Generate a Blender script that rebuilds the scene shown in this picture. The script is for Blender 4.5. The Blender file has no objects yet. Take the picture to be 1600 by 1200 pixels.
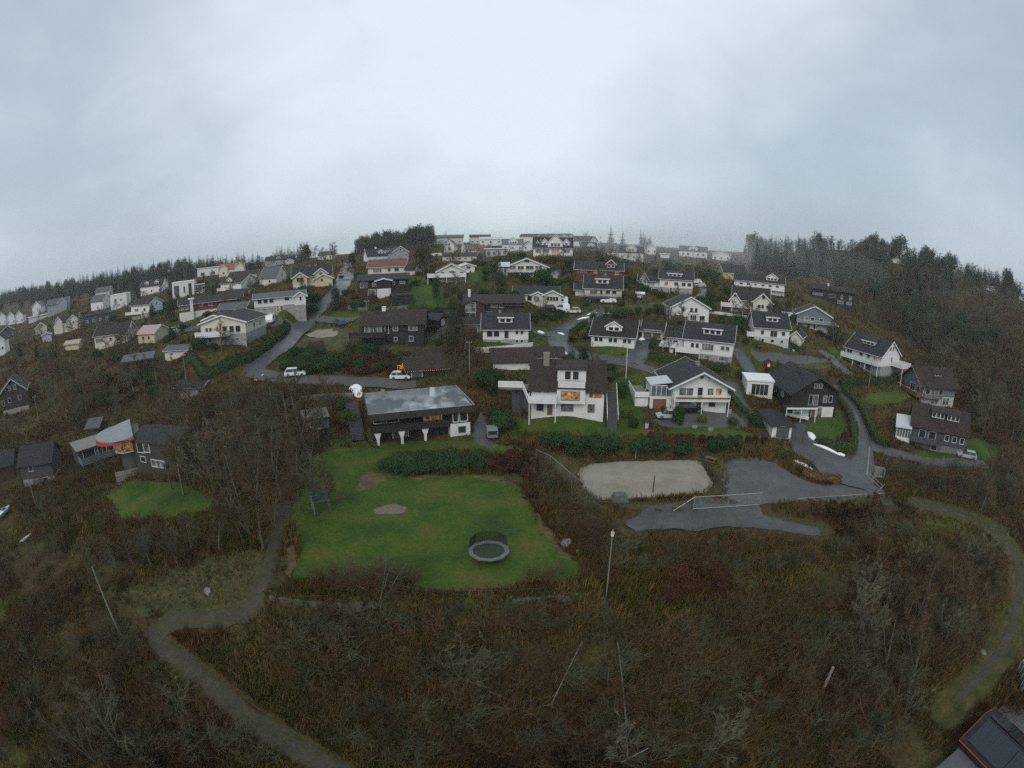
import bpy, math, random
import numpy as np
from mathutils import Vector, geometry
R = math.radians
rng = random.Random(7)
nr = np.random.RandomState(11)
SC = bpy.context.scene
COL = SC.collection
# ---------------------------------------------------------------- camera model (equisolid fisheye, as the stitched drone picture)
F, PITCH, CAMZ = 850.0, R(14.5), 30.0
CP, SP = math.cos(PITCH), math.sin(PITCH)

def pix_dir(px, py):
    dx, dy = px - 800.0, 600.0 - py
    r = math.hypot(dx, dy)
    if r < 1e-6: return (0.0, CP, -SP)
    t = 2 * math.asin(min(1, r / 2 / F)); s = math.sin(t) / r
    a, b, w = dx * s, dy * s, math.cos(t)
    return (a, b * SP + w * CP, b * CP - w * SP)

def to_pix(x, y, z):
    x = np.asarray(x, float); y = np.asarray(y, float); z = np.asarray(z, float) - CAMZ
    d = np.sqrt(x * x + y * y + z * z)
    b = y * SP + z * CP; w = np.clip((y * CP - z * SP) / d, -1, 1)
    r = 2 * F * np.sin(np.arccos(w) / 2); h = np.maximum(np.sqrt(x * x + b * b), 1e-9)
    return 800 + r * x / h, 600 - r * b / h

# ---------------------------------------------------------------- terrain
ANCH_Z = [(500,860,0),(640,900,0),(880,890,0),(640,740,0),(800,760,0),(480,720,.2),(560,700,.4),(740,700,.4),(450,905,0),(440,840,-.5),
 (650,955,-2.2),(900,945,-2),(500,950,-2.2),(800,1000,-3.6),(800,1100,-7.5),(800,1200,-10),(500,1190,-9),(340,1075,-6),(250,970,-4.5),(390,960,-2.6),
 (0,1200,-11),(100,1000,-7),(20,900,-7),(200,860,-3.5),(320,850,-2),(270,790,-2),(230,745,-2),(60,760,-5),(140,720,-3),(40,640,-1.5),(120,610,1),(205,535,8),
 (270,545,7),(220,580,4.5),(300,615,3),(400,640,2),(350,700,0),(420,760,0),(330,740,-1),(370,535,11.5),(445,484,16),(320,487,13),(390,465,17),(480,447,20),(600,460,18),(610,428,22),(615,538,10),(520,520,10.5),(462,515,10.5),
 (715,438,20.5),(790,535,9.5),(770,495,13.5),(690,500,13),(680,560,7.5),(800,575,6),(866,402,26),(810,437,20.5),(935,437,20),(930,475,15),(850,475,15),(960,540,8.5),(890,520,9.5),(985,570,6),(1095,562,7),(1075,503,12.5),(1040,455,17),
 (1180,460,17),(1170,490,14),(1205,532,9.5),(1270,514,11),(1300,470,16),(1360,575,5.5),(1230,560,6.5),(1150,590,4.5),(1250,652,0.5),(1320,600,3.5),(1440,632,1),(1450,705,-3),(1345,680,-1),(1300,700,-.8),(1070,657,1.5),(1100,690,.5),
 (1510,718,-3),(1010,750,-1),(900,720,-.6),(1190,730,-.8),(1185,792,-1.2),(1340,765,-1.4),(1150,810,-2.2),(1020,820,-2.2),(1280,830,-3),(950,830,-1.2),(1450,790,-3.5),(1580,850,-6),(1590,930,-7.5),(1540,1060,-9),(1560,1150,-10),(1400,950,-5.5),(1200,950,-4.2),(1050,950,-3.2),(1300,1100,-9),(1100,1100,-7.5),(1300,1195,-11),(1590,760,-4.5),
 (890,652,2.5),(970,655,1.5),(460,590,6),(626,596,4.6),(400,580,6.5),(550,640,2.5),(890,700,.2),(760,690,.3),(60,500,9)]
ANCH_S = [(545,408,330),(650,385,360),(800,380,370),(930,380,360),(1100,408,280),(1020,392,330),(1200,410,330),(1300,392,430),(1400,402,430),(1500,428,450),(1592,462,480),
 (1400,470,290),(1500,520,240),(1592,560,210),(1592,650,160),(1450,560,195),(1380,520,215),(1230,455,215),
 (40,474,640),(120,457,590),(200,444,560),(300,428,470),(400,420,420),(470,412,370),(330,445,290),(180,480,330),(100,485,380),(100,520,300),(50,540,230),(410,450,235),(520,412,340),(690,410,250),(760,410,255),(1000,410,260)]
pts, zs = [], []
for px, py, z in ANCH_Z:
    d = pix_dir(px, py); k = (z - CAMZ) / d[2]; pts.append((d[0]*k, d[1]*k)); zs.append(z)
for px, py, s in ANCH_S:
    d = pix_dir(px, py); pts.append((d[0]*s, d[1]*s)); zs.append(CAMZ + d[2]*s)
def pol(a, r): return (r*math.sin(R(a)), r*math.cos(R(a)))
for a in range(-60, 61, 12):
    pts.append(pol(a, 900)); zs.append(22); pts.append(pol(a, 1600)); zs.append(12)
for a in (-75, 75): pts += [pol(a, 150), pol(a, 400), pol(a, 900), pol(a, 1600)]; zs += [-6, 5, 15, 12]
for a in (-110, 110, 150, -150, 180): pts += [pol(a, 60), pol(a, 200), pol(a, 700), pol(a, 1600)]; zs += [-14, -20, -20, -20]
pts += [(0, 12), (0, -15)]; zs += [-12, -13]
pts = np.array(pts); zs = np.array(zs, float)
def warp(x, y):
    r = np.hypot(x, y); g = np.log1p(r / 30.0) / np.maximum(r, 1e-6)
    return np.stack([x * g, y * g], -1)
def phi(d): return np.where(d > 1e-9, d * d * np.log(np.maximum(d, 1e-9)), 0.0)
_A = warp(pts[:, 0], pts[:, 1]); _n = len(_A)
_D = np.linalg.norm(_A[:, None] - _A[None], axis=-1)
_M = np.zeros((_n + 3, _n + 3)); _M[:_n, :_n] = phi(_D) + np.eye(_n) * 0.0012
_Pm = np.c_[np.ones(_n), _A]; _M[:_n, _n:] = _Pm; _M[_n:, :_n] = _Pm.T
_W = np.linalg.solve(_M, np.r_[zs, 0, 0, 0])
def rbf(x, y):
    q = warp(np.ravel(x), np.ravel(y)); out = np.empty(len(q))
    for i in range(0, len(q), 20000):
        qq = q[i:i+20000]; d = np.linalg.norm(qq[:, None] - _A[None], axis=-1)
        out[i:i+20000] = phi(d) @ _W[:_n] + _W[_n] + qq @ _W[_n+1:]
    return out.reshape(np.shape(x))
def poly_sd(poly, x, y):          # signed distance, inside positive
    p = np.asarray(poly, float); best = np.full(np.shape(x), 1e9); ins = np.zeros(np.shape(x), bool)
    for i in range(len(p)):
        a, b = p[i], p[(i+1) % len(p)]; ab = b - a
        t = np.clip(((x-a[0])*ab[0] + (y-a[1])*ab[1]) / max(ab @ ab, 1e-9), 0, 1)
        best = np.minimum(best, np.hypot(x-a[0]-t*ab[0], y-a[1]-t*ab[1]))
        c = ((a[1] > y) != (b[1] > y)) & (x < (b[0]-a[0])*(y-a[1])/((b[1]-a[1]) or 1e-9) + a[0]); ins ^= c
    return np.where(ins, best, -best)
def flat_pt(px, py, z):
    d = pix_dir(px, py); k = (z - CAMZ) / d[2]; return (d[0]*k, d[1]*k)
# level pads: (pixel outline, height, blend in metres)
PADS = [([(420,926),(560,932),(700,934),(860,930),(935,922),(880,850),(830,770),(800,735),(560,735),(480,745),(455,800)], 0.0, 1.0),
        ([(870,790),(905,718),(1100,715),(1150,780),(1080,790),(940,795)], -0.9, 1.5),
        ([(1130,722),(1210,722),(1260,755),(1370,768),(1190,790),(1140,770)], -1.0, 1.5)]
PADS += [([(304,546),(350,541),(396,533),(432,512),(400,508),(330,516)], 11.4, 5.0)]
PADW = [([flat_pt(a, b, z) for a, b in pl], z, bl) for pl, z, bl in PADS]
def vnoise(x, y, s, seed):
    x = np.asarray(x) / s; y = np.asarray(y) / s
    xi = np.floor(x).astype(np.int64); yi = np.floor(y).astype(np.int64); fx = x - xi; fy = y - yi
    fx = fx*fx*(3-2*fx); fy = fy*fy*(3-2*fy)
    def h(a, b):
        v = np.sin(a*127.1 + b*311.7 + seed*74.7) * 43758.5453
        return v - np.floor(v)
    return (h(xi, yi)*(1-fx) + h(xi+1, yi)*fx)*(1-fy) + (h(xi, yi+1)*(1-fx) + h(xi+1, yi+1)*fx)*fy - .5
def H_exact(x, y):
    z = rbf(x, y); r = np.hypot(x, y)
    z = z + vnoise(x, y, 9, 1)*.35 + vnoise(x, y, 3.1, 2)*.18*(r < 220) + vnoise(x, y, 45, 3)*np.clip(r/150-.6, 0, 2)
    for pl, zz, bl in PADW:
        w = np.clip(poly_sd(pl, x, y) / bl + 1, 0, 1); w = w*w*(3-2*w); z = z*(1-w) + zz*w
    return z
# polar grid of the ground sheet
RADII = np.concatenate([[0.0], np.exp(np.linspace(math.log(6), math.log(2600), 470))])
AZ = np.concatenate([np.arange(-92, 92, .3), np.arange(92, 268, 2.0)]); AZ = np.append(AZ, 268.0)
_gr, _ga = np.meshgrid(RADII, np.radians(AZ), indexing='ij')
GX, GY = _gr*np.sin(_ga), _gr*np.cos(_ga)
GZ = H_exact(GX, GY); GZ[0, :] = GZ[0, 0]; GZ[:, -1] = GZ[:, 0]
_LR = np.log(np.maximum(RADII, 1e-3))
def H(x, y):
    x = np.asarray(x, float); y = np.asarray(y, float); r = np.hypot(x, y)
    a = np.degrees(np.arctan2(x, y)); a = np.where(a < -92, a + 360, a)
    i = np.clip(np.searchsorted(RADII, r) - 1, 0, len(RADII)-2); j = np.clip(np.searchsorted(AZ, a) - 1, 0, len(AZ)-2)
    fr = np.clip((r - RADII[i]) / (RADII[i+1] - RADII[i]), 0, 1); fa = np.clip((a - AZ[j]) / (AZ[j+1] - AZ[j]), 0, 1)
    return (GZ[i, j]*(1-fa) + GZ[i, j+1]*fa)*(1-fr) + (GZ[i+1, j]*(1-fa) + GZ[i+1, j+1]*fa)*fr
_MS = np.exp(np.linspace(math.log(15), math.log(1500), 5000))
def G(px, py):                    # the point of the ground that a pixel looks at
    d = np.array(pix_dir(px, py)); X = _MS*d[0]; Y = _MS*d[1]; Z = CAMZ + _MS*d[2]
    below = Z < H(X, Y)
    if not below.any(): i = len(_MS)-1
    else: i = int(np.argmax(below))
    s = _MS[i]
    if i:
        a, b = _MS[i-1], _MS[i]
        for _ in range(12):
            m = (a+b)/2
            if CAMZ + m*d[2] < float(H(m*d[0], m*d[1])): b = m
            else: a = m
        s = b
    x, y = s*d[0], s*d[1]
    return x, y, float(H(x, y)), s
# ---------------------------------------------------------------- objects
def tag(o, label=None, cat=None, group=None, kind=None):
    if label: o['label'] = label
    if cat: o['category'] = cat
    if group: o['group'] = group
    if kind: o['kind'] = kind
    return o
def empty(name, loc=(0, 0, 0), rz=0, label=None, cat=None, group=None):
    o = bpy.data.objects.new(name, None); COL.objects.link(o); o.empty_display_size = .3
    o.location = loc; o.rotation_euler = (0, 0, rz)
    return tag(o, label, cat, group)
def link(name, me, parent=None, loc=None, rot=None):
    o = bpy.data.objects.new(name, me); COL.objects.link(o)
    if parent: o.parent = parent
    if loc is not None: o.location = loc
    if rot is not None: o.rotation_euler = rot
    return o
def mesh_np(name, V, Fc, mats, smooth=False, mi=None):
    V = np.asarray(V, np.float32); Fc = np.asarray(Fc, np.int32); k = Fc.shape[1]
    me = bpy.data.meshes.new(name); me.vertices.add(len(V)); me.vertices.foreach_set('co', V.ravel())
    me.loops.add(Fc.size); me.loops.foreach_set('vertex_index', Fc.ravel())
    me.polygons.add(len(Fc)); me.polygons.foreach_set('loop_start', np.arange(0, Fc.size, k, dtype=np.int32))
    me.polygons.foreach_set('loop_total', np.full(len(Fc), k, np.int32))
    if smooth: me.polygons.foreach_set('use_smooth', np.ones(len(Fc), bool))
    for m in (mats if isinstance(mats, (list, tuple)) else [mats]): me.materials.append(m)
    if mi is not None: me.polygons.foreach_set('material_index', np.asarray(mi, np.int32))
    me.update(calc_edges=True); me.validate()
    return me
class MB:
    def __init__(s): s.v = []; s.f = []; s.mi = []; s.m = 0
    def face(s, *ids): s.f.append(ids); s.mi.append(s.m)
    def hexa(s, c):               # 8 corners: bottom ring then top ring
        b = len(s.v); s.v += [tuple(p) for p in c]
        for q in ((3,2,1,0),(4,5,6,7),(0,1,5,4),(1,2,6,5),(2,3,7,6),(3,0,4,7)): s.face(*[b+i for i in q])
    def box(s, x0, x1, y0, y1, z0, z1):
        s.hexa([(x0,y0,z0),(x1,y0,z0),(x1,y1,z0),(x0,y1,z0),(x0,y0,z1),(x1,y0,z1),(x1,y1,z1),(x0,y1,z1)])
    def prism(s, prof, axis, a, b):  # convex profile swept along x or y; profile in the other horizontal axis and z
        n = len(prof); k = len(s.v)
        for t in (a, b): s.v += [((t, p, z) if axis == 'x' else (p, t, z)) for p, z in prof]
        s.face(*range(k, k+n)); s.face(*range(k+2*n-1, k+n-1, -1))
        for i in range(n): j = (i+1) % n; s.face(k+i, k+n+i, k+n+j, k+j)
    def chevron(s, prof, thick, axis, a, b):  # bent strip (list of top points) with vertical thickness, swept
        for (p0, z0), (p1, z1) in zip(prof[:-1], prof[1:]):
            k = len(s.v)
            for t in (a, b):
                for p, z in ((p0, z0), (p1, z1), (p1, z1-thick), (p0, z0-thick)): s.v.append((t, p, z) if axis == 'x' else (p, t, z))
            s.face(k,k+1,k+2,k+3); s.face(k+7,k+6,k+5,k+4)
            s.face(k,k+4,k+5,k+1); s.face(k+3,k+2,k+6,k+7)
            if (p0, z0) == tuple(prof[0]): s.face(k,k+3,k+7,k+4)
            if (p1, z1) == tuple(prof[-1]): s.face(k+1,k+5,k+6,k+2)
    def tube(s, p0, p1, r0, r1=None, n=6):
        r1 = r0 if r1 is None else r1; p0 = Vector(p0); p1 = Vector(p1); d = p1 - p0
        if d.length < 1e-6: return
        d.normalize(); u = d.orthogonal().normalized(); w = d.cross(u); k = len(s.v)
        for p, r in ((p0, r0), (p1, r1)):
            for i in range(n):
                a = 2*math.pi*i/n; s.v.append(tuple(p + u*(r*math.cos(a)) + w*(r*math.sin(a))))
        for i in range(n): j = (i+1) % n; s.face(k+i, k+j, k+n+j, k+n+i)
        s.face(*range(k+n-1, k-1, -1)); s.face(*range(k+n, k+2*n))
    def path(s, ps, r, n=5):
        for a, b in zip(ps[:-1], ps[1:]): s.tube(a, b, r, r, n)
    def cyl(s, c, axis, r, h, n=16):
        a = Vector(axis).normalized()*h/2; s.tube(Vector(c)-a, Vector(c)+a, r, r, n)
    def mesh(s, name, mats, smooth=False):
        me = bpy.data.meshes.new(name); me.from_pydata(s.v, [], s.f)
        for m in (mats if isinstance(mats, (list, tuple)) else [mats]): me.materials.append(m)
        me.polygons.foreach_set('material_index', s.mi)
        if smooth: me.polygons.foreach_set('use_smooth', [True]*len(s.f))
        me.update(); return me
    def build(s, name, mats, parent=None, smooth=False, bevel=0, loc=None, rot=None):
        if not s.f: return None
        o = link(name, s.mesh(name, mats, smooth), parent, loc, rot)
        if bevel:
            b = o.modifiers.new('b', 'BEVEL'); b.width = bevel; b.segments = 2; b.limit_method = 'ANGLE'
        return o
def recalc(o):
    import bmesh
    bm = bmesh.new(); bm.from_mesh(o.data); bmesh.ops.recalc_face_normals(bm, faces=bm.faces); bm.to_mesh(o.data); bm.free(); return o
# ---------------------------------------------------------------- materials
def lin(c):
    if isinstance(c, (int, float)): c = (c, c, c)
    return (c[0], c[1], c[2], 1)
MATS = {}
def mat(name, col, rough=.8, col2=None, scale=3.0, detail=4, bump=0.0, bscale=None, spec=.3, metal=0, stretch=None, coords='Object', wave=None, emit=None, estr=0, rough2=None, lo=.35, hi=.65, col3=None, rand=0):
    if name in MATS: return MATS[name]
    m = bpy.data.materials.new(name); m.use_nodes = True; nt = m.node_tree; N = nt.nodes; L = nt.links
    b = N['Principled BSDF']; b.inputs['Base Color'].default_value = lin(col); b.inputs['Roughness'].default_value = rough
    b.inputs['Specular IOR Level'].default_value = spec; b.inputs['Metallic'].default_value = metal
    tc = N.new('ShaderNodeTexCoord'); vec = tc.outputs[coords]
    if stretch:
        mp = N.new('ShaderNodeMapping'); mp.inputs['Scale'].default_value = stretch; L.new(vec, mp.inputs[0]); vec = mp.outputs[0]
    last = None
    if col2 is not None:
        n = N.new('ShaderNodeTexNoise'); n.inputs['Scale'].default_value = scale; n.inputs['Detail'].default_value = detail; n.inputs['Roughness'].default_value = .65
        L.new(vec, n.inputs['Vector'])
        r = N.new('ShaderNodeValToRGB'); r.color_ramp.elements[0].position = lo; r.color_ramp.elements[1].position = hi
        r.color_ramp.elements[0].color = lin(col); r.color_ramp.elements[1].color = lin(col2)
        if col3 is not None:
            e = r.color_ramp.elements.new((lo+hi)/2); e.color = lin(col3)
        L.new(n.outputs['Fac'], r.inputs[0]); last = r.outputs[0]
        if rough2 is not None:
            mr = N.new('ShaderNodeMapRange'); mr.inputs[1].default_value = lo; mr.inputs[2].default_value = hi; mr.inputs[3].default_value = rough; mr.inputs[4].default_value = rough2
            L.new(n.outputs['Fac'], mr.inputs[0]); L.new(mr.outputs[0], b.inputs['Roughness'])
    if rand:
        oi = N.new('ShaderNodeObjectInfo'); hs = N.new('ShaderNodeHueSaturation'); hs.inputs['Color'].default_value = lin(col)
        mr = N.new('ShaderNodeMapRange'); mr.inputs[3].default_value = 1-rand; mr.inputs[4].default_value = 1+rand
        L.new(oi.outputs['Random'], mr.inputs[0]); L.new(mr.outputs[0], hs.inputs['Value'])
        if last: L.new(last, hs.inputs['Color'])
        last = hs.outputs[0]
    if wave:
        w = N.new('ShaderNodeTexWave'); w.bands_direction = wave[0]; w.inputs['Scale'].default_value = wave[1]; w.inputs['Distortion'].default_value = wave[3] if len(wave) > 3 else .3
        w.inputs['Detail'].default_value = 1; L.new(tc.outputs[coords], w.inputs['Vector'])
        bp = N.new('ShaderNodeBump'); bp.inputs['Strength'].default_value = wave[2]; bp.inputs['Distance'].default_value = .05
        L.new(w.outputs['Fac'], bp.inputs['Height']); L.new(bp.outputs[0], b.inputs['Normal'])
    if bump:
        n2 = N.new('ShaderNodeTexNoise'); n2.inputs['Scale'].default_value = bscale or scale*4; n2.inputs['Detail'].default_value = 3; L.new(vec, n2.inputs['Vector'])
        bp = N.new('ShaderNodeBump'); bp.inputs['Strength'].default_value = bump; bp.inputs['Distance'].default_value = .1
        L.new(n2.outputs['Fac'], bp.inputs['Height']); L.new(bp.outputs[0], b.inputs['Normal'])
    if last: L.new(last, b.inputs['Base Color'])
    if emit is not None and last: L.new(last, b.inputs['Emission Color'])
    if emit is not None:
        b.inputs['Emission Color'].default_value = lin(emit); b.inputs['Emission Strength'].default_value = estr
    MATS[name] = m; return m
def wallmat(name, col, col2, board=None):
    return mat(name, col, .7, col2, .5, 5, wave=board and (board, 1.5, .6, 0), lo=.3, hi=.75)
M = dict(
 white=wallmat('white_boards', (.74,.75,.75), (.62,.63,.62), 'X'), cream=wallmat('cream_boards', (.68,.65,.55), (.57,.54,.45), 'X'),
 yellow=wallmat('pale_yellow_boards', (.62,.56,.36), (.52,.46,.3), 'X'), grey=wallmat('grey_boards', (.33,.34,.35), (.25,.26,.27), 'X'),
 lgrey=wallmat('light_grey_boards', (.52,.54,.55), (.44,.46,.47), 'X'), black=wallmat('black_stained_boards', (.018,.017,.017), (.035,.032,.03), 'X'),
 dbrown=wallmat('dark_brown_boards', (.045,.03,.025), (.07,.05,.04), 'X'), red=wallmat('red_boards', (.2,.035,.03), (.14,.028,.025), 'X'),
 teal=wallmat('teal_boards', (.025,.06,.07), (.04,.085,.095), 'X'), dtaupe=wallmat('dark_taupe_boards', (.042,.04,.036), (.065,.062,.055), 'X'), dgrey=wallmat('dark_grey_boards', (.06,.065,.07), (.09,.095,.1), 'X'),
 bluegrey=wallmat('blue_grey_boards', (.17,.2,.22), (.13,.155,.17), 'X'), ochre=wallmat('ochre_boards', (.5,.38,.14), (.42,.3,.1), 'X'),
 oldcon=mat('old_mossy_concrete', (.055,.06,.05), .9, (.14,.14,.125), 1.2, 6, .4, 8, lo=.4, hi=.7),
 concrete=mat('concrete', (.36,.36,.35), .85, (.24,.24,.235), 1.2, 6, .2, 20), stone=mat('stone_blocks', (.12,.115,.11), .9, (.24,.23,.21), 2.5, 6, .6, 5),
 plaster=mat('white_plaster', (.72,.73,.73), .8, (.55,.56,.55), .6, 6, .1, 15),
 r_dark=mat('dark_roof_tiles', (.02,.021,.023), .7, (.036,.036,.038), 1.3, 6, wave=('Z', 1.0, 1.0, .15), spec=.2),
 r_black=mat('black_roof_tiles', (.013,.013,.014), .65, (.025,.025,.025), 1.5, 6, wave=('Z', 1.0, 1.0, .15), spec=.2),
 r_brown=mat('brown_roof_tiles', (.026,.019,.017), .72, (.046,.034,.03), 1.4, 6, wave=('Z', 1.0, 1.0, .15), spec=.18),
 r_grey=mat('grey_roof_tiles', (.06,.065,.07), .6, (.09,.095,.1), 1.2, 6, wave=('Z', 1.0, 1.0, .15), spec=.4),
 r_red=mat('red_roof_tiles', (.12,.045,.035), .65, (.17,.07,.05), 1.4, 6, wave=('Z', 1.0, 1.0, .15)),
 r_orange=mat('orange_roof_tiles', (.28,.1,.05), .65, (.2,.07,.04), 1.4, 6, wave=('Z', 1.0, 1.0, .15)),
 r_pink=mat('pale_pink_roof_sheet', (.45,.32,.31), .55, (.38,.27,.26), 1.4, 6, wave=('X', 3.2, .3, 0)),
 r_wet=mat('wet_felt_painted_sheen', (.07,.078,.086), .38, (.36,.385,.41), .11, 4, spec=.8, metal=.45, rough2=.07, lo=.44, hi=.56, stretch=(1, .6, 1)),  # pale patches paint the sky's reflection into the colour of the wet felt
 r_light=mat('light_metal_roof', (.5,.52,.54), .35, (.42,.44,.46), .8, 3, spec=.5),
 r_white=mat('white_roof_sheet', (.78,.79,.8), .5, (.68,.7,.71), .8, 3),
 trim=mat('white_trim', (.76,.77,.77), .55, (.66,.67,.67), 1.0, 3), dtrim=mat('dark_trim', (.03,.028,.027), .6, (.05,.045,.04), 2, 3),
 redtrim=mat('red_trim', (.42,.07,.045), .5, (.33,.055,.04), 2, 3), brownwood=mat('brown_wood', (.13,.075,.045), .7, (.19,.115,.07), 2, 5, stretch=(1,1,4)),
 greywood=mat('weathered_wood', (.16,.15,.135), .85, (.25,.235,.21), 3, 5, stretch=(1,1,5)), deck=mat('deck_boards', (.14,.12,.105), .7, (.2,.18,.16), 2, 4, wave=('X', 3, .4, 0)),
 glass=mat('window_glass', (.018,.022,.026), .06, (.04,.046,.05), .35, 2, spec=.7), curtain=mat('curtained_glass', (.22,.23,.23), .25, (.05,.055,.06), .9, 3, spec=.6, lo=.4, hi=.6),
 lit=mat('lit_window', (.03,.018,.01), .15, (.75,.4,.15), 1.7, 4, emit=(1,.5,.2), estr=.2, lo=.36, hi=.68), cglass=mat('conservatory_glass', (.10,.12,.13), .05, (.2,.22,.23), .5, 3, spec=.8),
 gdoor=mat('garage_door', (.62,.63,.63), .6, (.55,.56,.56), 1, 3, wave=('Z', 2.2, .4, 0)), ddoor=mat('dark_door_or_shaded_bay', (.07,.075,.08), .5, (.1,.105,.11), 1, 3, wave=('Z', 2.2, .4, 0)),  # the dark one also paints the shade inside open bays
 bdoor=mat('brown_garage_door', (.17,.065,.035), .5, (.22,.09,.05), 1, 4, wave=('Z', 1.6, .7, 0)), brick=mat('chimney_masonry', (.17,.15,.14), .85, (.27,.25,.23), 4, 5, .3, 14),
 metal=mat('galvanised_metal', (.42,.43,.44), .45, (.33,.34,.35), 4, 4, metal=.6), dmetal=mat('dark_metal', (.05,.052,.055), .5, (.08,.08,.085), 4, 4, metal=.4),
 bulb=mat('warm_bulb', (1,.5,.15), .4, emit=(1,.36,.06), estr=.8), lamp=mat('lamp_glow', (1,.8,.5), .4, emit=(1,.62,.28), estr=2.0),
 snow=mat('snow', (.9,.91,.93), .6, (.8,.82,.86), 1.5, 5, .3, 5), pole=mat('pole_wood', (.17,.16,.14), .85, (.25,.235,.2), 2, 5, stretch=(3,3,.6)),
)
# ---------------------------------------------------------------- ground sheet, camera, light, air
def ground():
    nrr, na = GX.shape[0], GX.shape[1]-1
    X = GX[1:, :na]; Y = GY[1:, :na]; Z = GZ[1:, :na]
    V = np.stack([X, Y, Z], -1).reshape(-1, 3); V = np.vstack([V, [[0, 0, GZ[0, 0]]]])
    i, j = np.meshgrid(np.arange(nrr-2), np.arange(na), indexing='ij'); j2 = (j+1) % na
    q = np.stack([i*na+j, i*na+j2, (i+1)*na+j2, (i+1)*na+j], -1).reshape(-1, 4)[:, ::-1]
    c = len(V)-1; k = np.arange(na)
    q = np.vstack([q, np.stack([np.full(na, c), (k+1) % na, k, k], -1)]) if False else q
    me = mesh_np('ground', V[:-1], q, GROUND_MAT(), smooth=True)
    x, y = V[:-1, 0], V[:-1, 1]; px, py = to_pix(x, y, V[:-1, 2]); r = np.hypot(x, y)
    g = np.zeros(len(x))                       # how grassy (1) or heathy (0) the ground cover is
    for bx, by, sx, sy, w in GREEN: g = np.maximum(g, w*np.exp(-((px-bx)/sx)**2 - ((py-by)/sy)**2))
    a = me.attributes.new('grassy', 'FLOAT', 'POINT'); a.data.foreach_set('value', g.astype(np.float32))
    o = link('ground', me); tag(o, kind='structure'); return o
GREEN = [(750,510,420,100,.5),(1150,550,200,90,.5),(330,510,220,70,.42),(1200,900,160,90,.34),(1100,1020,120,60,.22),(880,1010,80,40,.25),(300,900,120,50,.25),(640,560,60,18,.35),(500,590,90,20,.3),(800,560,60,20,.45),(930,640,120,40,.8),(1000,600,60,30,.75),(1100,670,90,20,.6),(1250,700,60,30,.5),(960,545,60,20,.7),(700,470,70,25,.7),(690,520,70,20,.45),(900,470,80,30,.35),
 (480,500,60,18,.7),(1000,480,80,20,.5),(1200,560,60,16,.6),(1230,480,60,18,.5),(1430,610,70,25,.55),(1480,700,70,25,.6),(1320,560,40,20,.6),(250,580,90,22,.35),(360,560,90,20,.45),(620,440,90,20,.6),(760,445,60,20,.6),(330,470,80,20,.4),
 (480,430,70,20,.45),(880,420,90,20,.35),(1100,440,80,15,.35),(560,690,80,30,.6),(760,680,70,20,.6),(1000,720,120,25,.35),(270,780,70,28,.6),(180,520,90,25,.3),(120,650,60,40,.25),(1480,820,100,14,.55),(1560,980,30,90,.5),(1100,870,60,20,.25),(1350,830,60,18,.45),(1230,930,50,30,.35),(1060,900,40,20,.2),(330,880,60,20,.3),(500,1130,60,30,.2),(1500,1090,60,40,.5),(440,960,60,18,.25)]
def GROUND_MAT():
    m = bpy.data.materials.new('ground_cover'); m.use_nodes = True; nt = m.node_tree; N = nt.nodes; L = nt.links; b = N['Principled BSDF']
    b.inputs['Roughness'].default_value = .95; b.inputs['Specular IOR Level'].default_value = .1
    tc = N.new('ShaderNodeTexCoord')
    def noise(s, d=5, dist=0):
        n = N.new('ShaderNodeTexNoise'); n.inputs['Scale'].default_value = s; n.inputs['Detail'].default_value = d; n.inputs['Roughness'].default_value = .68; n.inputs['Distortion'].default_value = dist
        L.new(tc.outputs['Object'], n.inputs['Vector']); return n.outputs['Fac']
    def ramp(f, st):
        r = N.new('ShaderNodeValToRGB'); e = r.color_ramp.elements
        while len(e) < len(st): e.new(.5)
        for k, (p, c) in enumerate(st): e[k].position = p; e[k].color = lin(c)
        L.new(f, r.inputs[0]); return r.outputs[0]
    heath = ramp(noise(.16, 7, .6), [(.28, (.024,.018,.009)), (.42, (.06,.038,.017)), (.53, (.075,.056,.024)), (.62, (.062,.066,.022)), (.75, (.125,.092,.042))])
    green = ramp(noise(.12, 7), [(.3, (.04,.06,.016)), (.5, (.06,.09,.022)), (.7, (.085,.095,.03))])
    at = N.new('ShaderNodeAttribute'); at.attribute_name = 'grassy'
    ma = N.new('ShaderNodeMath'); ma.operation = 'MULTIPLY_ADD'; ma.inputs[1].default_value = 1.6; L.new(noise(.5, 5), ma.inputs[0]); ma.inputs[2].default_value = -.8
    ad = N.new('ShaderNodeMath'); ad.operation = 'ADD'; L.new(at.outputs['Fac'], ad.inputs[0]); L.new(ma.outputs[0], ad.inputs[1])
    st = N.new('ShaderNodeMapRange'); st.interpolation_type = 'SMOOTHSTEP'; st.inputs[1].default_value = .2; st.inputs[2].default_value = .65; L.new(ad.outputs[0], st.inputs[0])
    mx = N.new('ShaderNodeMix'); mx.data_type = 'RGBA'; L.new(st.outputs[0], mx.inputs[0]); L.new(heath, mx.inputs[6]); L.new(green, mx.inputs[7])
    fine = N.new('ShaderNodeMapRange'); L.new(noise(2.2, 6), fine.inputs[0]); fine.inputs[1].default_value = .3; fine.inputs[2].default_value = .7; fine.inputs[3].default_value = .55; fine.inputs[4].default_value = 1.45
    mu = N.new('ShaderNodeVectorMath'); mu.operation = 'SCALE'; L.new(mx.outputs[2], mu.inputs[0]); L.new(fine.outputs[0], mu.inputs['Scale']); L.new(mu.outputs[0], b.inputs['Base Color'])
    bp = N.new('ShaderNodeBump'); bp.inputs['Strength'].default_value = .9; bp.inputs['Distance'].default_value = .5; L.new(noise(1.3, 6), bp.inputs['Height']); L.new(bp.outputs[0], b.inputs['Normal'])
    return m
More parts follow.
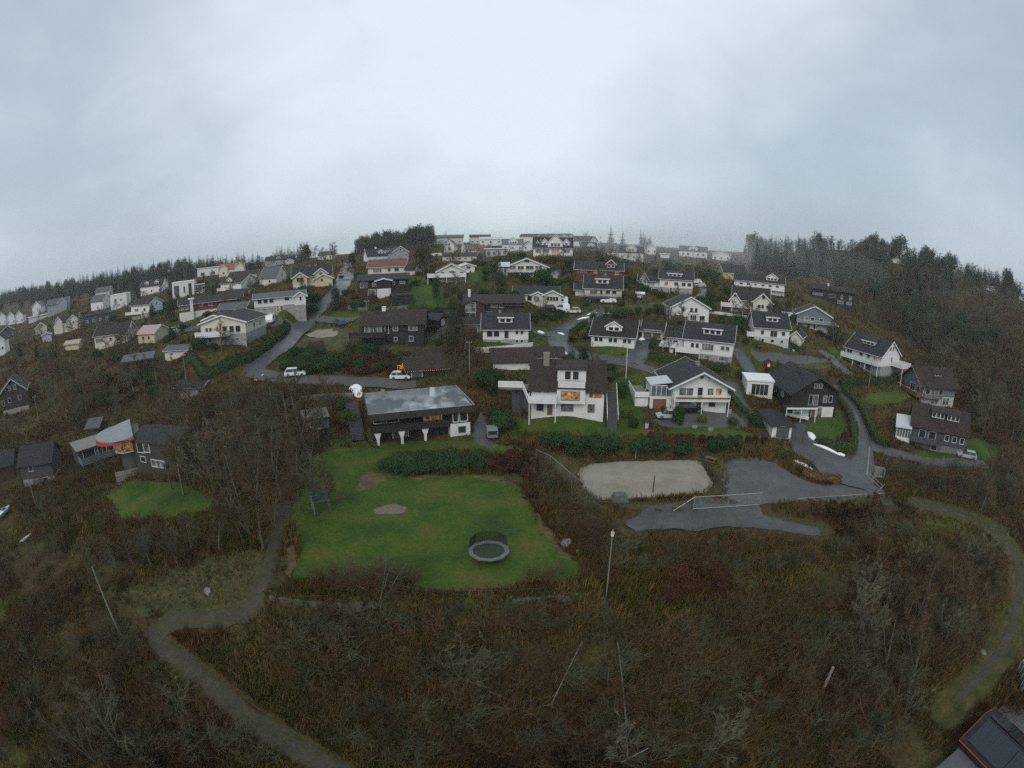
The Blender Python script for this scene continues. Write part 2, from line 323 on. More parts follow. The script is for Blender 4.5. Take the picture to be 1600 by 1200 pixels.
def sheetmat(name, stops, s=.5, fine=3.0, rough=.9, rough2=None, bump=.4, spec=.25):
    m = bpy.data.materials.new(name); m.use_nodes = True; nt = m.node_tree; N = nt.nodes; L = nt.links; b = N['Principled BSDF']
    b.inputs['Roughness'].default_value = rough; b.inputs['Specular IOR Level'].default_value = spec
    tc = N.new('ShaderNodeTexCoord')
    def noise(sc, d=6):
        n = N.new('ShaderNodeTexNoise'); n.inputs['Scale'].default_value = sc; n.inputs['Detail'].default_value = d; n.inputs['Roughness'].default_value = .65; L.new(tc.outputs['Object'], n.inputs['Vector']); return n.outputs['Fac']
    r = N.new('ShaderNodeValToRGB'); e = r.color_ramp.elements
    while len(e) < len(stops): e.new(.5)
    for k, (p, c) in enumerate(stops): e[k].position = p; e[k].color = lin(c)
    big = noise(s); L.new(big, r.inputs[0])
    mr = N.new('ShaderNodeMapRange'); L.new(noise(fine), mr.inputs[0]); mr.inputs[1].default_value = .3; mr.inputs[2].default_value = .7; mr.inputs[3].default_value = .7; mr.inputs[4].default_value = 1.3
    mu = N.new('ShaderNodeVectorMath'); mu.operation = 'SCALE'; L.new(r.outputs[0], mu.inputs[0]); L.new(mr.outputs[0], mu.inputs['Scale']); L.new(mu.outputs[0], b.inputs['Base Color'])
    if rough2 is not None:
        q = N.new('ShaderNodeMapRange'); q.inputs[1].default_value = .4; q.inputs[2].default_value = .62; q.inputs[3].default_value = rough; q.inputs[4].default_value = rough2; L.new(noise(s*.7), q.inputs[0]); L.new(q.outputs[0], b.inputs['Roughness'])
    bp = N.new('ShaderNodeBump'); bp.inputs['Strength'].default_value = bump; bp.inputs['Distance'].default_value = .08; L.new(noise(fine*2), bp.inputs['Height']); L.new(bp.outputs[0], b.inputs['Normal'])
    return m
LAWN = sheetmat('lawn_turf', [(.3, (.022,.045,.004)), (.42, (.03,.064,.005)), (.52, (.045,.08,.006)), (.6, (.066,.08,.009)), (.7, (.085,.07,.018))], .16, 2.5)
WILD = sheetmat('rough_grass', [(.3, (.035,.04,.015)), (.5, (.06,.06,.022)), (.65, (.09,.075,.033)), (.75, (.11,.082,.042))], .5, 2.5)
VERGE = sheetmat('olive_verge_grass', [(.3, (.026,.028,.009)), (.45, (.046,.047,.012)), (.6, (.07,.06,.018)), (.72, (.09,.068,.028))], .5, 2.5)
WITHER = sheetmat('withered_turf', [(.3, (.06,.045,.018)), (.5, (.10,.072,.03)), (.68, (.13,.095,.045)), (.75, (.06,.06,.02))], .6, 2.5)
ASPH = sheetmat('wet_asphalt', [(.3, (.04,.042,.044)), (.7, (.066,.069,.072))], .3, 4, .55, .25, .3, .5)
GRAV = sheetmat('gravel', [(.3, (.07,.07,.068)), (.7, (.11,.11,.105))], .3, 6, .85, .5, .6)
SAND = sheetmat('court_sand', [(.3, (.2,.18,.14)), (.55, (.27,.245,.2)), (.8, (.32,.295,.245))], .3, 5, .95, None, .5)
MUD = sheetmat('muddy_track', [(.3, (.03,.025,.016)), (.42, (.054,.046,.032)), (.5, (.042,.04,.017)), (.58, (.064,.053,.036)), (.68, (.045,.048,.016))], .4, 4, .85, .5, .5)
def smooth_line(ps, n=8):
    out = []; P = [np.array(p, float) for p in ps]
    for i in range(len(P)-1):
        a = P[max(i-1, 0)]; b = P[i]; c = P[i+1]; d = P[min(i+2, len(P)-1)]
        for t in np.linspace(0, 1, n, endpoint=False):
            out.append(.5*((2*b) + (c-a)*t + (2*a-5*b+4*c-d)*t*t + (3*b-a-3*c+d)*t**3))
    out.append(P[-1]); return np.array(out)
def strip(name, pix, w, m, off=.1, n=6, ragged=0.0):
    c = smooth_line([G(*p)[:2] for p in pix], 14)
    d = np.gradient(c, axis=0); d /= np.maximum(np.linalg.norm(d, axis=1, keepdims=True), 1e-6); nn = np.stack([-d[:, 1], d[:, 0]], 1)
    wid = w if np.ndim(w) else [w]*len(pix); wid = np.interp(np.linspace(0, len(pix)-1, len(c)), range(len(pix)), wid)
    V = []; us = np.linspace(-.5, .5, n)
    for k in range(len(c)):
        for u in us:
            q = c[k] + nn[k]*wid[k]*u
            if ragged and abs(u) == .5: q = q + nn[k]*np.sign(u)*ragged*float(vnoise(q[0], q[1], 2.2, 9))*2
            V.append((q[0], q[1]))
    V = np.array(V); Z = H(V[:, 0], V[:, 1]).reshape(-1, n); zmean = Z.mean(1, keepdims=True)
    Z = np.maximum(Z, Z*.6+zmean*.4) + off; Z[:, 0] -= off+.03; Z[:, -1] -= off+.03; Z[:, 0] = np.minimum(Z[:, 0], Z[:, 1]); Z[:, -1] = np.minimum(Z[:, -1], Z[:, -2])
    k = len(c); i, j = np.meshgrid(np.arange(k-1), np.arange(n-1), indexing='ij'); a = i*n+j
    q = np.stack([a, a+1, a+n+1, a+n], -1).reshape(-1, 4)[:, ::-1]
    return tag(link(name, mesh_np(name, np.c_[V, Z.ravel()], q, m, smooth=True)), kind='structure')
def patch(name, pix, m, off=.06, step=.8, rag=.35, kind='structure', z=None):
    b = [(G(*p)[:2] if z is None else flat_pt(p[0], p[1], z)) for p in pix]
    b = smooth_line(b+[b[0]], 7)[:-1]
    out = []
    for i in range(len(b)):
        p, q = b[i], b[(i+1) % len(b)]; n = max(1, int(np.linalg.norm(q-p)/.6))
        for t in range(n): out.append(p + (q-p)*t/n)
    b = np.array(out)
    if rag: b = b + np.stack([vnoise(b[:, 0], b[:, 1], 1.3, 5), vnoise(b[:, 0], b[:, 1], 1.3, 6)], 1)*rag*2 + np.stack([vnoise(b[:, 0], b[:, 1], 4, 7), vnoise(b[:, 0], b[:, 1], 4, 8)], 1)*rag*2
    x = np.arange(b[:, 0].min(), b[:, 0].max(), step); y = np.arange(b[:, 1].min(), b[:, 1].max(), step)
    gx, gy = [a.ravel() for a in np.meshgrid(x, y)]; s = poly_sd(b, gx, gy) > .45*step
    vs = [Vector(p) for p in b] + [Vector((a, c)) for a, c in zip(gx[s], gy[s])]
    vo, _, fo, _, _, _ = geometry.delaunay_2d_cdt(vs, [], [list(range(len(b)))], 1, 1e-4)
    v = np.array([tuple(p) for p in vo]); zz = H(v[:, 0], v[:, 1]) + off
    edge = np.abs(poly_sd(b, v[:, 0], v[:, 1])) < .02; zz[edge] -= off*.7
    me = bpy.data.meshes.new(name); me.from_pydata([(a, c, d) for (a, c), d in zip(v, zz)], [], [tuple(f) for f in fo]); me.materials.append(m)
    me.polygons.foreach_set('use_smooth', [True]*len(me.polygons)); me.update()
    o = link(name, me)
    if len(me.polygons) and sum(p.normal.z for p in me.polygons) < 0: me.flip_normals()
    return tag(o, kind=kind)

def camera_world():
    cd = bpy.data.cameras.new('camera'); cam = bpy.data.objects.new('camera', cd); COL.objects.link(cam); SC.camera = cam
    cam.location = (0, 0, CAMZ); cam.rotation_euler = (math.pi/2 - PITCH, 0, 0)
    cd.type = 'PANO'; cd.sensor_fit = 'HORIZONTAL'; cd.sensor_width = 36; cd.sensor_height = 27; cd.clip_start = .1; cd.clip_end = 6000
    c = cd if hasattr(cd, 'panorama_type') else cd.cycles
    c.panorama_type = 'FISHEYE_EQUISOLID'; c.fisheye_lens = F/1600*36; c.fisheye_fov = math.pi
    el, azs = R(40), R(195)
    sd = bpy.data.lights.new('sun', 'SUN'); sun = bpy.data.objects.new('sun', sd); COL.objects.link(sun)
    sd.energy = SUN_E; sd.angle = R(40); sd.color = (1, .91, .78)
    d = Vector((math.sin(azs)*math.cos(el), math.cos(azs)*math.cos(el), math.sin(el))); sun.rotation_euler = d.to_track_quat('Z', 'Y').to_euler(); sun.location = (0, -50, 120)
    w = bpy.data.worlds.new('World'); SC.world = w; w.use_nodes = True; nt = w.node_tree; N = nt.nodes; L = nt.links; bg = N['Background']
    sky = N.new('ShaderNodeTexSky'); sky.sky_type = 'NISHITA'; sky.sun_disc = False; sky.sun_elevation = el; sky.sun_rotation = azs
    tc = N.new('ShaderNodeTexCoord')
    sc0 = N.new('ShaderNodeVectorMath'); sc0.operation = 'SCALE'; L.new(sky.outputs[0], sc0.inputs[0]); sc0.inputs['Scale'].default_value = .10
    def noise(s, d, st, dist=.4):
        mp = N.new('ShaderNodeMapping'); mp.inputs['Scale'].default_value = st; L.new(tc.outputs['Generated'], mp.inputs[0])
        n = N.new('ShaderNodeTexNoise'); n.inputs['Scale'].default_value = s; n.inputs['Detail'].default_value = d; n.inputs['Roughness'].default_value = .5; n.inputs['Distortion'].default_value = dist; L.new(mp.outputs[0], n.inputs['Vector']); return n.outputs['Fac']
    def blob(px, py, lo, hi, gain):           # a brighter or darker mass of cloud around one direction of the sky
        dv = N.new('ShaderNodeVectorMath'); dv.operation = 'DOT_PRODUCT'; L.new(tc.outputs['Generated'], dv.inputs[0]); dv.inputs[1].default_value = pix_dir(px, py)
        mr = N.new('ShaderNodeMapRange'); mr.interpolation_type = 'SMOOTHSTEP'; mr.inputs[1].default_value = math.cos(R(hi)); mr.inputs[2].default_value = math.cos(R(lo)); mr.inputs[4].default_value = gain; L.new(dv.outputs['Value'], mr.inputs[0]); return mr.outputs[0]
    def madd(a, b):
        x = N.new('ShaderNodeMath'); x.operation = 'ADD'
        for k, v in enumerate((a, b)):
            if isinstance(v, (int, float)): x.inputs[k].default_value = v
            else: L.new(v, x.inputs[k])
        return x.outputs[0]
    def scl(a, k, c):
        x = N.new('ShaderNodeMath'); x.operation = 'MULTIPLY_ADD'; L.new(a, x.inputs[0]); x.inputs[1].default_value = k; x.inputs[2].default_value = c; return x.outputs[0]
    v = madd(scl(noise(1.6, 5, (1, 1, 1.9)), .7, -.35), scl(noise(4.5, 4, (1, 1, 1.7), .8), .3, -.15))
    for b_ in SKY_BLOBS: v = madd(v, blob(*b_))
    v = madd(v, SKY_BASE)
    r = N.new('ShaderNodeValToRGB'); e = r.color_ramp.elements; e[0].position = .0; e[0].color = (.31,.39,.46,1); e[1].position = 1; e[1].color = (.83,.95,1.01,1); k = e.new(.5); k.color = (.51,.61,.70,1)
    L.new(v, r.inputs[0])
    mx = N.new('ShaderNodeMix'); mx.data_type = 'RGBA'; mx.inputs[0].default_value = .9; L.new(sc0.outputs[0], mx.inputs[6]); L.new(r.outputs[0], mx.inputs[7]); L.new(mx.outputs[2], bg.inputs[0]); bg.inputs[1].default_value = SKY_S
    vs = SC.view_settings; vs.view_transform = 'Standard'; vs.look = 'None'; vs.exposure = EXPO; vs.gamma = 1
    SC.cycles.max_bounces = 6; SC.cycles.diffuse_bounces = 3; SC.cycles.glossy_bounces = 3; SC.cycles.volume_bounces = 1; SC.cycles.transparent_max_bounces = 6
    SC.cycles.use_denoising = False; SC.cycles.use_adaptive_sampling = False; SC.cycles.sample_clamp_indirect = 3; SC.cycles.use_light_tree = True
def mist(px, py, s, rx, ry, rz, dens):
    d = pix_dir(px, py); import bmesh; bm = bmesh.new(); bmesh.ops.create_icosphere(bm, subdivisions=4, radius=1)
    me = bpy.data.meshes.new('mist'); bm.to_mesh(me); bm.free(); o = link('mist', me, None, (d[0]*s, d[1]*s, CAMZ+d[2]*s), (0, 0, -math.atan2(d[0], d[1]))); o.scale = (rx, ry, rz)
    m = bpy.data.materials.new('mist_air'); m.use_nodes = True; N = m.node_tree.nodes; N.remove(N['Principled BSDF']); p = N.new('ShaderNodeVolumePrincipled'); p.inputs['Color'].default_value = (.95,.98,1,1); p.inputs['Density'].default_value = dens; p.inputs['Anisotropy'].default_value = .2
    m.node_tree.links.new(p.outputs[0], N['Material Output'].inputs['Volume']); me.materials.append(m); tag(o, kind='stuff')
def haze():
    mb = MB(); mb.box(-2700, 2700, -2700, 2700, -45, 90)
    m = bpy.data.materials.new('damp_air'); m.use_nodes = True; N = m.node_tree.nodes; N.remove(N['Principled BSDF'])
    p = N.new('ShaderNodeVolumePrincipled'); p.inputs['Color'].default_value = (.93,.97,1,1); p.inputs['Density'].default_value = HAZE_D; p.inputs['Anisotropy'].default_value = .25
    m.node_tree.links.new(p.outputs[0], N['Material Output'].inputs['Volume'])
    tag(mb.build('haze', m), kind='stuff')
SUN_E, SKY_S, EXPO, HAZE_D, SKY_BASE = 1.5, 1.0, 0.0, .00025, .55
SKY_BLOBS = [(830,10,0,46,.42),(1150,315,0,24,-.24),(1230,220,3,22,-.1),(60,150,0,28,-.06),(620,330,3,22,-.08),(1540,130,0,24,-.12),(1500,320,2,14,.08),(420,120,3,20,.04)]
# ---------------------------------------------------------------- houses
FACE = {'S': ((1,0),(0,-1)), 'N': ((-1,0),(0,1)), 'E': ((0,1),(1,0)), 'W': ((0,-1),(-1,0))}
def face_frame(b, f):
    u, n = FACE[f]; x0, L, D, y0 = b['x0'], b['L'], b['D'], b['y0']
    o = {'S': (x0, y0), 'N': (x0, y0+D), 'E': (x0+L/2, y0+D/2), 'W': (x0-L/2, y0+D/2)}[f]
    return o, u, n, (L if f in 'SN' else D)
def fbox(mb, o, u, n, a0, a1, z0, z1, d0, d1):
    P = lambda a, d, z: (o[0]+u[0]*a+n[0]*d, o[1]+u[1]*a+n[1]*d, z)
    mb.hexa([P(a0,d1,z0), P(a1,d1,z0), P(a1,d0,z0), P(a0,d0,z0), P(a0,d1,z1), P(a1,d1,z1), P(a1,d0,z1), P(a0,d0,z1)])
def window(root, b, f, c, z, w, h, kind='d', frame='trim', mull=None, name='window', off=0.0, simple=False, bars=0):
    o, u, n, _ = face_frame(b, f)
    pm = {'d': 'glass', 'l': 'lit', 'c': 'curtain', 'g': 'cglass'}.get(kind, 'glass'); t = .09 if h > 1 else .07
    if simple: t = .1
    nm = mull if mull is not None else max(0, int(round(w/1.1))-1)
    mb = MB(); d0, d1 = off+.01, off+.07
    fbox(mb, o, u, n, c-w/2-t, c+w/2+t, z+h/2, z+h/2+t, d0, d1+.02); fbox(mb, o, u, n, c-w/2-t, c+w/2+t, z-h/2-t, z-h/2, d0, d1+.04)
    for s in (-1, 1): a = c+s*(w/2+t/2); fbox(mb, o, u, n, a-t/2, a+t/2, z-h/2, z+h/2, d0, d1)
    for k in range(nm): a = c-w/2+w*(k+1)/(nm+1); fbox(mb, o, u, n, a-t*.35, a+t*.35, z-h/2, z+h/2, d0, d1-.01)
    for k in range(bars): a = z-h/2+h*(k+1)/(bars+1); fbox(mb, o, u, n, c-w/2, c+w/2, a-.025, a+.025, d0, d1-.015)
    if simple:
        mb.m = 1; fbox(mb, o, u, n, c-w/2, c+w/2, z-h/2, z+h/2, off+.01, off+.035); return mb.build(name, [M[frame], M[pm]], root)
    wo = mb.build(name, M[frame], root)
    pb = MB(); fbox(pb, o, u, n, c-w/2, c+w/2, z-h/2, z+h/2, off+.01, off+.03); pb.build('pane', M[pm], wo); return wo
def door(root, b, f, c, z, w, h, m, name='door', off=0.0):
    o, u, n, _ = face_frame(b, f); mb = MB(); mb.m = 0
    fbox(mb, o, u, n, c-w/2, c+w/2, z, z+h, off+.01, off+.06); d = mb.build(name, M[m], root)
    fb = MB(); t = .1
    for s in (-1, 1): a = c+s*(w/2+t/2); fbox(fb, o, u, n, a-t/2, a+t/2, z, z+h, off+.01, off+.09)
    fbox(fb, o, u, n, c-w/2-t, c+w/2+t, z+h, z+h+t, off+.01, off+.09); fb.build('frame', M['trim'], d)
    return d
def roof_prof(b):
    """top line of the roof across its span: (across, z) from eave to eave"""
    he, oh, rp = b['he'], b['oh'], b['rp']; S = b['D'] if b['ridge'] == 'x' else b['L']
    c0 = b['y0'] if b['ridge'] == 'x' else b['x0']-S/2; t = math.tan(R(b['pitch'])); rise = b['rise'] if b.get('rise') else t*S*min(rp, 1-rp) if b['rp'] == .5 else t*S*rp
    zr = he+rise; t1 = rise/(S*rp); t2 = (rise-b.get('he2', 0))/(S*(1-rp))
    return [(c0-oh, he-t1*oh), (c0+S*rp, zr), (c0+S+oh, he+b.get('he2', 0)-t2*oh)], zr
def body(root, b, far=False):
    for k, v in dict(x0=0, y0=0, hb=0, fd=3.0, ridge='x', rp=.5, oh=.5, og=.45, pitch=28, wall='white', base='concrete', roof='r_dark', kind='gable', th=.22, trim='trim').items(): b.setdefault(k, v)
    x0, y0, L, D, he, hb = b['x0'], b['y0'], b['L'], b['D'], b['he'], b['hb']; th = b['th']; ext = b['og']
    if b['kind'] in ('gable',):
        prof, zr = roof_prof(b); b['zr'] = zr; ax = b['ridge']
        a0, a1 = ((x0-L/2, x0+L/2) if ax == 'x' else (y0, y0+D)); S = D if ax == 'x' else L; c0 = y0 if ax == 'x' else x0-L/2
        w = MB(); zt = he+b.get('he2', 0)
        if hb > 0: w.prism([(c0, hb), (c0+S, hb), (c0+S, zt-.02), (c0+S*b['rp'], zr-.02), (c0, he-.02)], ax, a0, a1)
        else: w.prism([(c0, -b['fd']), (c0+S, -b['fd']), (c0+S, zt-.02), (c0+S*b['rp'], zr-.02), (c0, he-.02)], ax, a0, a1)
        w.build('wall', M[b['wall']], root)
        r = MB(); up = [(p, z+th) for p, z in prof]; r.chevron(up, th, ax, a0-ext, a1+ext); ro = r.build('roof', M[b['roof']], root)
        if b['trim']:
            for e in (a0-ext, a1+ext):
                t = MB(); lo = e-.05 if e < (a0+a1)/2 else e+.002
                t.chevron([(p, z+th+.03) for p, z in prof], th+.1, ax, lo, lo+.048)
                t.build('bargeboard', M[b['trim']], root)
            for i, sgn in ((0, -1), (2, 1)):
                g = MB()
                p, z = prof[i]; q = p+sgn*.06
                g.tube((a0-ext, q, z+th-.1) if ax == 'x' else (q, a0-ext, z+th-.1), (a1+ext, q, z+th-.1) if ax == 'x' else (q, a1+ext, z+th-.1), .06, n=5)
                if not far: g.build('gutter', M[b['trim']], root)
    elif b['kind'] == 'hip':
        zr = he+math.tan(R(b['pitch']))*D/2; b['zr'] = zr; w = MB(); w.box(x0-L/2, x0+L/2, y0, y0+D, hb if hb > 0 else -b['fd'], he); w.build('wall', M[b['wall']], root)
        o = b['oh']; r = MB(); k = min(D, L*.9)/2
        P = [(x0-L/2-o,y0-o,he),(x0+L/2+o,y0-o,he),(x0+L/2+o,y0+D+o,he),(x0-L/2-o,y0+D+o,he)]
        r.v = P + [(a, c, z+.18) for a, c, z in P] + [(x0-L/2+k, y0+D/2, zr+.2), (x0+L/2-k, y0+D/2, zr+.2)]
        for q in ((3,2,1,0),(0,1,5,4),(1,2,6,5),(2,3,7,6),(3,0,4,7),(4,5,9,8),(5,6,9),(6,7,8,9),(7,4,8)): r.face(*q)
        r.build('roof', M[b['roof']], root)
    else:                          # flat or single-pitch roof; tilt is the rise from front to back
        tl = b.get('tilt', .25); b['zr'] = he+tl; w = MB(); z0 = hb if hb > 0 else -b['fd']
        w.prism([(y0, z0), (y0+D, z0), (y0+D, he+tl-.02), (y0, he-.02)], 'x', x0-L/2, x0+L/2); w.build('wall', M[b['wall']], root)
        o = b['oh']; s = tl/D; r = MB(); r.chevron([(y0-o, he-s*o+th), (y0+D+o, he+tl+s*o+th)], th, 'x', x0-L/2-o, x0+L/2+o)
        r.build('roof', M[b['roof']], root)
        if b['trim']:
            t = MB()
            zf = he-s*o; t.box(x0-L/2-o-.04, x0+L/2+o+.04, y0-o-.05, y0-o-.002, zf-.08, zf+th+.04)
            for e in (x0-L/2-o-.05, x0+L/2+o+.002): t.chevron([(y0-o, he-s*o+th+.04), (y0+D+o, he+tl+s*o+th+.04)], th+.12, 'x', e, e+.048)
            t.build('roof_edge', M[b['trim']], root)
    if hb > 0:
        f = MB(); f.box(x0-L/2+.04, x0+L/2-.04, y0+.04, y0+D-.04, -b['fd'], hb+.001); f.build('base_wall', M[b['base']], root)
    for wn in b.get('win', []):
        f, c, z, ww, hh = wn[:5]; kd = wn[5] if len(wn) > 5 else 'd'; kw = dict(wn[6]) if len(wn) > 6 else {}
        W = L if f in 'SN' else D; off = -.04 if z+hh/2 < hb else 0.0
        if kd in M: door(root, b, f, c*W/2, z-hh/2, ww, hh, kd, 'garage_door' if ww > 1.6 else 'door', off)  # wide dark panels also stand for shaded carport and arch openings
        else: window(root, b, f, c*W/2, z, ww, hh, kd, kw.get('frame', b.get('frame', 'trim')), kw.get('mull'), off=off, simple=far, bars=kw.get('bars', 0))
    for dm in b.get('dorm', []): dormer(root, b, far=far, **dm)
    for ch in b.get('chim', []):
        c, yf, s, h = ch[:4]; m = ch[4] if len(ch) > 4 else 'brick'
        cx = x0+c*L/2; cy = y0+yf*D; z0 = b['he']; mb = MB(); mb.box(cx-s/2, cx+s/2, cy-s/2, cy+s/2, z0, b['zr']+h); mb.box(cx-s/2-.06, cx+s/2+.06, cy-s/2-.06, cy+s/2+.06, b['zr']+h, b['zr']+h+.12)
        mb.build('chimney', M[m], root)
    for dk in b.get('decks', []): deck(root, b, far=far, **dk)
    for sk in b.get('sky', []):     # roof windows on the front slope
        prof, _ = roof_prof(b); c, t0, w, l = sk; (p0, z0), (p1, z1) = prof[0], prof[1]; sl = math.hypot(p1-p0, z1-z0); d = l/sl; mb = MB()
        a = x0 + c*L/2 if b['ridge'] == 'x' else y0+c*D
        pr = [(p0+(p1-p0)*t0, z0+(z1-z0)*t0+b['th']+.09), (p0+(p1-p0)*(t0+d), z0+(z1-z0)*(t0+d)+b['th']+.09)]
        mb.chevron(pr, .08, b['ridge'], a-w/2, a+w/2); mb.m = 1; q = [(pr[0][0]*.92+pr[1][0]*.08, pr[0][1]*.92+pr[1][1]*.08+.01), (pr[0][0]*.08+pr[1][0]*.92, pr[0][1]*.08+pr[1][1]*.92+.01)]
        mb.chevron(q, .05, b['ridge'], a-w/2+.08, a+w/2-.08); mb.build('roof_window', [M['dmetal'], M['cglass']], root)
def dormer(root, b, c, w, h, kind='shed', f=.25, n=2, wall=None, kd='d', pitch=32, wh=None, far=False, roof=None, oh=.3, drop=.5, back=None, full=None):
    """on the front slope of a body whose ridge runs along x; f is how far up the slope its face stands; h its face height above the slope"""
    prof, zr = roof_prof(b); y0, he, D = b['y0'], b['he'], b['D']; rr = b['zr']-he; yr = y0+D*b['rp']
    yf = y0 + (yr-y0)*f; zb = he + rr*f; zt = zb+h; cx = b['x0']+c*b['L']/2; th = .16; wm = M[wall or b['wall']]; yb = back or yr
    d = MB(); sub = dict(x0=cx, y0=yf, L=w, D=max(.5, yb-yf))
    if kind == 'gable':
        rise = math.tan(R(pitch))*w/2; d.prism([(cx-w/2, zb-drop), (cx+w/2, zb-drop), (cx+w/2, zt-.02), (cx, zt+rise-.02), (cx-w/2, zt-.02)], 'y', yf, yb)
        do = d.build('dormer', wm, root); t = math.tan(R(pitch))
        r = MB(); pr = [(cx-w/2-oh, zt-t*oh+th), (cx, zt+rise+th), (cx+w/2+oh, zt-t*oh+th)]
        r.chevron(pr, th, 'y', yf-oh, max(yb, yr+ (zt+rise-zr)*.0)+.1); r.build('dormer_roof', M[roof or b['roof']], do)
        tr = MB(); tr.chevron([(p, z+.03) for p, z in pr], th+.1, 'y', yf-oh-.05, yf-oh-.002); tr.build('bargeboard', M['trim'], do)
    else:
        zbk = max(zr, zt+.35); D2 = yr-yf; d.prism([(yf, zb-drop), (yr, zb-drop), (yr, zbk-.02), (yf, zt-.02)], 'x', cx-w/2, cx+w/2); do = d.build('dormer', wm, root)
        s = (zbk-zt)/D2; r = MB(); r.chevron([(yf-oh-.1, zt-s*(oh+.1)+th), (yr+.15, zbk+s*.15+th)], th, 'x', cx-w/2-oh, cx+w/2+oh); r.build('dormer_roof', M[roof or b['roof']], do)
        tr = MB(); tr.box(cx-w/2-oh-.02, cx+w/2+oh+.02, yf-oh-.15, yf-oh-.102, zt-s*(oh+.1)-.06, zt-s*(oh+.1)+th+.03); tr.build('trim_board', M[b['trim'] or 'dtrim'], do)
    wh = wh or h*.6; ww = min(1.1, w/(n+.6)); sp = ww*1.18; z = zb+h*.52
    for k in range(n): window(do, sub, 'S', (k-(n-1)/2)*sp, z, ww*.86, wh, kd, mull=0, simple=True)
def deck(root, b, f='S', a0=-.5, a1=.5, z=2.5, dep=2.2, rail='board', posts=3, m='trim', fm='deck', far=False, h=.95, sides='LR', gap=0.0, name='balcony'):
    o, u, n, W = face_frame(b, f); A0, A1 = a0*W/2, a1*W/2
    mb = MB(); fbox(mb, o, u, n, A0, A1, z-.2, z, .02, dep); d = mb.build(name, M[fm], root)
    rm = MB()
    def wall(a0, a1, d0, d1):
        if rail == 'board':
            for k in range(3): fbox(rm, o, u, n, a0, a1, z-.22+k*(h+.2)/3+.03, z-.22+(k+1)*(h+.2)/3-.02, d0, d1)
            fbox(rm, o, u, n, a0-.03, a1+.03, z+h, z+h+.06, d0-.03, d1+.03)
        elif rail == 'glass': fbox(rm, o, u, n, a0, a1, z+.1, z+h, d0+.03, d1-.02)
        else:
            fbox(rm, o, u, n, a0, a1, z+h-.06, z+h+.02, d0, d1); fbox(rm, o, u, n, a0, a1, z+.08, z+.16, d0, d1)
            L = max(a1-a0, .01); D = d1-d0; k = int(max(L, D)/.16) if not far else int(max(L, D)/.4)
            for i in range(k+1):
                t = i/max(k, 1)
                if L > D: fbox(rm, o, u, n, a0+L*t-.02, a0+L*t+.02, z, z+h, d0+.02, d1-.02)
                else: fbox(rm, o, u, n, a0+.02, a1-.02, z, z+h, d0+D*t-.02, d0+D*t+.02)
    wall(A0, A1, dep, dep+.07)
    if 'L' in sides: wall(A0-.07, A0, .05, dep)
    if 'R' in sides: wall(A1, A1+.07, .05, dep)
    if rail: rm.build('railing', M['cglass' if rail == 'glass' else m], d)
    for k in range(posts):
        t = A0+.1+(A1-A0-.2)*k/max(posts-1, 1); p = MB(); fbox(p, o, u, n, t-.07, t+.07, -2.5, z-.2, dep-.2, dep-.06); p.build('post', M[m], d)
NH = []; HOUSES = []; SHOWN = []
def place(px, py, rot=0, name='house', label='', cat='house', group=None):
    x, y, z, s = G(px, py); az = math.atan2(x, y)
    return empty(name, (x, y, z), -az + R(rot), label, cat, group), s/F
def house(px, py, wp, hp, label, rot=0, dep=None, far=False, name='house', cat='house', dz=0, hbp=0, wings=(), **b):
    """wp, hp, hbp: width of the front, height to the eaves and height of the base storey as the picture shows them (1/1600 of its width)"""
    root, k = place(px, py, rot, name, label, cat); c = abs(math.cos(R(rot)))
    b['L'] = wp*k/max(c, .3); b['he'] = hp*k*1.02; b['hb'] = hbp*k*1.02; b['D'] = dep or b['L']*.7; root.location.z += dz
    HOUSES.append((root.location.x+math.sin(-root.rotation_euler.z)*b['D']*.5, root.location.y+math.cos(-root.rotation_euler.z)*b['D']*.5, max(b['L'], b['D'])*.52+.3))
    body(root, b, far)
    for wg in wings:
        w = dict(wg); fr = w.pop('far', far)
        for q in ('x0', 'y0', 'L', 'D', 'he', 'hb'):
            if q+'p' in w: w[q] = w.pop(q+'p')*k
        w.setdefault('wall', b['wall']); w.setdefault('roof', b['roof']); w.setdefault('base', b['base']); body(root, w, fr)
    SHOWN.append((px, py, wp, hp)); NH.append((label, round(b['L'], 1), round(b['D'], 1), round(b['he'], 1), round(k*F)))
    return root, b, k
def row(f, z, h, items, kd='d', **kw): return [(f, c, z, w, h, (i[0] if i else kd), kw) for c, w, *i in items]
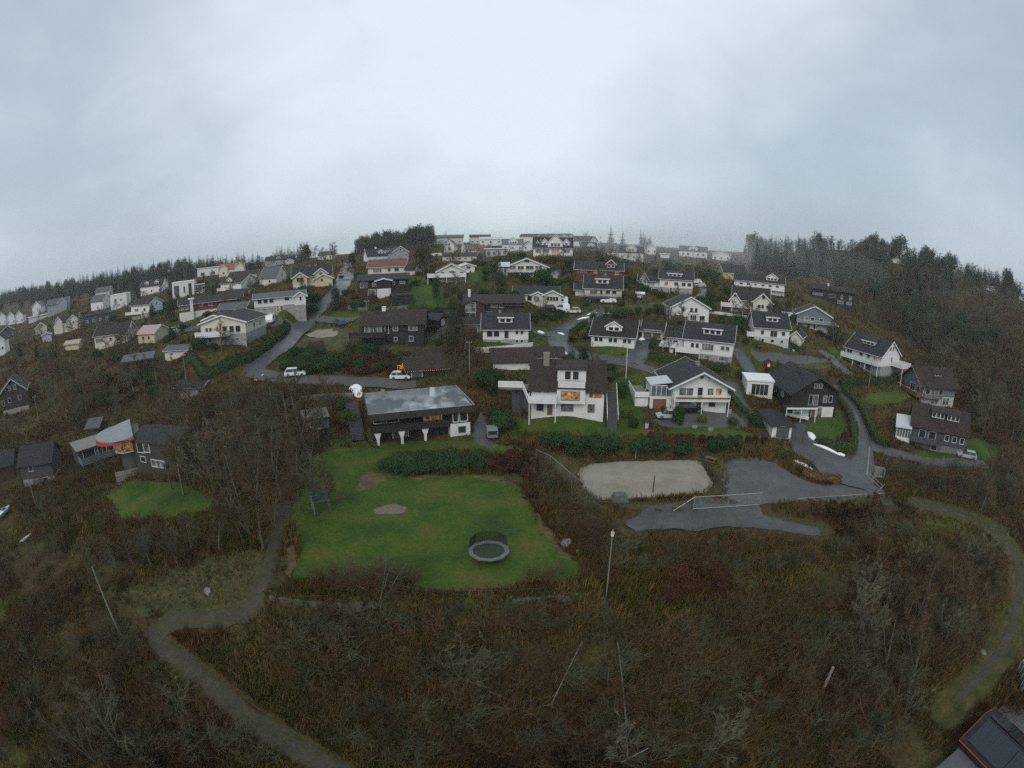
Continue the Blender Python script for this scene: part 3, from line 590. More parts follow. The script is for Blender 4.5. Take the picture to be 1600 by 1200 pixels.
# ---------------------------------------------------------------- the nearest houses
def near_houses():
    # large white house with the brown roof, in the middle
    root, b, k = house(886,650,113,43,'large white house with brown tiled roof, shed dormer and lit bay above the lawn', dep=9.5, pitch=38, wall='white', roof='r_brown', trim='dtrim', oh=.6, chim=[(-.62,.42,1.0,1.3)],
      frame='bluegrey', dorm=[dict(c=.1,w=4.7,h=2.3,f=.22,n=2)],
      win=[('S',.76,3.95,1.8,1.1,'l',dict(mull=1,bars=1)),('S',-.21,3.6,.85,1.9,'c'),('S',-.82,4.25,.9,.5),('S',-.58,4.25,.9,.5),('S',-.68,2.95,.5,.4),('S',.0,1.5,1.9,1.2,'c'),('S',.66,1.45,1.0,1.25,'c'),('S',-.48,1.1,.9,2.0,'brownwood'),('S',-.75,1.4,1.0,1.1),('E',0,4,1.1,1.1),('W',.2,4,1.1,1.1)],
      decks=[dict(a0=-1.04,a1=-.3,z=2.85,dep=2.2,posts=2,fm='trim')])
    L = b['L']; hb = 2.6
    bay = dict(x0=.09*L/2, y0=-1.0, L=4.6, D=1.0, he=4.75); mb = MB(); mb.box(bay['x0']-2.3, bay['x0']+2.3, -1.0, -.002, hb-.2, 4.9); o = mb.build('bay_window', M['white'], root)
    window(o, bay, 'S', -.1, 3.75, 2.9, 1.35, 'l', 'bluegrey', 2, bars=1)
    mb = MB(); mb.box(bay['x0']-2.5, bay['x0']+2.5, -1.25, -.002, 4.9, 5.05); mb.build('roof', M['dtrim'], o)
    sub = dict(x0=.1*L/2, y0=-.05, L=4.6, D=1.0); deck(root, sub, 'S', -.92, .92, 5.3, 1.0, posts=0, h=.8)
    mb = MB()                                        # walkway fence on the left and the stair on the right
    for k_ in range(3): mb.box(-L/2-5.6, -L/2-1.6, 1.2, 1.28, 4.3+k_*.36, 4.3+k_*.36+.32)
    for k_ in range(3): mb.hexa([(-L/2-1.6,1.2,4.3+k_*.36),(-L/2-.3,-2.2,2.7+k_*.36),(-L/2-.22,-2.15,2.7+k_*.36),(-L/2-1.52,1.25,4.3+k_*.36),(-L/2-1.6,1.2,4.62+k_*.36),(-L/2-.3,-2.2,3.02+k_*.36),(-L/2-.22,-2.15,3.02+k_*.36),(-L/2-1.52,1.25,4.62+k_*.36)])
    mb.build('railing', M['trim'], root)
    mb = MB(); mb.box(-L/2-5.6, -L/2-.1, 1.3, 4.4, 3.9, 4.1); mb.build('balcony', M['deck'], root)
    for a in (-5.4, -1.8): mb = MB(); mb.box(-L/2+a-.08, -L/2+a+.08, 1.4, 1.56, -2, 3.88); mb.build('post', M['dtrim'], root)
    mb = MB(); mb.box(-L/2-3.4, -L/2-.3, 2.4, 5, -2, 3.85); mb.build('wall', M['dgrey'], root)
    st = MB()
    for i in range(12): st.box(L/2+.6, L/2+2.2, -2.4+i*.5, -1.9+i*.5, -1.5+i*.32, .0+i*.32)
    st = st.build('stair', M['dgrey'], root)
    for a in (L/2+.5, L/2+2.25):
        mb = MB(); mb.hexa([(a,-2.4,.3),(a+.07,-2.4,.3),(a+.07,3.6,4.1),(a,3.6,4.1),(a,-2.4,1.2),(a+.07,-2.4,1.2),(a+.07,3.6,5.0),(a,3.6,5.0)]); mb.build('railing', M['trim'], st)
    # black flat roofed house
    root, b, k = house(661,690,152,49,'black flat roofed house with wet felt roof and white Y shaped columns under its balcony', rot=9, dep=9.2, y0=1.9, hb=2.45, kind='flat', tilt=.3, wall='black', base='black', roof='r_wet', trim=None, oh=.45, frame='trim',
      win=[('S',-.70,3.75,3.9,1.35,'d',dict(mull=1)),('S',.26,3.65,3.2,1.9,'l',dict(mull=2,frame='dtrim')),('S',-.06,3.5,1.8,2.0,'d',dict(frame='dtrim')),('S',.30,1.2,3.2,1.9,'d',dict(frame='dtrim')),('S',-.42,1.2,2.4,1.7,'curtain')])
    L = b['L']; he = b['he']
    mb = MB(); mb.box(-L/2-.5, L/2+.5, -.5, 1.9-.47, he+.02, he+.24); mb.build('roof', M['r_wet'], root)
    mb = MB(); mb.box(-L/2-.55, L/2+.55, -.6, -.51, he-.75, he+.36); mb.box(L/2+.51, L/2+.6, -.5, 11.7, he-.5, he+.4); mb.box(-L/2-.6, -L/2-.51, -.5, 11.7, he-.5, he+.4); mb.build('roof_edge', M['dtrim'], root)
    mb = MB(); mb.box(-L/2-.62, L/2+.62, -.64, -.5, he+.361, he+.40); mb.box(L/2+.5, L/2+.64, -.5, 11.7, he+.4, he+.45); mb.build('gutter', M['metal'], root)
    mb = MB(); mb.box(-L/2, L*.29, .05, 1.88, 2.25, 2.45); bal = mb.build('balcony', M['deck'], root)
    mb = MB(); mb.box(-L/2, L*.29, -.05, .04, 2.1, 3.25); mb.box(-L/2-.1, -L/2-.01, -.05, 1.9, 2.1, 3.25); mb.build('railing', M['black'], bal)
    mb = MB(); mb.box(L*.29+.01, L/2, .0, 1.88, 2.46, he-.01); mb.build('wall', M['black'], root)
    sub = dict(x0=L*.395, y0=0, L=L*.21, D=1.8); window(root, sub, 'S', -.75, 3.75, .75, 2.0); window(root, sub, 'S', .55, 3.75, 1.15, 2.0)
    mb = MB(); mb.box(L*.29, L/2, .03, 1.88, -2, 2.44); mb.build('base_wall', M['plaster'], root); window(root, sub, 'S', .25, 1.35, 1.1, .95, frame='bluegrey', off=-.02)
    for c in (-.5, -.255, -.015):
        mb = MB(); x = c*L+.7
        mb.prism([(x-.14, -1.5), (x+.14, -1.5), (x+.2, 1.0), (x+.62, 2.2), (x-.62, 2.2), (x-.2, 1.0)], 'y', .1, .5); mb.build('column', M['plaster'], root)
    mb = MB(); mb.box(-.32*L-.3, -.32*L+.3, 9.4, 10, he, he+1.3); mb.build('chimney', M['brick'], root)
    # white gabled house with conservatory
    root, b, k = house(1092,642,86,39,'white gabled house with conservatory, flower balcony and brown garage door', rot=17, dep=11, ridge='y', pitch=26, wall='white', roof='r_dark', oh=1.0, og=1.3, chim=[(.1,.5,.8,.6)],
      win=[('S',-.52,3.45,2.6,1.5,'c',dict(mull=1)),('S',-.02,3.3,.95,2.1),('S',.36,3.6,1.1,1.2,'c'),('S',.66,3.6,1.1,1.2,'l'),('S',-.04,1.1,.95,2.0,'brownwood'),('S',.46,1.35,1.3,1.1,'d'),('S',-.45,1.3,1.2,1.3,'c'),('S',0,6.2,.7,.45)],
      sky=[(.62,.42,.9,1.5),(.66,.42,.9,1.5)] and [], decks=[dict(a0=-1,a1=1.0,z=2.35,dep=1.7,rail='bars',posts=3,fm='trim')],
      wings=[dict(x0=-7.2,y0=.6,L=3.9,D=5.2,he=2.2,kind='flat',tilt=.05,wall='white',roof='deck',oh=.05,win=[('S',-.1,1.05,2.5,1.9,'bdoor')])])
    L = b['L']; box = dict(x0=-L/2-1.95+.0, y0=.7, L=3.7, D=5.0)
    c = MB(); c.box(box['x0']-1.8, box['x0']+1.8, .75, 5.6, 2.47, 4.3); cv = c.build('conservatory', M['cglass'], root)
    fr = MB()
    for i in range(5): a = box['x0']-1.85+i*.925; fr.box(a-.05, a+.05, .66, .745, 2.47, 4.35)
    for i in range(6): a = .75+i*.97; fr.box(box['x0']-1.9, box['x0']-1.805, a-.05, a+.05, 2.47, 4.35)
    fr.box(box['x0']-1.9, box['x0']+1.9, .62, .744, 4.3, 4.45); fr.box(box['x0']-1.95, box['x0']-1.806, .6, 5.6, 4.3, 4.45); fr.build('frame', M['trim'], cv)
    r = MB(); r.hexa([(box['x0']-2.1,.4,4.46),(box['x0']+1.9,.4,5.0),(box['x0']+1.9,5.8,5.0),(box['x0']-2.1,5.8,4.46),(box['x0']-2.1,.4,4.6),(box['x0']+1.9,.4,5.14),(box['x0']+1.9,5.8,5.14),(box['x0']-2.1,5.8,4.6)]); r.build('roof', M['r_light'], cv)
    mb = MB(); mb.box(-L/2-6.6, -L/2-4.0, 1.2, 9, 2.0, 2.2); dk = mb.build('balcony', M['deck'], root)
    mb = MB()
    for i in range(3): mb.box(-L/2-6.68, -L/2-6.6, 1.2, 9, 2.1+i*.36, 2.42+i*.36)
    mb.box(-L/2-6.6, -L/2-4.0, 1.1, 1.18, 2.1, 3.1); mb.build('railing', M['trim'], dk)
    mb = MB(); mb.box(-L/2-6.5, -L/2-4.1, 1.4, 9, -2, 1.98); mb.build('base_wall', M['plaster'], root)
    fl = MB()
    for i in range(60):
        a = -L/2+.3+(L-.6)*i/59; fl.hexa([(a-.08,-1.95,2.75),(a+.08,-1.95,2.75),(a+.08,-1.8,2.75),(a-.08,-1.8,2.75),(a-.1+rng.uniform(-.06,.06),-2.0,3.0),(a+.1,-2.0,2.95+rng.uniform(0,.12)),(a+.1,-1.78,3.0),(a-.1,-1.78,2.98)])
    fl.build('flower_box', mat('dry_flowers', (.22,.12,.05), .8, (.08,.09,.03), 6, 3, lo=.4, hi=.6), root)
    # black gabled house on the right and its outbuildings
    root, b, k = house(1270,652,74,39,'black stained gabled house with open carport and white panels below', rot=30, dep=12.5, ridge='y', pitch=28, hbp=17, wall='black', base='black', roof='r_black', trim='dtrim', oh=1.0, og=1.0, frame='lgrey', chim=[(-.25,.5,.5,.5,'dmetal')],
      win=[('S',-.2,3.5,.8,1.9),('S',.02,3.5,.9,1.9,'c'),('S',.42,3.7,.8,1.2,'c'),('S',.66,3.7,.8,1.2),('S',-.05,6.3,.7,.8,'c'),('S',.16,6.3,.7,.8,'c'),('S',.60,1.0,2.6,1.95,'plaster'),('S',-.02,1.0,.9,2.0,'brownwood'),('S',.26,1.1,1.2,1.9,'curtain'),('S',-.55,1.0,3.6,1.7,'plaster'),('W',.3,3.6,1.2,1.1),('W',-.3,3.6,1.2,1.1)],
      decks=[dict(a0=-1.35,a1=-.1,z=2.5,dep=2.2,rail=None,posts=3,fm='dtrim')])
    mb = MB(); L = b['L']; mb.box(-L*.68, -L*.05, -2.3, -2.22, 2.3, 2.62); mb.build('beam', M['trim'], root)
    root, b, k = house(1186,620,42,24,'small white sunroom with white flat roof beside the black gabled house', rot=14, dep=5.5, kind='flat', tilt=.2, wall='white', roof='r_white', oh=.15, fd=5, cat='sunroom', name='sunroom', win=[('S',-.0,1.5,3.6,2.2,'d',dict(mull=3))])
    house(1220,685,31,19,'detached white garage with dark door and black single slope roof', rot=20, dep=8.5, ridge='y', pitch=9, wall='white', roof='r_black', trim='dtrim', oh=.5, cat='garage', name='garage', win=[('S',.08,1.15,2.5,2.0,'ddoor')])
    # dark houses at the right edge
    root, b, k = house(1462,706,95,33,'dark grey house with two triple dormers and a lean-to conservatory', rot=8, dep=9, pitch=36, hbp=11, wall='dgrey', base='stone', roof='r_brown', trim='dtrim', oh=.6,
      dorm=[dict(c=-.13,w=3.0,h=1.5,f=.45,n=3,kind='shed',wall='dbrown'),dict(c=.42,w=3.0,h=1.5,f=.45,n=3,kind='shed',wall='dbrown')],
      win=[('S',.28,3.2,.9,1.1),('S',.56,3.2,.9,1.1),('S',.84,3.2,.9,1.1),('S',-.25,3.1,1.6,1.5),('S',-.6,3.1,1.4,1.5),('S',-.1,1.0,1.2,1.4)], decks=[dict(a0=-1,a1=.1,z=1.9,dep=1.8,m='dgrey',posts=3)])
    L = b['L']; c = MB(); c.box(-L/2-3.2, -L/2-.05, -1.2, 4.2, 1.5, 3.7); cv = c.build('conservatory', M['cglass'], root)
    fr = MB()
    for i in range(6): a = -L/2-3.2+i*.62; fr.box(a-.05, a+.05, -1.3, -1.21, 1.4, 3.75)
    for i in range(6): a = -1.2+i*1.05; fr.box(-L/2-3.3, -L/2-3.21, a-.05, a+.05, 1.4, 3.75)
    fr.box(-L/2-3.3, -L/2, -1.32, -1.2, 1.2, 1.95); fr.box(-L/2-3.34, -L/2-3.2, -1.2, 4.2, 1.2, 1.95); fr.build('frame', M['trim'], cv)
    r = MB(); r.hexa([(-L/2-3.7,-1.8,3.78),(-L/2-.02,-1.8,3.95),(-L/2-.02,4.6,5.0),(-L/2-3.7,4.6,4.9),(-L/2-3.7,-1.8,3.9),(-L/2-.02,-1.8,4.07),(-L/2-.02,4.6,5.12),(-L/2-3.7,4.6,5.02)]); r.build('roof', M['r_light'], cv)
    mb = MB(); mb.box(-L/2-3.2, -L/2, -1.1, 4.2, -2, 1.48); mb.build('base_wall', M['plaster'], root)
    root, b, k = house(1464,634,54,29,'dark green gabled house outlined with orange string lights', rot=38, dep=10, pitch=34, hbp=13, wall='bluegrey', base='lgrey', roof='r_brown', trim='dtrim', oh=.9, og=1.2, dorm=[dict(c=.1,w=2.6,h=.9,f=.5,n=2,kind='shed')],
      win=[('S',-.7,3.3,1.3,1.3),('S',-.4,3.3,1.3,1.3,'c'),('S',.1,3.3,1.3,1.2),('S',-.2,1.1,2.2,1.7,'c'),('S',.5,1.1,2.2,1.7,'c'),('W',0,3.2,2.2,1.8),('W',.55,3.2,1.2,1.6)], decks=[dict(f='W',a0=-1,a1=1,z=2.1,dep=1.8,m='brownwood',posts=3),dict(a0=-1,a1=.1,z=2.1,dep=1.2,m='greywood',posts=3,rail='bars')])
    L, D, he, zr = b['L'], b['D'], b['he'], b['zr']; ax = -L/2-1.32
    sl = empty('string_lights', root.location, root.rotation_euler.z, 'orange string lights along the gable edge and balcony of the dark green house', 'string lights')
    pth = [(ax,-.9,he-.3),(ax,D/2,zr+.1),(ax,D+.9,he-.3)]; bl = MB(); wr = MB()
    def bulbs(p, q, n):
        wr.tube(p, q, .02, n=4)
        for i in range(n):
            t = (i+.5)/n; c = [p[j]+(q[j]-p[j])*t+rng.uniform(-.05,.05) for j in range(3)]; s = .04; bl = MB(); bl.box(c[0]-s, c[0]+s, c[1]-s, c[1]+s, c[2]-s-.06, c[2]+s-.06); bl.build('bulb', M['bulb'], sl)
    bulbs(pth[0], pth[1], 18); bulbs(pth[1], pth[2], 18); bulbs((ax-.6,-.2,3.15), (ax-.6,D,3.15), 24); bulbs((-L/2-.1,-.95,he-.3), (-L/2-.1,-.1,2.2), 10); wr.build('wire', M['dmetal'], sl)
    house(1346,575,61,25,'white house with long white balcony and three pane shed dormer beside the bare hillside', rot=-36, dep=9, pitch=37, hbp=10, wall='white', base='concrete', roof='r_dark', dorm=[dict(c=.0,w=4.2,h=1.0,f=.45,n=3)],
      win=[('S',-.75,3.6,1.8,1.4),('S',-.1,3.5,1.1,1.1),('S',.3,3.5,1.0,1.0),('S',.66,3.5,1.1,1.1,'l'),('E',-.15,6.0,.7,.9),('E',.15,6.0,.7,.9),('E',.1,3.3,.6,1.2),('S',-.2,.9,1.5,.9),('S',.4,.9,2.2,1.6,'ddoor')], decks=[dict(a0=-1.05,a1=1,z=2.0,dep=1.5,posts=4),dict(f='E',a0=.1,a1=1.0,z=2.0,dep=4,posts=2)])
    # the lit log shed by the lane
    root, b, k = house(668,590,60,15,'black log shed with orange string lights under its roof edge', rot=8, dep=7, kind='flat', tilt=1.7, wall='black', roof='r_brown', trim='dtrim', oh=.6, cat='shed', name='shed', win=[('S',-.55,1.0,2.0,1.5,'ddoor')])
    L, he = b['L'], b['he']; sl = empty('string_lights', root.location, root.rotation_euler.z, 'orange string lights along the roof edge of the black log shed', 'string lights'); bl = MB(); wr = MB()
    bulbs((-L/2-.7,-.75,he-.25), (L/2+.7,-.75,he-.25), 24); bulbs((-L/2-.75,-.6,he-.1), (-L/2-.75,3.6,he+.9), 8); wr.build('wire', M['dmetal'], sl)
    sl = empty('string_lights', root.location, root.rotation_euler.z, 'tangle of orange string lights on the shrub beside the black log shed', 'string lights'); bl = MB(); wr = MB(); q = (-L/2-1.8, 2, he+.6)
    for i in range(9): n_ = (-L/2-1.2+rng.uniform(-.9,.5), 2+rng.uniform(-.6,.6), he+rng.uniform(-.6,1.0)); bulbs(q, n_, 5); q = n_
    wr.build('wire', M['dmetal'], sl)
    # long garage roofs behind the big white house
    house(802,578,62,13,'low white garage with long brown roof behind the large white house', rot=6, dep=9, pitch=22, wall='plaster', roof='r_brown', trim='dtrim', cat='garage', name='garage')
    house(856,566,46,10,'low garage with brown roof next to the road bend', rot=0, dep=7, pitch=18, wall='plaster', roof='r_brown', trim='dtrim', cat='garage', name='garage')
    # stone shed, dark houses and round roofed house on the left
    house(496,672,40,17,'low stone shed with flat mossy roof and a white curtained opening', rot=4, dep=5, kind='flat', tilt=.1, wall='stone', roof=None or 'deck', trim='dtrim', oh=.2, cat='shed', name='shed', win=[('S',.3,1.0,.9,1.5,'c'),('S',-.25,1.1,1.0,1.0)])
    root, b, k = house(247,742,62,49,'dark grey house with round red rimmed roof and lit corner windows', rot=-46, dep=8, pitch=16, hb=.7, wall='dtaupe', base='concrete', roof='r_dark', trim='dtrim', oh=.3,
      win=[('S',-.62,4.4,1.6,1.6),('S',-.3,4.5,1.4,1.4,'c'),('S',-.6,2.4,1.2,.9),('S',.15,2.0,3.2,1.1,'c')])
    L, he = b['L'], b['he']; e = empty('x', (0,0,0)); bpy.data.objects.remove(e)
    x, y, z, s = G(214, 734); az = math.atan2(x, y); rl = Vector(root.location); ca, sa = math.cos(-az-root.rotation_euler.z), math.sin(-az-root.rotation_euler.z)
    rz = root.rotation_euler.z; dx, dy = x-rl.x, y-rl.y; ox, oy = dx*math.cos(rz)+dy*math.sin(rz), -dx*math.sin(rz)+dy*math.cos(rz); dz = z-rl.z
    W_ = lambda px_, py_, pz_: (ox+px_*ca-py_*sa, oy+px_*sa+py_*ca, dz+pz_)
    def disc(zb, zt, ex, ey, x1, n=22):
        m_ = MB(); ring = [(-ex*math.sin(math.pi*i/n), 3.2-ey*math.cos(math.pi*i/n)) for i in range(n+1)]; ring = [(x1, 3.2-ey)]+ring+[(x1, 3.2+ey)]; N_ = len(ring)
        m_.v = [W_(a, c, zb) for a, c in ring]+[W_(a, c, zt+.16*a) for a, c in ring]; m_.face(*range(N_)); m_.face(*range(2*N_-1, N_-1, -1))
        for i in range(N_): j = (i+1) % N_; m_.face(i, N_+i, N_+j, j)
        return m_
    o = disc(6.05, 6.45, 6.6, 5.6, .6).build('roof', mat('pale_grey_roof_sheet', (.2,.215,.23), .5, (.25,.265,.28), 1, 3), root); recalc(o)
    o = disc(5.86, 6.06, 6.68, 5.7, .6).build('roof_rim', M['redtrim'], root); recalc(o)
    o = disc(-2, 5.9, 2.4, 3.0, 2).build('wall', M['dgrey'], root); recalc(o)
    m_ = MB(); P = lambda a,c,z_: W_(a,c,z_)
    def wq(a0,c0,a1,c1,z0,z1,mm,nm,d=.06):
        m_ = MB(); nx, ny = (c1-c0), -(a1-a0); ln = math.hypot(nx, ny); nx, ny = nx/ln*d, ny/ln*d
        m_.hexa([P(a0,c0,z0),P(a1,c1,z0),P(a1+nx,c1+ny,z0),P(a0+nx,c0+ny,z0),P(a0,c0,z1),P(a1,c1,z1),P(a1+nx,c1+ny,z1),P(a0+nx,c0+ny,z1)]); return recalc(m_.build(nm, M[mm], root))
    for a0, c0, a1, c1 in ((-3.2,1.0,-1.7,-.3),(-1.6,-.32,.2,-.32),(.35,-.35,2.0,-.35)):
        w_ = wq(a0,c0,a1,c1,3.5,5.5,'lit','window'); wq(a0,c0-.08,a1,c1-.08,3.35,3.52,'trim','window_sill'); wq(a0,c0-.08,a0+.12,c0-.09,3.5,5.6,'trim','window_post')
    m_ = MB()
    for i in range(6): m_.hexa([P(-4.2,-3.6+i*.55,-1.6),P(2.4,-3.6+i*.55,-1.6),P(2.4,-3.05+i*.55,-1.6),P(-4.2,-3.05+i*.55,-1.6),P(-4.2,-3.6+i*.55,-.9+i*.28),P(2.4,-3.6+i*.55,-.9+i*.28),P(2.4,-3.05+i*.55,-.9+i*.28),P(-4.2,-3.05+i*.55,-.9+i*.28)])
    m_.build('stair', M['greywood'], root)
    house(150,722,54,22,'grey timber terrace pavilion with flat roof beside the round roofed house', rot=12, dep=5.5, kind='flat', tilt=.35, wall='dgrey', roof='greywood', trim='dtrim', oh=.3, cat='pavilion', name='pavilion', win=[('S',-.3,2.0,2.6,1.6,'d',dict(mull=0)),('S',.55,2.0,1.8,1.6,'d')], decks=[dict(a0=-1,a1=1.25,z=1.1,dep=2.6,m='bluegrey',posts=3)])
    house(146,680,20,10,'small grey roofed hut above the terrace pavilion', rot=-20, dep=4, kind='flat', tilt=.8, wall='dgrey', roof='r_grey', trim='dtrim', cat='hut', name='hut')
    house(62,756,54,30,'dark boathouse with grey roof and pale concrete base low on the left', rot=-24, dep=8, pitch=30, hbp=9, wall='dgrey', base='concrete', roof='r_dark', trim='dtrim', win=[('S',.45,.7,1.1,.8),('S',-.3,3.2,1.0,1.0)])
    house(8,752,40,22,'dark brown hut with black roof at the left edge', rot=-18, dep=7, pitch=28, wall='dbrown', roof='r_dark', trim='dtrim', cat='hut', name='hut')
    house(26,645,46,30,'grey brown gabled house with four white windows at the left edge', rot=-8, dep=10, ridge='y', pitch=37, wall='dbrown', base='concrete', hbp=7, roof='r_dark', frame='lgrey', trim='lgrey', win=[('S',-.2,7,.8,1.2,'c'),('S',.2,7,.8,1.2,'c'),('S',-.35,3.8,.9,1.2),('S',.45,3.9,.9,1.2),('S',-.85,3.4,.6,1.4)])
    root, b, k = house(297,620,42,14,'grey garage with pale door in its right end among bare trees', rot=-32, dep=5.5, pitch=14, wall='grey', roof='r_dark', trim='lgrey', cat='garage', name='garage', win=[('E',0,1.0,3.8,1.7,'gdoor')])
    # solar roof at the bottom right corner
    A_, B_ = np.array(flat_pt(1556, 1106, -8.2)), np.array(flat_pt(1500, 1156, -8.2)); mid_ = (A_+B_)/2; v_ = (B_-A_)/np.linalg.norm(B_-A_); u_ = np.array([v_[1], -v_[0]]); u_ = u_ if u_[0] > 0 else -u_; D_ = float(np.linalg.norm(B_-A_)); c_ = mid_+u_*6.6
    root = empty('house', (c_[0], c_[1], -11.4), math.atan2(u_[1], u_[0]), 'dark roofed house with solar panels and red roof edges in the lower right corner', 'house')
    b = dict(L=12.4, D=D_-.9, he=3.2, pitch=20, wall='dbrown', roof='r_black', trim='redtrim', oh=.45, base='concrete', y0=-D_/2+.45, fd=6); body(root, b)
    mb = MB(); y1_ = b['y0']+b['D']; mb.hexa([(-6.4,y1_+.5,2.3),(6.4,y1_+.5,2.3),(6.4,y1_+5.5,1.6),(-6.4,y1_+5.5,1.6),(-6.4,y1_+.5,2.45),(6.4,y1_+.5,2.45),(6.4,y1_+5.5,1.75),(-6.4,y1_+5.5,1.75)]); mb.build('roof', M['r_grey'], root)
    mb = MB(); mb.hexa([(-6.1,b['y0']-5.2,1.6),(6.1,b['y0']-5.2,1.6),(6.1,b['y0']-.5,2.3),(-6.1,b['y0']-.5,2.3),(-6.1,b['y0']-5.2,1.75),(6.1,b['y0']-5.2,1.75),(6.1,b['y0']-.5,2.45),(-6.1,b['y0']-.5,2.45)]); mb.build('roof', M['r_grey'], root)
    prof, zr = roof_prof(b)
    for side in (0, 1):
        (p0, z0), (p1, z1) = (prof[0], prof[1]) if side == 0 else (prof[2], prof[1])
        for c in (-2.95, 2.95):
            mb = MB(); f_ = lambda t: (p0+(p1-p0)*t, z0+(z1-z0)*t+.22+.12); q = sorted([f_(.1), f_(.92)]); mb.chevron(q, .05, 'x', c-2.85, c+2.85)
            o = mb.build('solar_panel', mat('solar_cells', (.008,.012,.02), .12, (.012,.018,.03), 3, 2, spec=.6), root)
            fr = MB()
            for i in range(7): a = c-2.85+i*5.7/6; fr.chevron([(p, z+.012) for p, z in q], .05, 'x', a-.025, a+.025)
            fr.build('frame', M['dmetal'], o)
# ---------------------------------------------------------------- the town on the slope
def W3(z=1.5, n=3, w=1.1, h=1.1, f='S', lit=None, kd='d', span=.72):
    return [(f, (0 if n == 1 else -span+2*span*i/(n-1)), z, w, h, 'l' if lit == i else kd) for i in range(n)]
def town():
    T = dict(far=True)
    # middle band
    house(614,538,97,31,'black house with white base storey and pillared deck above the log shed', rot=-8, dep=9, pitch=27, hb=2.0, wall='black', base='plaster', roof='r_brown', trim='dtrim', chim=[(-.35,.5,.8,.9,'plaster')],
      win=[('S',-.62,3.35,3.6,1.2,'c',dict(mull=3)),('S',-.18,3.2,.7,1.6,'d'),('S',.1,3.4,1.0,1.0,'c'),('S',.66,3.4,1.7,1.0,'c'),('S',.1,1.1,.6,.7),('S',.6,1.1,.8,1.0),('E',.2,3.4,.5,1.1,'c')], decks=[dict(a0=-1.35,a1=-.2,z=2.05,dep=2.2,m='black',posts=4)])
    house(677,512,17,13,'black shed with white end wall behind the pillared black house', rot=-30, dep=4, pitch=28, wall='black', roof='r_dark', trim='dtrim', cat='shed', name='shed', win=[('E',0,1,1.4,1.4,'plaster')])
    house(600,462,78,25,'black and white two storey house beside the steep road', dep=8, pitch=16, hb=2.0, wall='black', base='plaster', roof='r_dark', trim='dtrim', oh=.7, win=[('S',-.8,3.1,1.8,1.3,'c'),('S',-.4,3.1,.7,.9,'c'),('S',-.24,3.1,.7,.9,'c'),('S',-.08,3.1,.7,.9,'c'),('S',.4,3.2,.5,.8,'c'),('S',.75,3.3,1.3,.6,'c'),('S',-.2,.9,.7,.9),('S',.08,.95,.9,1.9,'black'),('S',-.48,1,1.9,1.5,'curtain')], wings=[dict(x0p=0,y0=-1.4,Lp=22,D=1.4,hep=24,pitch=14,ridge='y',roof='r_dark',wall='black',hb=2.0,base='plaster')])
    house(628,476,36,14,'low black carport wall below the black and white house', dep=3, kind='flat', tilt=.1, wall='black', base='concrete', roof='r_dark', trim='dtrim', oh=.1, cat='carport', name='carport', hb=.5)
    house(790,536,71,22,'white house with grey roof, wide dormer and white retaining wall below', dep=8.5, pitch=33, hbp=5.5, wall='white', base='concrete', roof='r_dark', chim=[(-.25,.5,.6,.6)], dorm=[dict(c=.0,w=3.0,h=1.3,f=.35,n=2)],
      win=[('S',-.7,2.0,1.2,1.2),('S',-.4,2.0,1.2,1.2),('S',.04,1.9,.9,1.7),('S',.5,2.3,.6,.7),('S',.72,2.3,.6,.7),('S',-.3,.4,1.2,.5,'c'),('S',.5,.4,.6,.6),('S',.72,.4,.6,.6)])
    house(737,521,30,14,'stone carport with dark roof left of the grey roofed white house', rot=0, dep=6, pitch=20, wall='stone', roof='r_dark', trim='lgrey', cat='carport', name='carport', win=[('S',.1,.8,2.2,1.3,'ddoor')])  # dark panel painted for the shade inside the open carport
    house(772,497,92,24,'wide dark brown house with tall white chimney and gabled front window', dep=9, pitch=17, hbp=8, wall='dbrown', base='dbrown', roof='r_brown', trim='dtrim', oh=.7, frame='lgrey', chim=[(-.85,.35,.6,1.4,'plaster')],
      win=[('S',.0,3,1.4,.8,'c'),('S',.3,3,1.5,1.0,'c'),('S',.85,2.6,2.0,1.0,'c'),('S',-.2,1.2,1.8,.6)], wings=[dict(x0p=-30,y0=-1.5,Lp=30,D=6,hep=24,pitch=20,ridge='y',hbp=8,oh=.8,trim='dtrim',frame='lgrey',win=[('S',-.4,2.7,2.2,2.2,'c',dict(mull=1,bars=1)),('S',-.2,.9,1.2,1.0)]),dict(x0p=32,y0=-.6,Lp=28,D=6,hep=20,pitch=18,trim='dtrim')])
    house(838,475,70,15,'cream bungalow with two front gables beside the parked motorhome', dep=9, pitch=20, wall='cream', roof='r_dark', win=[('S',-.3,1.5,1.2,1.2)], wings=[dict(x0p=25,y0=-1.2,Lp=27,D=6,hep=15,pitch=25,ridge='y',win=[('S',-.5,1.5,.7,1.1),('S',-.17,1.5,.7,1.1),('S',.17,1.5,.7,1.1),('S',.5,1.5,.7,1.1)]),dict(x0p=2,y0=-1.0,Lp=18,D=5,hep=15,pitch=24,ridge='y',win=[('S',-.2,1.4,1.5,1.5,'c')]),dict(x0p=-40,y0=1,Lp=28,D=5,hep=9,kind='flat',tilt=.2,roof='r_light')])
    house(957,541,68,16,'white bungalow with black roof and small gable dormer inside the road bend', rot=-9, dep=9.5, pitch=33, wall='white', roof='r_black', dorm=[dict(c=.0,w=3.6,h=1.2,f=.25,n=2,kind='gable',pitch=30)], win=[('S',c,1.35,.8,.9) for c in (-.76,-.55,.2-.3,.15-.03,.55,.76)])
    house(1019,529,33,11,'white double garage with two arched openings joined to the white bungalow', rot=-5, dep=8, pitch=24, wall='white', roof='r_black', cat='garage', name='garage', win=[('S',-.45,1.0,1.9,1.8,'ddoor'),('S',.42,1.0,1.9,1.8,'ddoor')])  # two dark panels paint the shade within the open arches
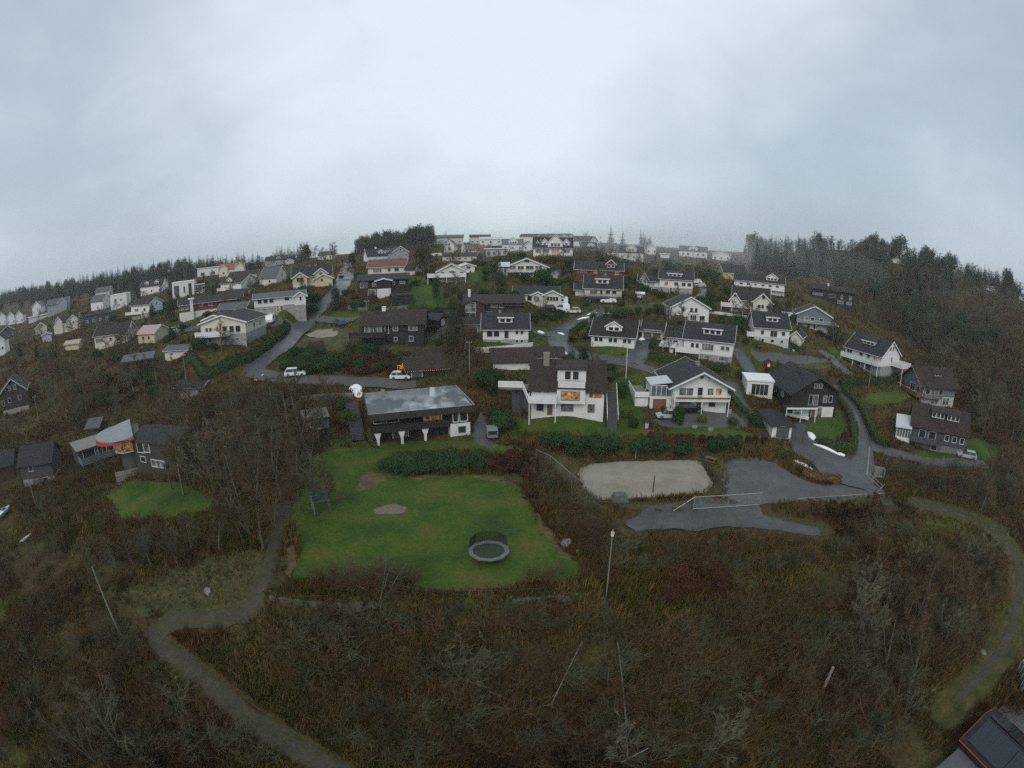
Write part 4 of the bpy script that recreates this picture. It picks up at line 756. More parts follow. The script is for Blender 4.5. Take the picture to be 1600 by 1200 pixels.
    house(1105,563,77,31,'white house with broad shed dormer above the clipped green hedge', rot=-5, dep=9, pitch=34, hbp=9, wall='white', base='concrete', roof='r_dark', chim=[(-.4,.5,.6,.5)], dorm=[dict(c=.12,w=4.2,h=1.4,f=.3,n=3)],
      win=[('S',-.65,3.0,.7,1.0),('S',-.45,3.0,.7,1.0),('S',-.02,2.9,2.6,1.4,'c',dict(mull=3)),('S',.6,3.0,.8,.9,'c'),('S',.8,3.0,.8,.9,'c'),('S',.68,.7,2.2,.9,'c')], decks=[dict(a0=-1.3,a1=-.3,z=1.6,dep=1.3,posts=2)], wings=[dict(x0p=-54,y0=1.5,Lp=32,D=6,hep=30,hbp=9,pitch=34,win=[('S',0,3.0,1.0,.9)]),dict(x0p=-64,y0=-.8,Lp=18,D=2.5,hep=17,kind='flat',tilt=.4,roof='r_white',win=[('S',-.2,1.3,1.2,1.6)])])
    house(1078,504,59,23,'white gabled house with bay window facing the valley, brown balcony on its corner', rot=14, dep=9, ridge='y', pitch=27, wall='white', roof='r_dark', win=[('S',-.4,3.2,.7,1.0),('S',.05,3.2,.7,1.0),('S',.3,3.2,.7,1.0),('S',-.6,1.1,2.4,1.3),('S',.64,1.1,1.4,1.4),('W',.2,2.0,1.0,1.2,'l'),('W',-.4,3.2,1.0,1.0)], decks=[dict(a0=-1,a1=-.2,z=.6,dep=1.2,m='brownwood',posts=2)], wings=[dict(x0p=4,y0=-.7,Lp=13,D=.7,hep=15,kind='flat',tilt=.15,roof='r_dark',oh=.15,win=[('S',0,1.35,1.6,1.3,'d',dict(mull=2))])])
    house(1172,491,58,21,'cream house with brown roof and two white edged front gables', dep=9, pitch=36, hbp=8, wall='cream', base='plaster', roof='r_brown', win=[('S',-.1,2.8,2.4,1.1,'c',dict(mull=3)),('S',-.2,.9,2,1.2,'bdoor')], wings=[dict(x0p=19,y0=-1.8,Lp=30,D=7,hep=21,pitch=40,ridge='y',hbp=7,win=[('S',-.35,2.6,.7,1.0),('S',0,2.6,.7,1.0),('S',.55,2.6,.8,.9),('S',.05,5.2,.8,1.1),('S',.1,.8,.9,1.2)]),dict(x0p=-25,y0=-.8,Lp=15,D=6,hep=21,pitch=52,ridge='y',hbp=7,win=[('S',0,5,.8,.9)])], decks=[dict(a0=-1.6,a1=-.4,z=1.9,dep=2.2,posts=3)])
    house(1205,537,56,24,'white house with pale grey base and square dormer above the playground', rot=14, dep=9, pitch=36, hbp=9, wall='white', base='lgrey', roof='r_dark', dorm=[dict(c=.05,w=3.2,h=1.3,f=.35,n=2,kind='shed')], win=[('S',-.55,2.7,.8,1.0),('S',.1,2.5,1.8,1.5),('S',.65,2.7,.9,1.0),('S',-.5,.7,.7,.8),('S',.05,.7,.9,.7),('S',.6,.7,.7,.7),('W',0,5,1,1.1)], decks=[dict(f='W',a0=-1,a1=1,z=1.6,dep=1.8,posts=2)])
    house(1243,538,17,12,'small white garage with steep gable beside the square dormer house', rot=-10, dep=6, ridge='y', pitch=40, wall='cream', roof='r_dark', cat='garage', name='garage', win=[('S',0,1.0,1.9,1.7,'gdoor')])
    house(1271,515,56,21,'blue grey gabled house with carport under its right side', rot=8, dep=10, ridge='y', pitch=25, hbp=9, wall='bluegrey', base='lgrey', roof='r_dark', win=[('S',-.45,2.9,1.1,1.1,'c'),('S',-.1,2.9,1.1,1.1),('S',.4,2.9,1.1,1.1),('S',.1,1.0,1.2,1.2),('S',-.3,1.0,.8,1.4)], wings=[dict(x0p=-38,y0=2,Lp=20,D=6,hep=16,kind='flat',tilt=.2,roof='r_light',win=[('S',0,1.1,2.2,1.9,'gdoor')]),dict(x0p=32,y0=0,Lp=12,D=6,hep=9,kind='flat',tilt=.2,roof='r_dark')], decks=[dict(a0=-1,a1=1.2,z=1.9,dep=1.4,rail='bars',m='lgrey',posts=3)])
    house(1301,474,71,19,'long dark timber house with brown roof at the edge of the bare woods', dep=8, pitch=22, hb=1.7, wall='black', base='dgrey', roof='r_brown', trim='dtrim', frame='lgrey', chim=[(-.25,.4,.7,.8,'plaster')], win=[('S',-.7,2.9,4.0,.9,'c',dict(mull=4)),('S',-.05,2.8,2.6,1.0,'d'),('S',.4,2.8,.9,1.1,'c'),('S',.8,2.8,.9,1.1,'c'),('S',.35,.8,2.4,1.1,'c'),('S',.75,.8,2.0,1.1,'c')])
    house(1186,457,80,16,'wide white house with gable dormer and full length balcony near the spruces', dep=9, pitch=27, hb=1.6, wall='white', base='concrete', roof='r_dark', dorm=[dict(c=.5,w=4.4,h=1.2,f=.3,n=3,kind='gable')], win=W3(2.5,6,1.1,1.0,lit=2), decks=[dict(a0=-1,a1=1,z=1.4,dep=1.2,posts=5)])
    house(1149,437,38,12,'ochre yellow house with black roof below the spruce wood', rot=20, dep=9, pitch=30, hb=.8, wall='ochre', base='concrete', roof='r_dark', win=W3(1.8,4,1.1,1.0,kd='c')+[('W',0,3.8,1.0,1.0,'c')], far=True)
    house(1056,459,52,22,'white house over grey base with long roof, trapezoid dormer and side terrace', dep=9, pitch=28, hbp=9, wall='white', base='concrete', roof='r_dark', dorm=[dict(c=-.1,w=4.5,h=1.0,f=.3,n=3)], win=[('S',-.6,3.1,1.1,1.1,'l'),('S',0,3.1,1.2,1.0),('S',.45,3.1,1.2,1.0),('S',.8,3.1,1.2,1.0),('S',-.3,.9,.9,1.8,'c')], wings=[dict(x0p=-43,y0=2,Lp=34,D=6,hep=17,pitch=30,hbp=5,win=[('S',0,2.5,3.5,1.4,'c')]),dict(x0p=-50,y0=1.5,Lp=9,D=5,hep=22,pitch=58,ridge='y',hbp=5)], decks=[dict(a0=-1.9,a1=-1,z=1.8,dep=2,posts=3,rail='bars')])
    house(1000,465,10,6,'tiny white garden shed on the terrace lawn', dep=2, pitch=14, wall='white', roof='r_white', cat='shed', name='shed', far=True)
    house(936,437,74,15,'dark red house with black roof and pointed gable dormer', dep=8, pitch=30, hb=.8, wall='red', base='red', roof='r_dark', dorm=[dict(c=.5,w=3.0,h=1.2,f=.3,n=2,kind='gable',pitch=42)], win=[('S',-.7,2.3,2.8,1.0,'c',dict(mull=3)),('S',-.15,2.2,1.0,1.0,'l'),('S',.2,2.2,1.2,1.3,'c'),('S',.75,2.2,1.1,.9,'l')], decks=[dict(a0=-1.1,a1=0,z=1.0,dep=1.2,m='red',posts=3)], wings=[dict(x0p=-28,y0=2,Lp=20,D=5,hep=17,pitch=24)])
    house(942,473,58,22,'cream house on an open carport level with a central shed dormer', dep=9, pitch=34, hbp=10, wall='cream', base='dgrey', roof='r_dark', dorm=[dict(c=-.05,w=3.6,h=1.4,f=.35,n=2)], win=[('S',-.5,2.8,2.0,1.1,'c'),('S',-.1,2.8,.7,1.0),('S',.25,2.9,1.2,.8),('S',.6,2.9,1.2,.8),('S',-.4,.8,2.6,1.5,'ddoor'),('S',.4,.8,2.6,1.5,'ddoor')], wings=[dict(x0p=-37,y0=1.5,Lp=14,D=5,hep=19,pitch=30,hbp=9)], decks=[dict(a0=-1.3,a1=1.0,z=1.65,dep=1.0,m='dgrey',rail='bars',posts=4)])  # dark panels below paint the shade of the open carport level
    # left side
    house(438,487,82,22,'white house over grey concrete storey beside the road junction', dep=8, pitch=15, hbp=9.5, fd=7, wall='white', base='concrete', roof='r_grey', oh=.6, win=[('S',-.78,3.2,1.1,1.1),('S',-.55,3.2,1.1,1.1),('S',-.32,3.2,1.1,1.1),('S',.28,3.3,1.2,.8),('S',-.08,.9,.8,1.4,'l'),('S',.06,.9,.8,1.4,'c'),('S',-.6,.9,1.6,.5,'c')], wings=[dict(fd=7,x0p=32,y0=-1.0,Lp=18,D=7,hep=22,pitch=32,ridge='y',hbp=8,win=[('S',.1,3.2,.6,1.0)])])
    house(350,539,72,33,'large cream house with twin front gables and white deck on a grey base', rot=-28, dep=12, ridge='y', pitch=15, hbp=16, wall='cream', base='concrete', roof='r_dark', oh=.7, chim=[(-.1,.75,.7,.7)], win=[('S',-.72,3.6,.7,.9),('S',-.55,3.6,.7,.9),('S',.1,3.5,1.2,1.4),('S',.4,3.5,1.2,1.4),('S',.68,3.5,1.2,1.4),('S',-.6,1.2,.7,.6),('S',-.2,1.2,.7,.6,'l'),('S',.5,1.2,2.2,.5,'c'),('E',.4,3.6,.7,.9),('E',-.2,3.6,.7,.9)], fd=6, decks=[dict(a0=-1.15,a1=.3,z=2.3,dep=1.5,posts=0)], wings=[dict(fd=6,x0p=-16,y0=.6,Lp=42,D=9,hep=39,pitch=17,ridge='y',hb=2.4,oh=.6)])
    house(279,559,44,11,'low cream garage with grey roof below the twin gabled house', rot=-30, dep=7, pitch=12, wall='cream', roof='r_grey', cat='garage', name='garage', win=[('S',-.5,1.1,.9,.4),('S',.55,1.1,.9,.4)])
    house(216,583,50,18,'black open shed with grey felt roof below the cream garage', rot=-8, dep=8, kind='flat', tilt=.5, wall='black', roof='r_grey', trim='dtrim', cat='shed', name='shed')
    house(174,541,55,17,'cream house with brown roof, enclosed veranda and yellow gable end', rot=-27, dep=9, pitch=32, hb=1.2, wall='cream', base='concrete', roof='r_brown', win=[('S',-.7,2.3,3.0,1.3,'c',dict(mull=3)),('S',.0,2.3,1.0,1.1),('S',.6,2.2,1.6,1.2,'c'),('E',.2,4.6,.8,1.1,'c'),('E',-.2,2.2,.9,1.1)])
    house(229,536,27,14,'pale yellow garage with pink sheet roof beside the yellow gable', rot=-42, dep=8, pitch=25, wall='yellow', roof='r_pink', cat='garage', name='garage', win=[('S',-.35,1.6,.9,1.0),('S',.35,1.6,.9,1.0)])
    house(113,547,23,9,'small ochre shed with pale striped roof among the bare trees', rot=-30, dep=4, pitch=24, wall='yellow', roof='r_pink', cat='shed', name='shed', far=True)
    house(152,505,47,12,'blue green timber house with dark hipped roof and white windows', rot=-10, dep=9, kind='hip', pitch=22, wall='teal', roof='r_brown', win=W3(1.6,4,1.2,1.2,kd='c'), far=True)
    house(220,498,30,20,'white house with brown roof, left balcony and broad white gable end', rot=-40, dep=10, pitch=24, hbp=8, wall='white', base='concrete', roof='r_brown', win=[('S',-.4,3.6,2.2,1.2,'c'),('S',.5,3.6,1.2,1.2),('S',.4,1.0,1.4,1.0,'l'),('E',.1,5.2,.8,.9)], decks=[dict(a0=-1.5,a1=.3,z=2.2,dep=1.2,posts=2)])
    house(152,486,20,14,'white house with grey side roof and steep white gable', rot=-42, dep=9, pitch=34, wall='white', roof='r_grey', win=[('E',0,5.4,.9,1.1),('E',-.3,2.4,.9,1.1)], far=True)
    house(186,482,27,20,'white flat roofed box house joined behind the steep white gable', rot=-20, dep=8, kind='flat', tilt=.1, wall='white', roof='r_light', oh=.1, win=[('S',-.4,4.6,1,1),('S',.3,4.6,1,1),('S',0,1.8,2,1.2,'l')], far=True)
    house(104,519,42,15,'cream house with brown roof and two pointed gables', rot=-12, dep=9, pitch=34, hbp=5, wall='cream', base='plaster', roof='r_brown', win=W3(2.6,3,1.2,1.1,lit=1), wings=[dict(x0p=-12,y0=-1,Lp=13,D=6,hep=17,pitch=46,ridge='y'),dict(x0p=14,y0=-1.5,Lp=20,D=6,hep=16,pitch=36,ridge='y',win=[('S',0,4.4,.9,1)])], far=True)
    house(65,523,20,10,'small cream gabled house with brown roof low on the left', dep=7, ridge='y', pitch=36, wall='cream', roof='r_brown', win=W3(1.6,2,.9,1,kd='l'), far=True)
    house(74,534,16,10,'plain grey garage with blank front below the small cream house', dep=6, ridge='y', pitch=18, wall='lgrey', roof='r_grey', cat='garage', name='garage', far=True)
    house(91,489,36,13,'grey house with two white edged gables on the left slope', rot=-15, dep=10, pitch=32, wall='grey', roof='r_grey', win=W3(2.2,3,1.1,1.2,kd='c'), wings=[dict(x0p=9,y0=-1.5,Lp=16,D=6,hep=14,pitch=36,ridge='y')], far=True)
    house(58,492,15,12,'narrow white gabled house above a flat white garage', rot=-25, dep=9, ridge='y', pitch=38, wall='white', roof='r_grey', win=W3(2.4,2,.9,1.1), far=True)
    house(62,500,38,6,'long flat white garage under the narrow white gabled house', dep=6, kind='flat', tilt=.1, wall='white', roof='r_light', cat='garage', name='garage', far=True)
    for i, (p, q, lb) in enumerate(((4,508,'left of'), (18,507,'middle of'), (31,505,'right of'))):
        house(p,q,12,12,('leftmost','middle one','rightmost')[i]+' of three white gabled terrace houses at the left edge', rot=-20, dep=9, ridge='y', pitch=40, wall='white', roof='r_brown', win=W3(2.0,2,1,1.2), far=True)['group' if False else 0]['group'] = 'white terrace houses at the left edge'
    house(13,527,24,9,'dark grey gabled house with brown roof in front of the white terrace', dep=8, ridge='y', pitch=30, wall='dgrey', roof='r_brown', win=W3(1.6,2,.9,1,kd='c'), far=True)
    house(3,556,14,22,'white house cut by the left edge above the thicket', rot=-20, dep=7, ridge='y', pitch=36, wall='white', roof='r_dark', win=W3(3,2,.9,1.1,span=.4), far=True)
    house(160,464,23,8,'small pale grey house half hidden below the spruce ridge', rot=-25, dep=8, pitch=34, wall='lgrey', roof='r_grey', win=W3(1.6,2,1,1), far=True)
    house(237,459,36,12,'white house with dark roof and two gable dormers below the spruce ridge', rot=-28, dep=9, pitch=36, wall='white', roof='r_dark', dorm=[dict(c=-.45,w=3,h=1.1,f=.2,n=2,kind='gable'),dict(c=.45,w=3,h=1.1,f=.2,n=2,kind='gable')], win=W3(1.6,3,1.1,1.1), far=True)
    house(287,464,36,22,'modern white box house with dark panels between white frames', rot=-8, dep=9, kind='flat', tilt=.05, wall='white', roof='r_white', oh=.05, win=[('S',-.6,3.4,2.6,4.6,'dgrey'),('S',.1,3.4,.8,3),('S',.62,3.4,1.6,5.6,'black')], far=True)
    house(313,459,15,14,'dark glazed cube house right of the modern white box house', dep=7, kind='flat', tilt=.05, wall='dgrey', roof='r_dark', oh=.1, win=W3(2.6,2,1.2,1.6), far=True)
    house(330,487,104,15,'long red house with grey roof and tall white chimney panel', dep=9, pitch=18, hbp=4, wall='red', base='plaster', roof='r_dark', oh=.7, win=[('S',-.85,2.6,3.2,1.6,'c',dict(mull=3)),('S',-.3,2.7,1.2,1.0,'c'),('S',.0,2.7,1.5,1.1,'c'),('S',.45,2.7,1.4,1.0)], wings=[dict(x0p=-31,y0=-1.0,Lp=5,D=1.2,hep=23,kind='flat',tilt=.05,wall='plaster',roof='r_white')])
    house(325,431,34,12,'modern flat white house with black glazing on the ridge', rot=-10, dep=8, kind='flat', tilt=.05, wall='white', roof='r_white', win=[('S',-.5,1.8,3,2),('S',.5,1.8,3,2)], far=True)
    house(362,431,40,11,'white house with orange tiled roof and two gables', rot=-8, dep=9, pitch=34, wall='cream', roof='r_orange', win=W3(1.8,3,1.2,1.1,kd='c'), wings=[dict(x0p=-13,y0=-1,Lp=14,D=6,hep=12,pitch=40,ridge='y',win=[('S',0,2.2,1.2,1.2)]),dict(x0p=13,y0=-1,Lp=15,D=6,hep=13,pitch=40,ridge='y',win=[('S',0,2.2,1.2,1.2,'l')])], far=True)
    house(381,438,46,9,'white bungalow with brown roof in front of the orange roofed house', rot=-8, dep=9, pitch=20, wall='lgrey', roof='r_brown', win=W3(1.5,4,1.1,1.0), far=True)
    house(361,456,33,13,'white house with brown roof, small front gable and large blank white gable end', rot=-44, dep=12, pitch=27, wall='white', roof='r_brown', dorm=[dict(c=-.2,w=3,h=1.0,f=.15,n=1,kind='gable')], win=[('S',-.5,1.6,1.2,1.1),('E',0,4.8,.8,.8)], decks=[dict(a0=-1.2,a1=.2,z=.9,dep=1.4,posts=2)])
    house(366,465,40,5,'low white garage with brown roof below the blank white gable', rot=-30, dep=8, pitch=20, wall='white', roof='r_brown', cat='garage', name='garage', far=True)
    house(362,493,44,9,'low white bungalow with grey roof in front of the long red house', rot=-18, dep=8, pitch=20, wall='lgrey', roof='r_grey', win=[('S',-.6,1.2,2.0,.6,'c'),('S',.2,1.2,.9,.6)], far=True)
    house(419,447,27,13,'cream house with steep grey roof and tall gable end', rot=-36, dep=9, pitch=44, wall='cream', roof='r_grey', win=[('S',.2,2,1,1.2),('E',0,4.2,.9,1.4,'c'),('E',.2,1.6,.9,1.2)], far=True)
    house(488,446,62,14,'cream house with black roof and two wide front gables by the road', dep=9, pitch=32, hbp=4, wall='yellow', base='plaster', roof='r_dark', win=W3(2.3,2,1,1), wings=[dict(x0p=-19,y0=-1.6,Lp=22,D=7,hep=14,hbp=4,pitch=34,ridge='y',win=[('S',0,2.2,2.2,1.3,'d')]),dict(x0p=18,y0=-1.8,Lp=28,D=7,hep=10,pitch=24,ridge='y',win=[('S',-.2,1.6,.8,.7)]),dict(x0p=14,y0=-.4,Lp=20,D=6,hep=18,pitch=36,ridge='y',win=[('S',0,3.4,.9,1)])])
    house(432,415,36,9,'grey house with black roof and white edged gable dormer on the crest', rot=-10, dep=9, pitch=30, wall='grey', roof='r_dark', dorm=[dict(c=.2,w=4,h=.8,f=.1,n=2,kind='gable')], win=W3(1.6,3,1,1), far=True)
    house(453,413,13,5,'tiny grey gabled hut between the crest houses', dep=6, ridge='y', pitch=28, wall='lgrey', roof='r_brown', cat='hut', name='hut', far=True)
    house(493,418,27,7,'brown house with dark hipped roof and one lit window', dep=9, kind='hip', pitch=30, wall='dbrown', roof='r_brown', win=W3(1.6,3,1,1,lit=1), far=True)
    house(508,406,22,8,'pale house with grey roof at the top of the road', rot=-20, dep=8, pitch=28, wall='white', roof='r_grey', win=W3(1.6,2,1,1), far=True)
    # upper middle
    house(604,430,58,13,'cream house with red brown roof above the black and white house', rot=-8, dep=9, pitch=26, wall='cream', roof='r_red', win=[('S',-.5,1.6,2.8,1.2,'c',dict(mull=3)),('S',.15,1.7,.9,1.0),('S',.55,1.7,1.4,1.0)])
    house(641,430,15,9,'small white annex with brown roof next to the red brown roofed house', rot=-20, dep=6, pitch=28, wall='cream', roof='r_brown', cat='annex', name='annex', far=True)
    house(626,406,25,12,'grey gabled house facing the valley below the wooded knoll', rot=12, dep=12, ridge='y', pitch=34, wall='grey', roof='r_dark', win=W3(2.4,2,1.1,1.2,kd='c')+[('S',0,5,.9,1)], far=True)
    house(592,406,36,7,'black roofed house with two white dormers and a white chimney below the knoll', rot=14, dep=9, pitch=38, wall='white', roof='r_dark', dorm=[dict(c=.2,w=2.6,h=1.4,f=.2,n=1,kind='gable'),dict(c=.75,w=2.6,h=1.4,f=.2,n=1,kind='shed')], chim=[(-.1,.5,.8,1.0,'plaster')], far=True)
    house(706,441,44,17,'cream gabled house with white front deck and dark porch', dep=9, ridge='y', pitch=26, wall='cream', roof='r_grey', oh=.6, hb=1.6, base='plaster', win=[('S',-.65,2.4,1.1,1.1),('S',.7,2.4,1.1,1.1),('S',0,2.6,1.6,1.4,'c'),('S',0,4.8,.9,.7)], decks=[dict(a0=-1.7,a1=1,z=1.7,dep=1.8,posts=5)])
    house(731,426,22,10,'white garage with small dark window behind the cream gabled house', rot=6, dep=7, ridge='y', pitch=18, wall='white', roof='r_light', cat='garage', name='garage', win=[('S',.1,1.6,1.2,.7)], far=True)
    house(823,432,62,15,'wide pale house with broad black gable roof and glazed veranda', dep=11, ridge='y', pitch=22, wall='cream', base='plaster', hb=1.2, roof='r_dark', oh=.8, win=[('S',-.7,2.5,1.8,1.2,'c'),('S',-.3,2.5,1.8,1.2),('S',.15,2.5,2.2,1.3),('S',.6,2.5,2.0,1.3,'c'),('S',0,4.6,1.6,.8)], wings=[dict(x0p=-40,y0=-.5,Lp=22,D=6,hep=16,pitch=18,wall='bluegrey',roof='r_light',win=W3(2.0,3,1.5,1.6,kd='c'))], decks=[dict(a0=-1,a1=1.0,z=1.3,dep=1.4,posts=4,rail='bars')])
    house(864,400,61,13,'large white house with black roof and three gable dormers on the hilltop', dep=11, pitch=37, wall='white', roof='r_dark', dorm=[dict(c=-.42,w=2.6,h=1.3,f=.2,n=1,kind='gable',pitch=48),dict(c=.12,w=6.0,h=2.0,f=.02,n=3,kind='gable',pitch=46),dict(c=.68,w=2.6,h=1.3,f=.2,n=1,kind='gable',pitch=48)], win=[('S',-.75,2,2.2,1.4,'c'),('S',-.35,2,2.4,1.4,'c'),('S',.12,2,3,1.4,'l'),('S',.7,2,2.4,1.4,'c')], wings=[dict(x0p=-24,y0=2,Lp=4,D=3,hep=20,pitch=62,ridge='y')])
    house(801,392,32,11,'white house with grey roof and wide central gable on the hilltop', dep=9, pitch=30, wall='white', roof='r_grey', dorm=[dict(c=.05,w=5,h=1.4,f=.02,n=3,kind='gable',pitch=42)], win=W3(1.6,3,1.2,1.2,kd='c'), far=True)
    house(827,392,16,8,'small white gabled house between two larger hilltop houses', rot=6, dep=9, ridge='y', pitch=40, wall='white', roof='r_brown', win=W3(1.6,2,1,1), far=True)
    house(776,400,34,11,'white flat roofed pavilion house below the hilltop houses', dep=7, kind='flat', tilt=.1, wall='lgrey', roof='r_white', oh=.9, win=W3(1.6,4,1.6,1.6,kd='c'), far=True)
    house(744,395,25,5,'low house with bright red tiled roof on the upper slope', dep=10, pitch=27, wall='lgrey', roof='r_red', win=W3(1,2,1,.8), far=True)
    house(702,394,15,11,'white steep gabled house with dark red roof on the upper slope', rot=-10, dep=12, ridge='y', pitch=44, wall='white', roof='r_red', win=W3(2,1,1.4,1.4)+[('S',0,4.6,.9,1)], far=True)
    house(724,396,6,9,'narrow white gabled tower between two red roofs', dep=3, ridge='y', pitch=64, wall='white', roof='r_red', cat='tower', name='house_tower', far=True)
    house(718,408,53,8,'long white bungalow with brown roof behind the white terrace wall', dep=8, pitch=20, wall='cream', roof='r_brown', win=W3(1.3,5,1.2,.9,kd='c'), far=True)
    house(767,384,34,10,'white multi level house at the edge of the wooded knoll', dep=9, pitch=18, wall='white', roof='r_light', win=W3(2.6,3,1.4,1.1), far=True)
    house(702,381,44,10,'pale long house on the skyline beside the wooded knoll', dep=9, pitch=20, wall='lgrey', roof='r_grey', win=W3(1.4,4,1.4,1.0), far=True)
    house(750,381,32,11,'grey apartment house on the skyline with a dark roof', dep=9, pitch=18, wall='lgrey', roof='r_dark', win=W3(1.6,4,1.4,1.0), far=True)
    for i, p in enumerate((793,806,819,832,846,858,870,882)):
        o = house(p,379.5-.2*abs(i-3),14,10,'white row house with sloping dark roof in the skyline terrace', rot=-28, dep=8, pitch=24, wall='white', roof='r_dark', win=[('E',0,1.6,1.2,1.0)], far=True)[0]; o['group'] = 'white row houses on the skyline'
    house(906,385,32,9,'white house with black roof and white right gable beside the skyline terrace', rot=-30, dep=9, pitch=30, wall='white', roof='r_dark', win=W3(1.8,3,1.2,1.0), far=True)
    house(921,393,23,7,'brown house with tan gable among bushes on the upper slope', rot=6, dep=8, pitch=30, wall='dbrown', roof='r_brown', dorm=[dict(c=.2,w=3.4,h=.8,f=.05,n=1,kind='gable',wall='cream')], far=True)
    house(986,407,38,13,'cream house with dark roof, white trim and broad front gable', dep=9, pitch=30, hb=1.0, wall='cream', base='plaster', roof='r_dark', dorm=[dict(c=.0,w=5,h=1.8,f=.0,n=2,kind='gable',pitch=40)], win=W3(1.8,4,1.2,1.1,kd='c'), wings=[dict(x0p=-27,y0=1,Lp=16,D=5,hep=9,kind='flat',tilt=.1,wall='cream',roof='r_light')], far=True)
    house(1018,398,13,11,'slim white gabled house in the mist', rot=10, dep=8, ridge='y', pitch=42, wall='white', roof='r_grey', win=W3(1.8,2,.9,1.0), far=True)
    house(1083,402,44,10,'wide white house with central gable in the mist', dep=9, pitch=28, wall='white', roof='r_grey', dorm=[dict(c=.0,w=5,h=1.2,f=.05,n=2,kind='gable',pitch=30)], win=W3(1.6,5,1.1,1.1,lit=2), far=True)
    house(1039,403,14,6,'small white flat garage left of the wide misty house', dep=5, kind='flat', tilt=.05, wall='white', roof='r_white', cat='garage', name='garage', far=True)
    house(1127,407,28,9,'low white gabled house right of the wide misty house', rot=6, dep=9, ridge='y', pitch=24, wall='white', roof='r_grey', win=W3(1.4,3,.9,.9), far=True)
    house(1043,385,46,7,'large dim hall with brown hipped roof on the misty skyline', dep=12, kind='hip', pitch=20, wall='lgrey', roof='r_brown', cat='hall', win=W3(1.4,4,1.6,1.0), far=True)
    house(1402,412,22,4,'low white gabled house alone in the right hand woods', dep=8, ridge='y', pitch=20, wall='white', roof='r_grey', win=W3(1.0,3,.9,.8), far=True)
    house(1497,434,14,9,'pale house showing between the trees on the right ridge', dep=7, ridge='y', pitch=26, wall='lgrey', roof='r_grey', win=W3(1.8,2,.9,1.0), far=True)
    house(1548,455,24,5,'long low white house near the right ridge clearing', dep=7, pitch=16, wall='white', roof='r_grey', win=W3(1.1,3,1,.8), far=True)
    house(1593,468,16,6,'white house cut by the right edge on the ridge', dep=7, pitch=20, wall='white', roof='r_grey', win=W3(1.1,2,1,.8), far=True)
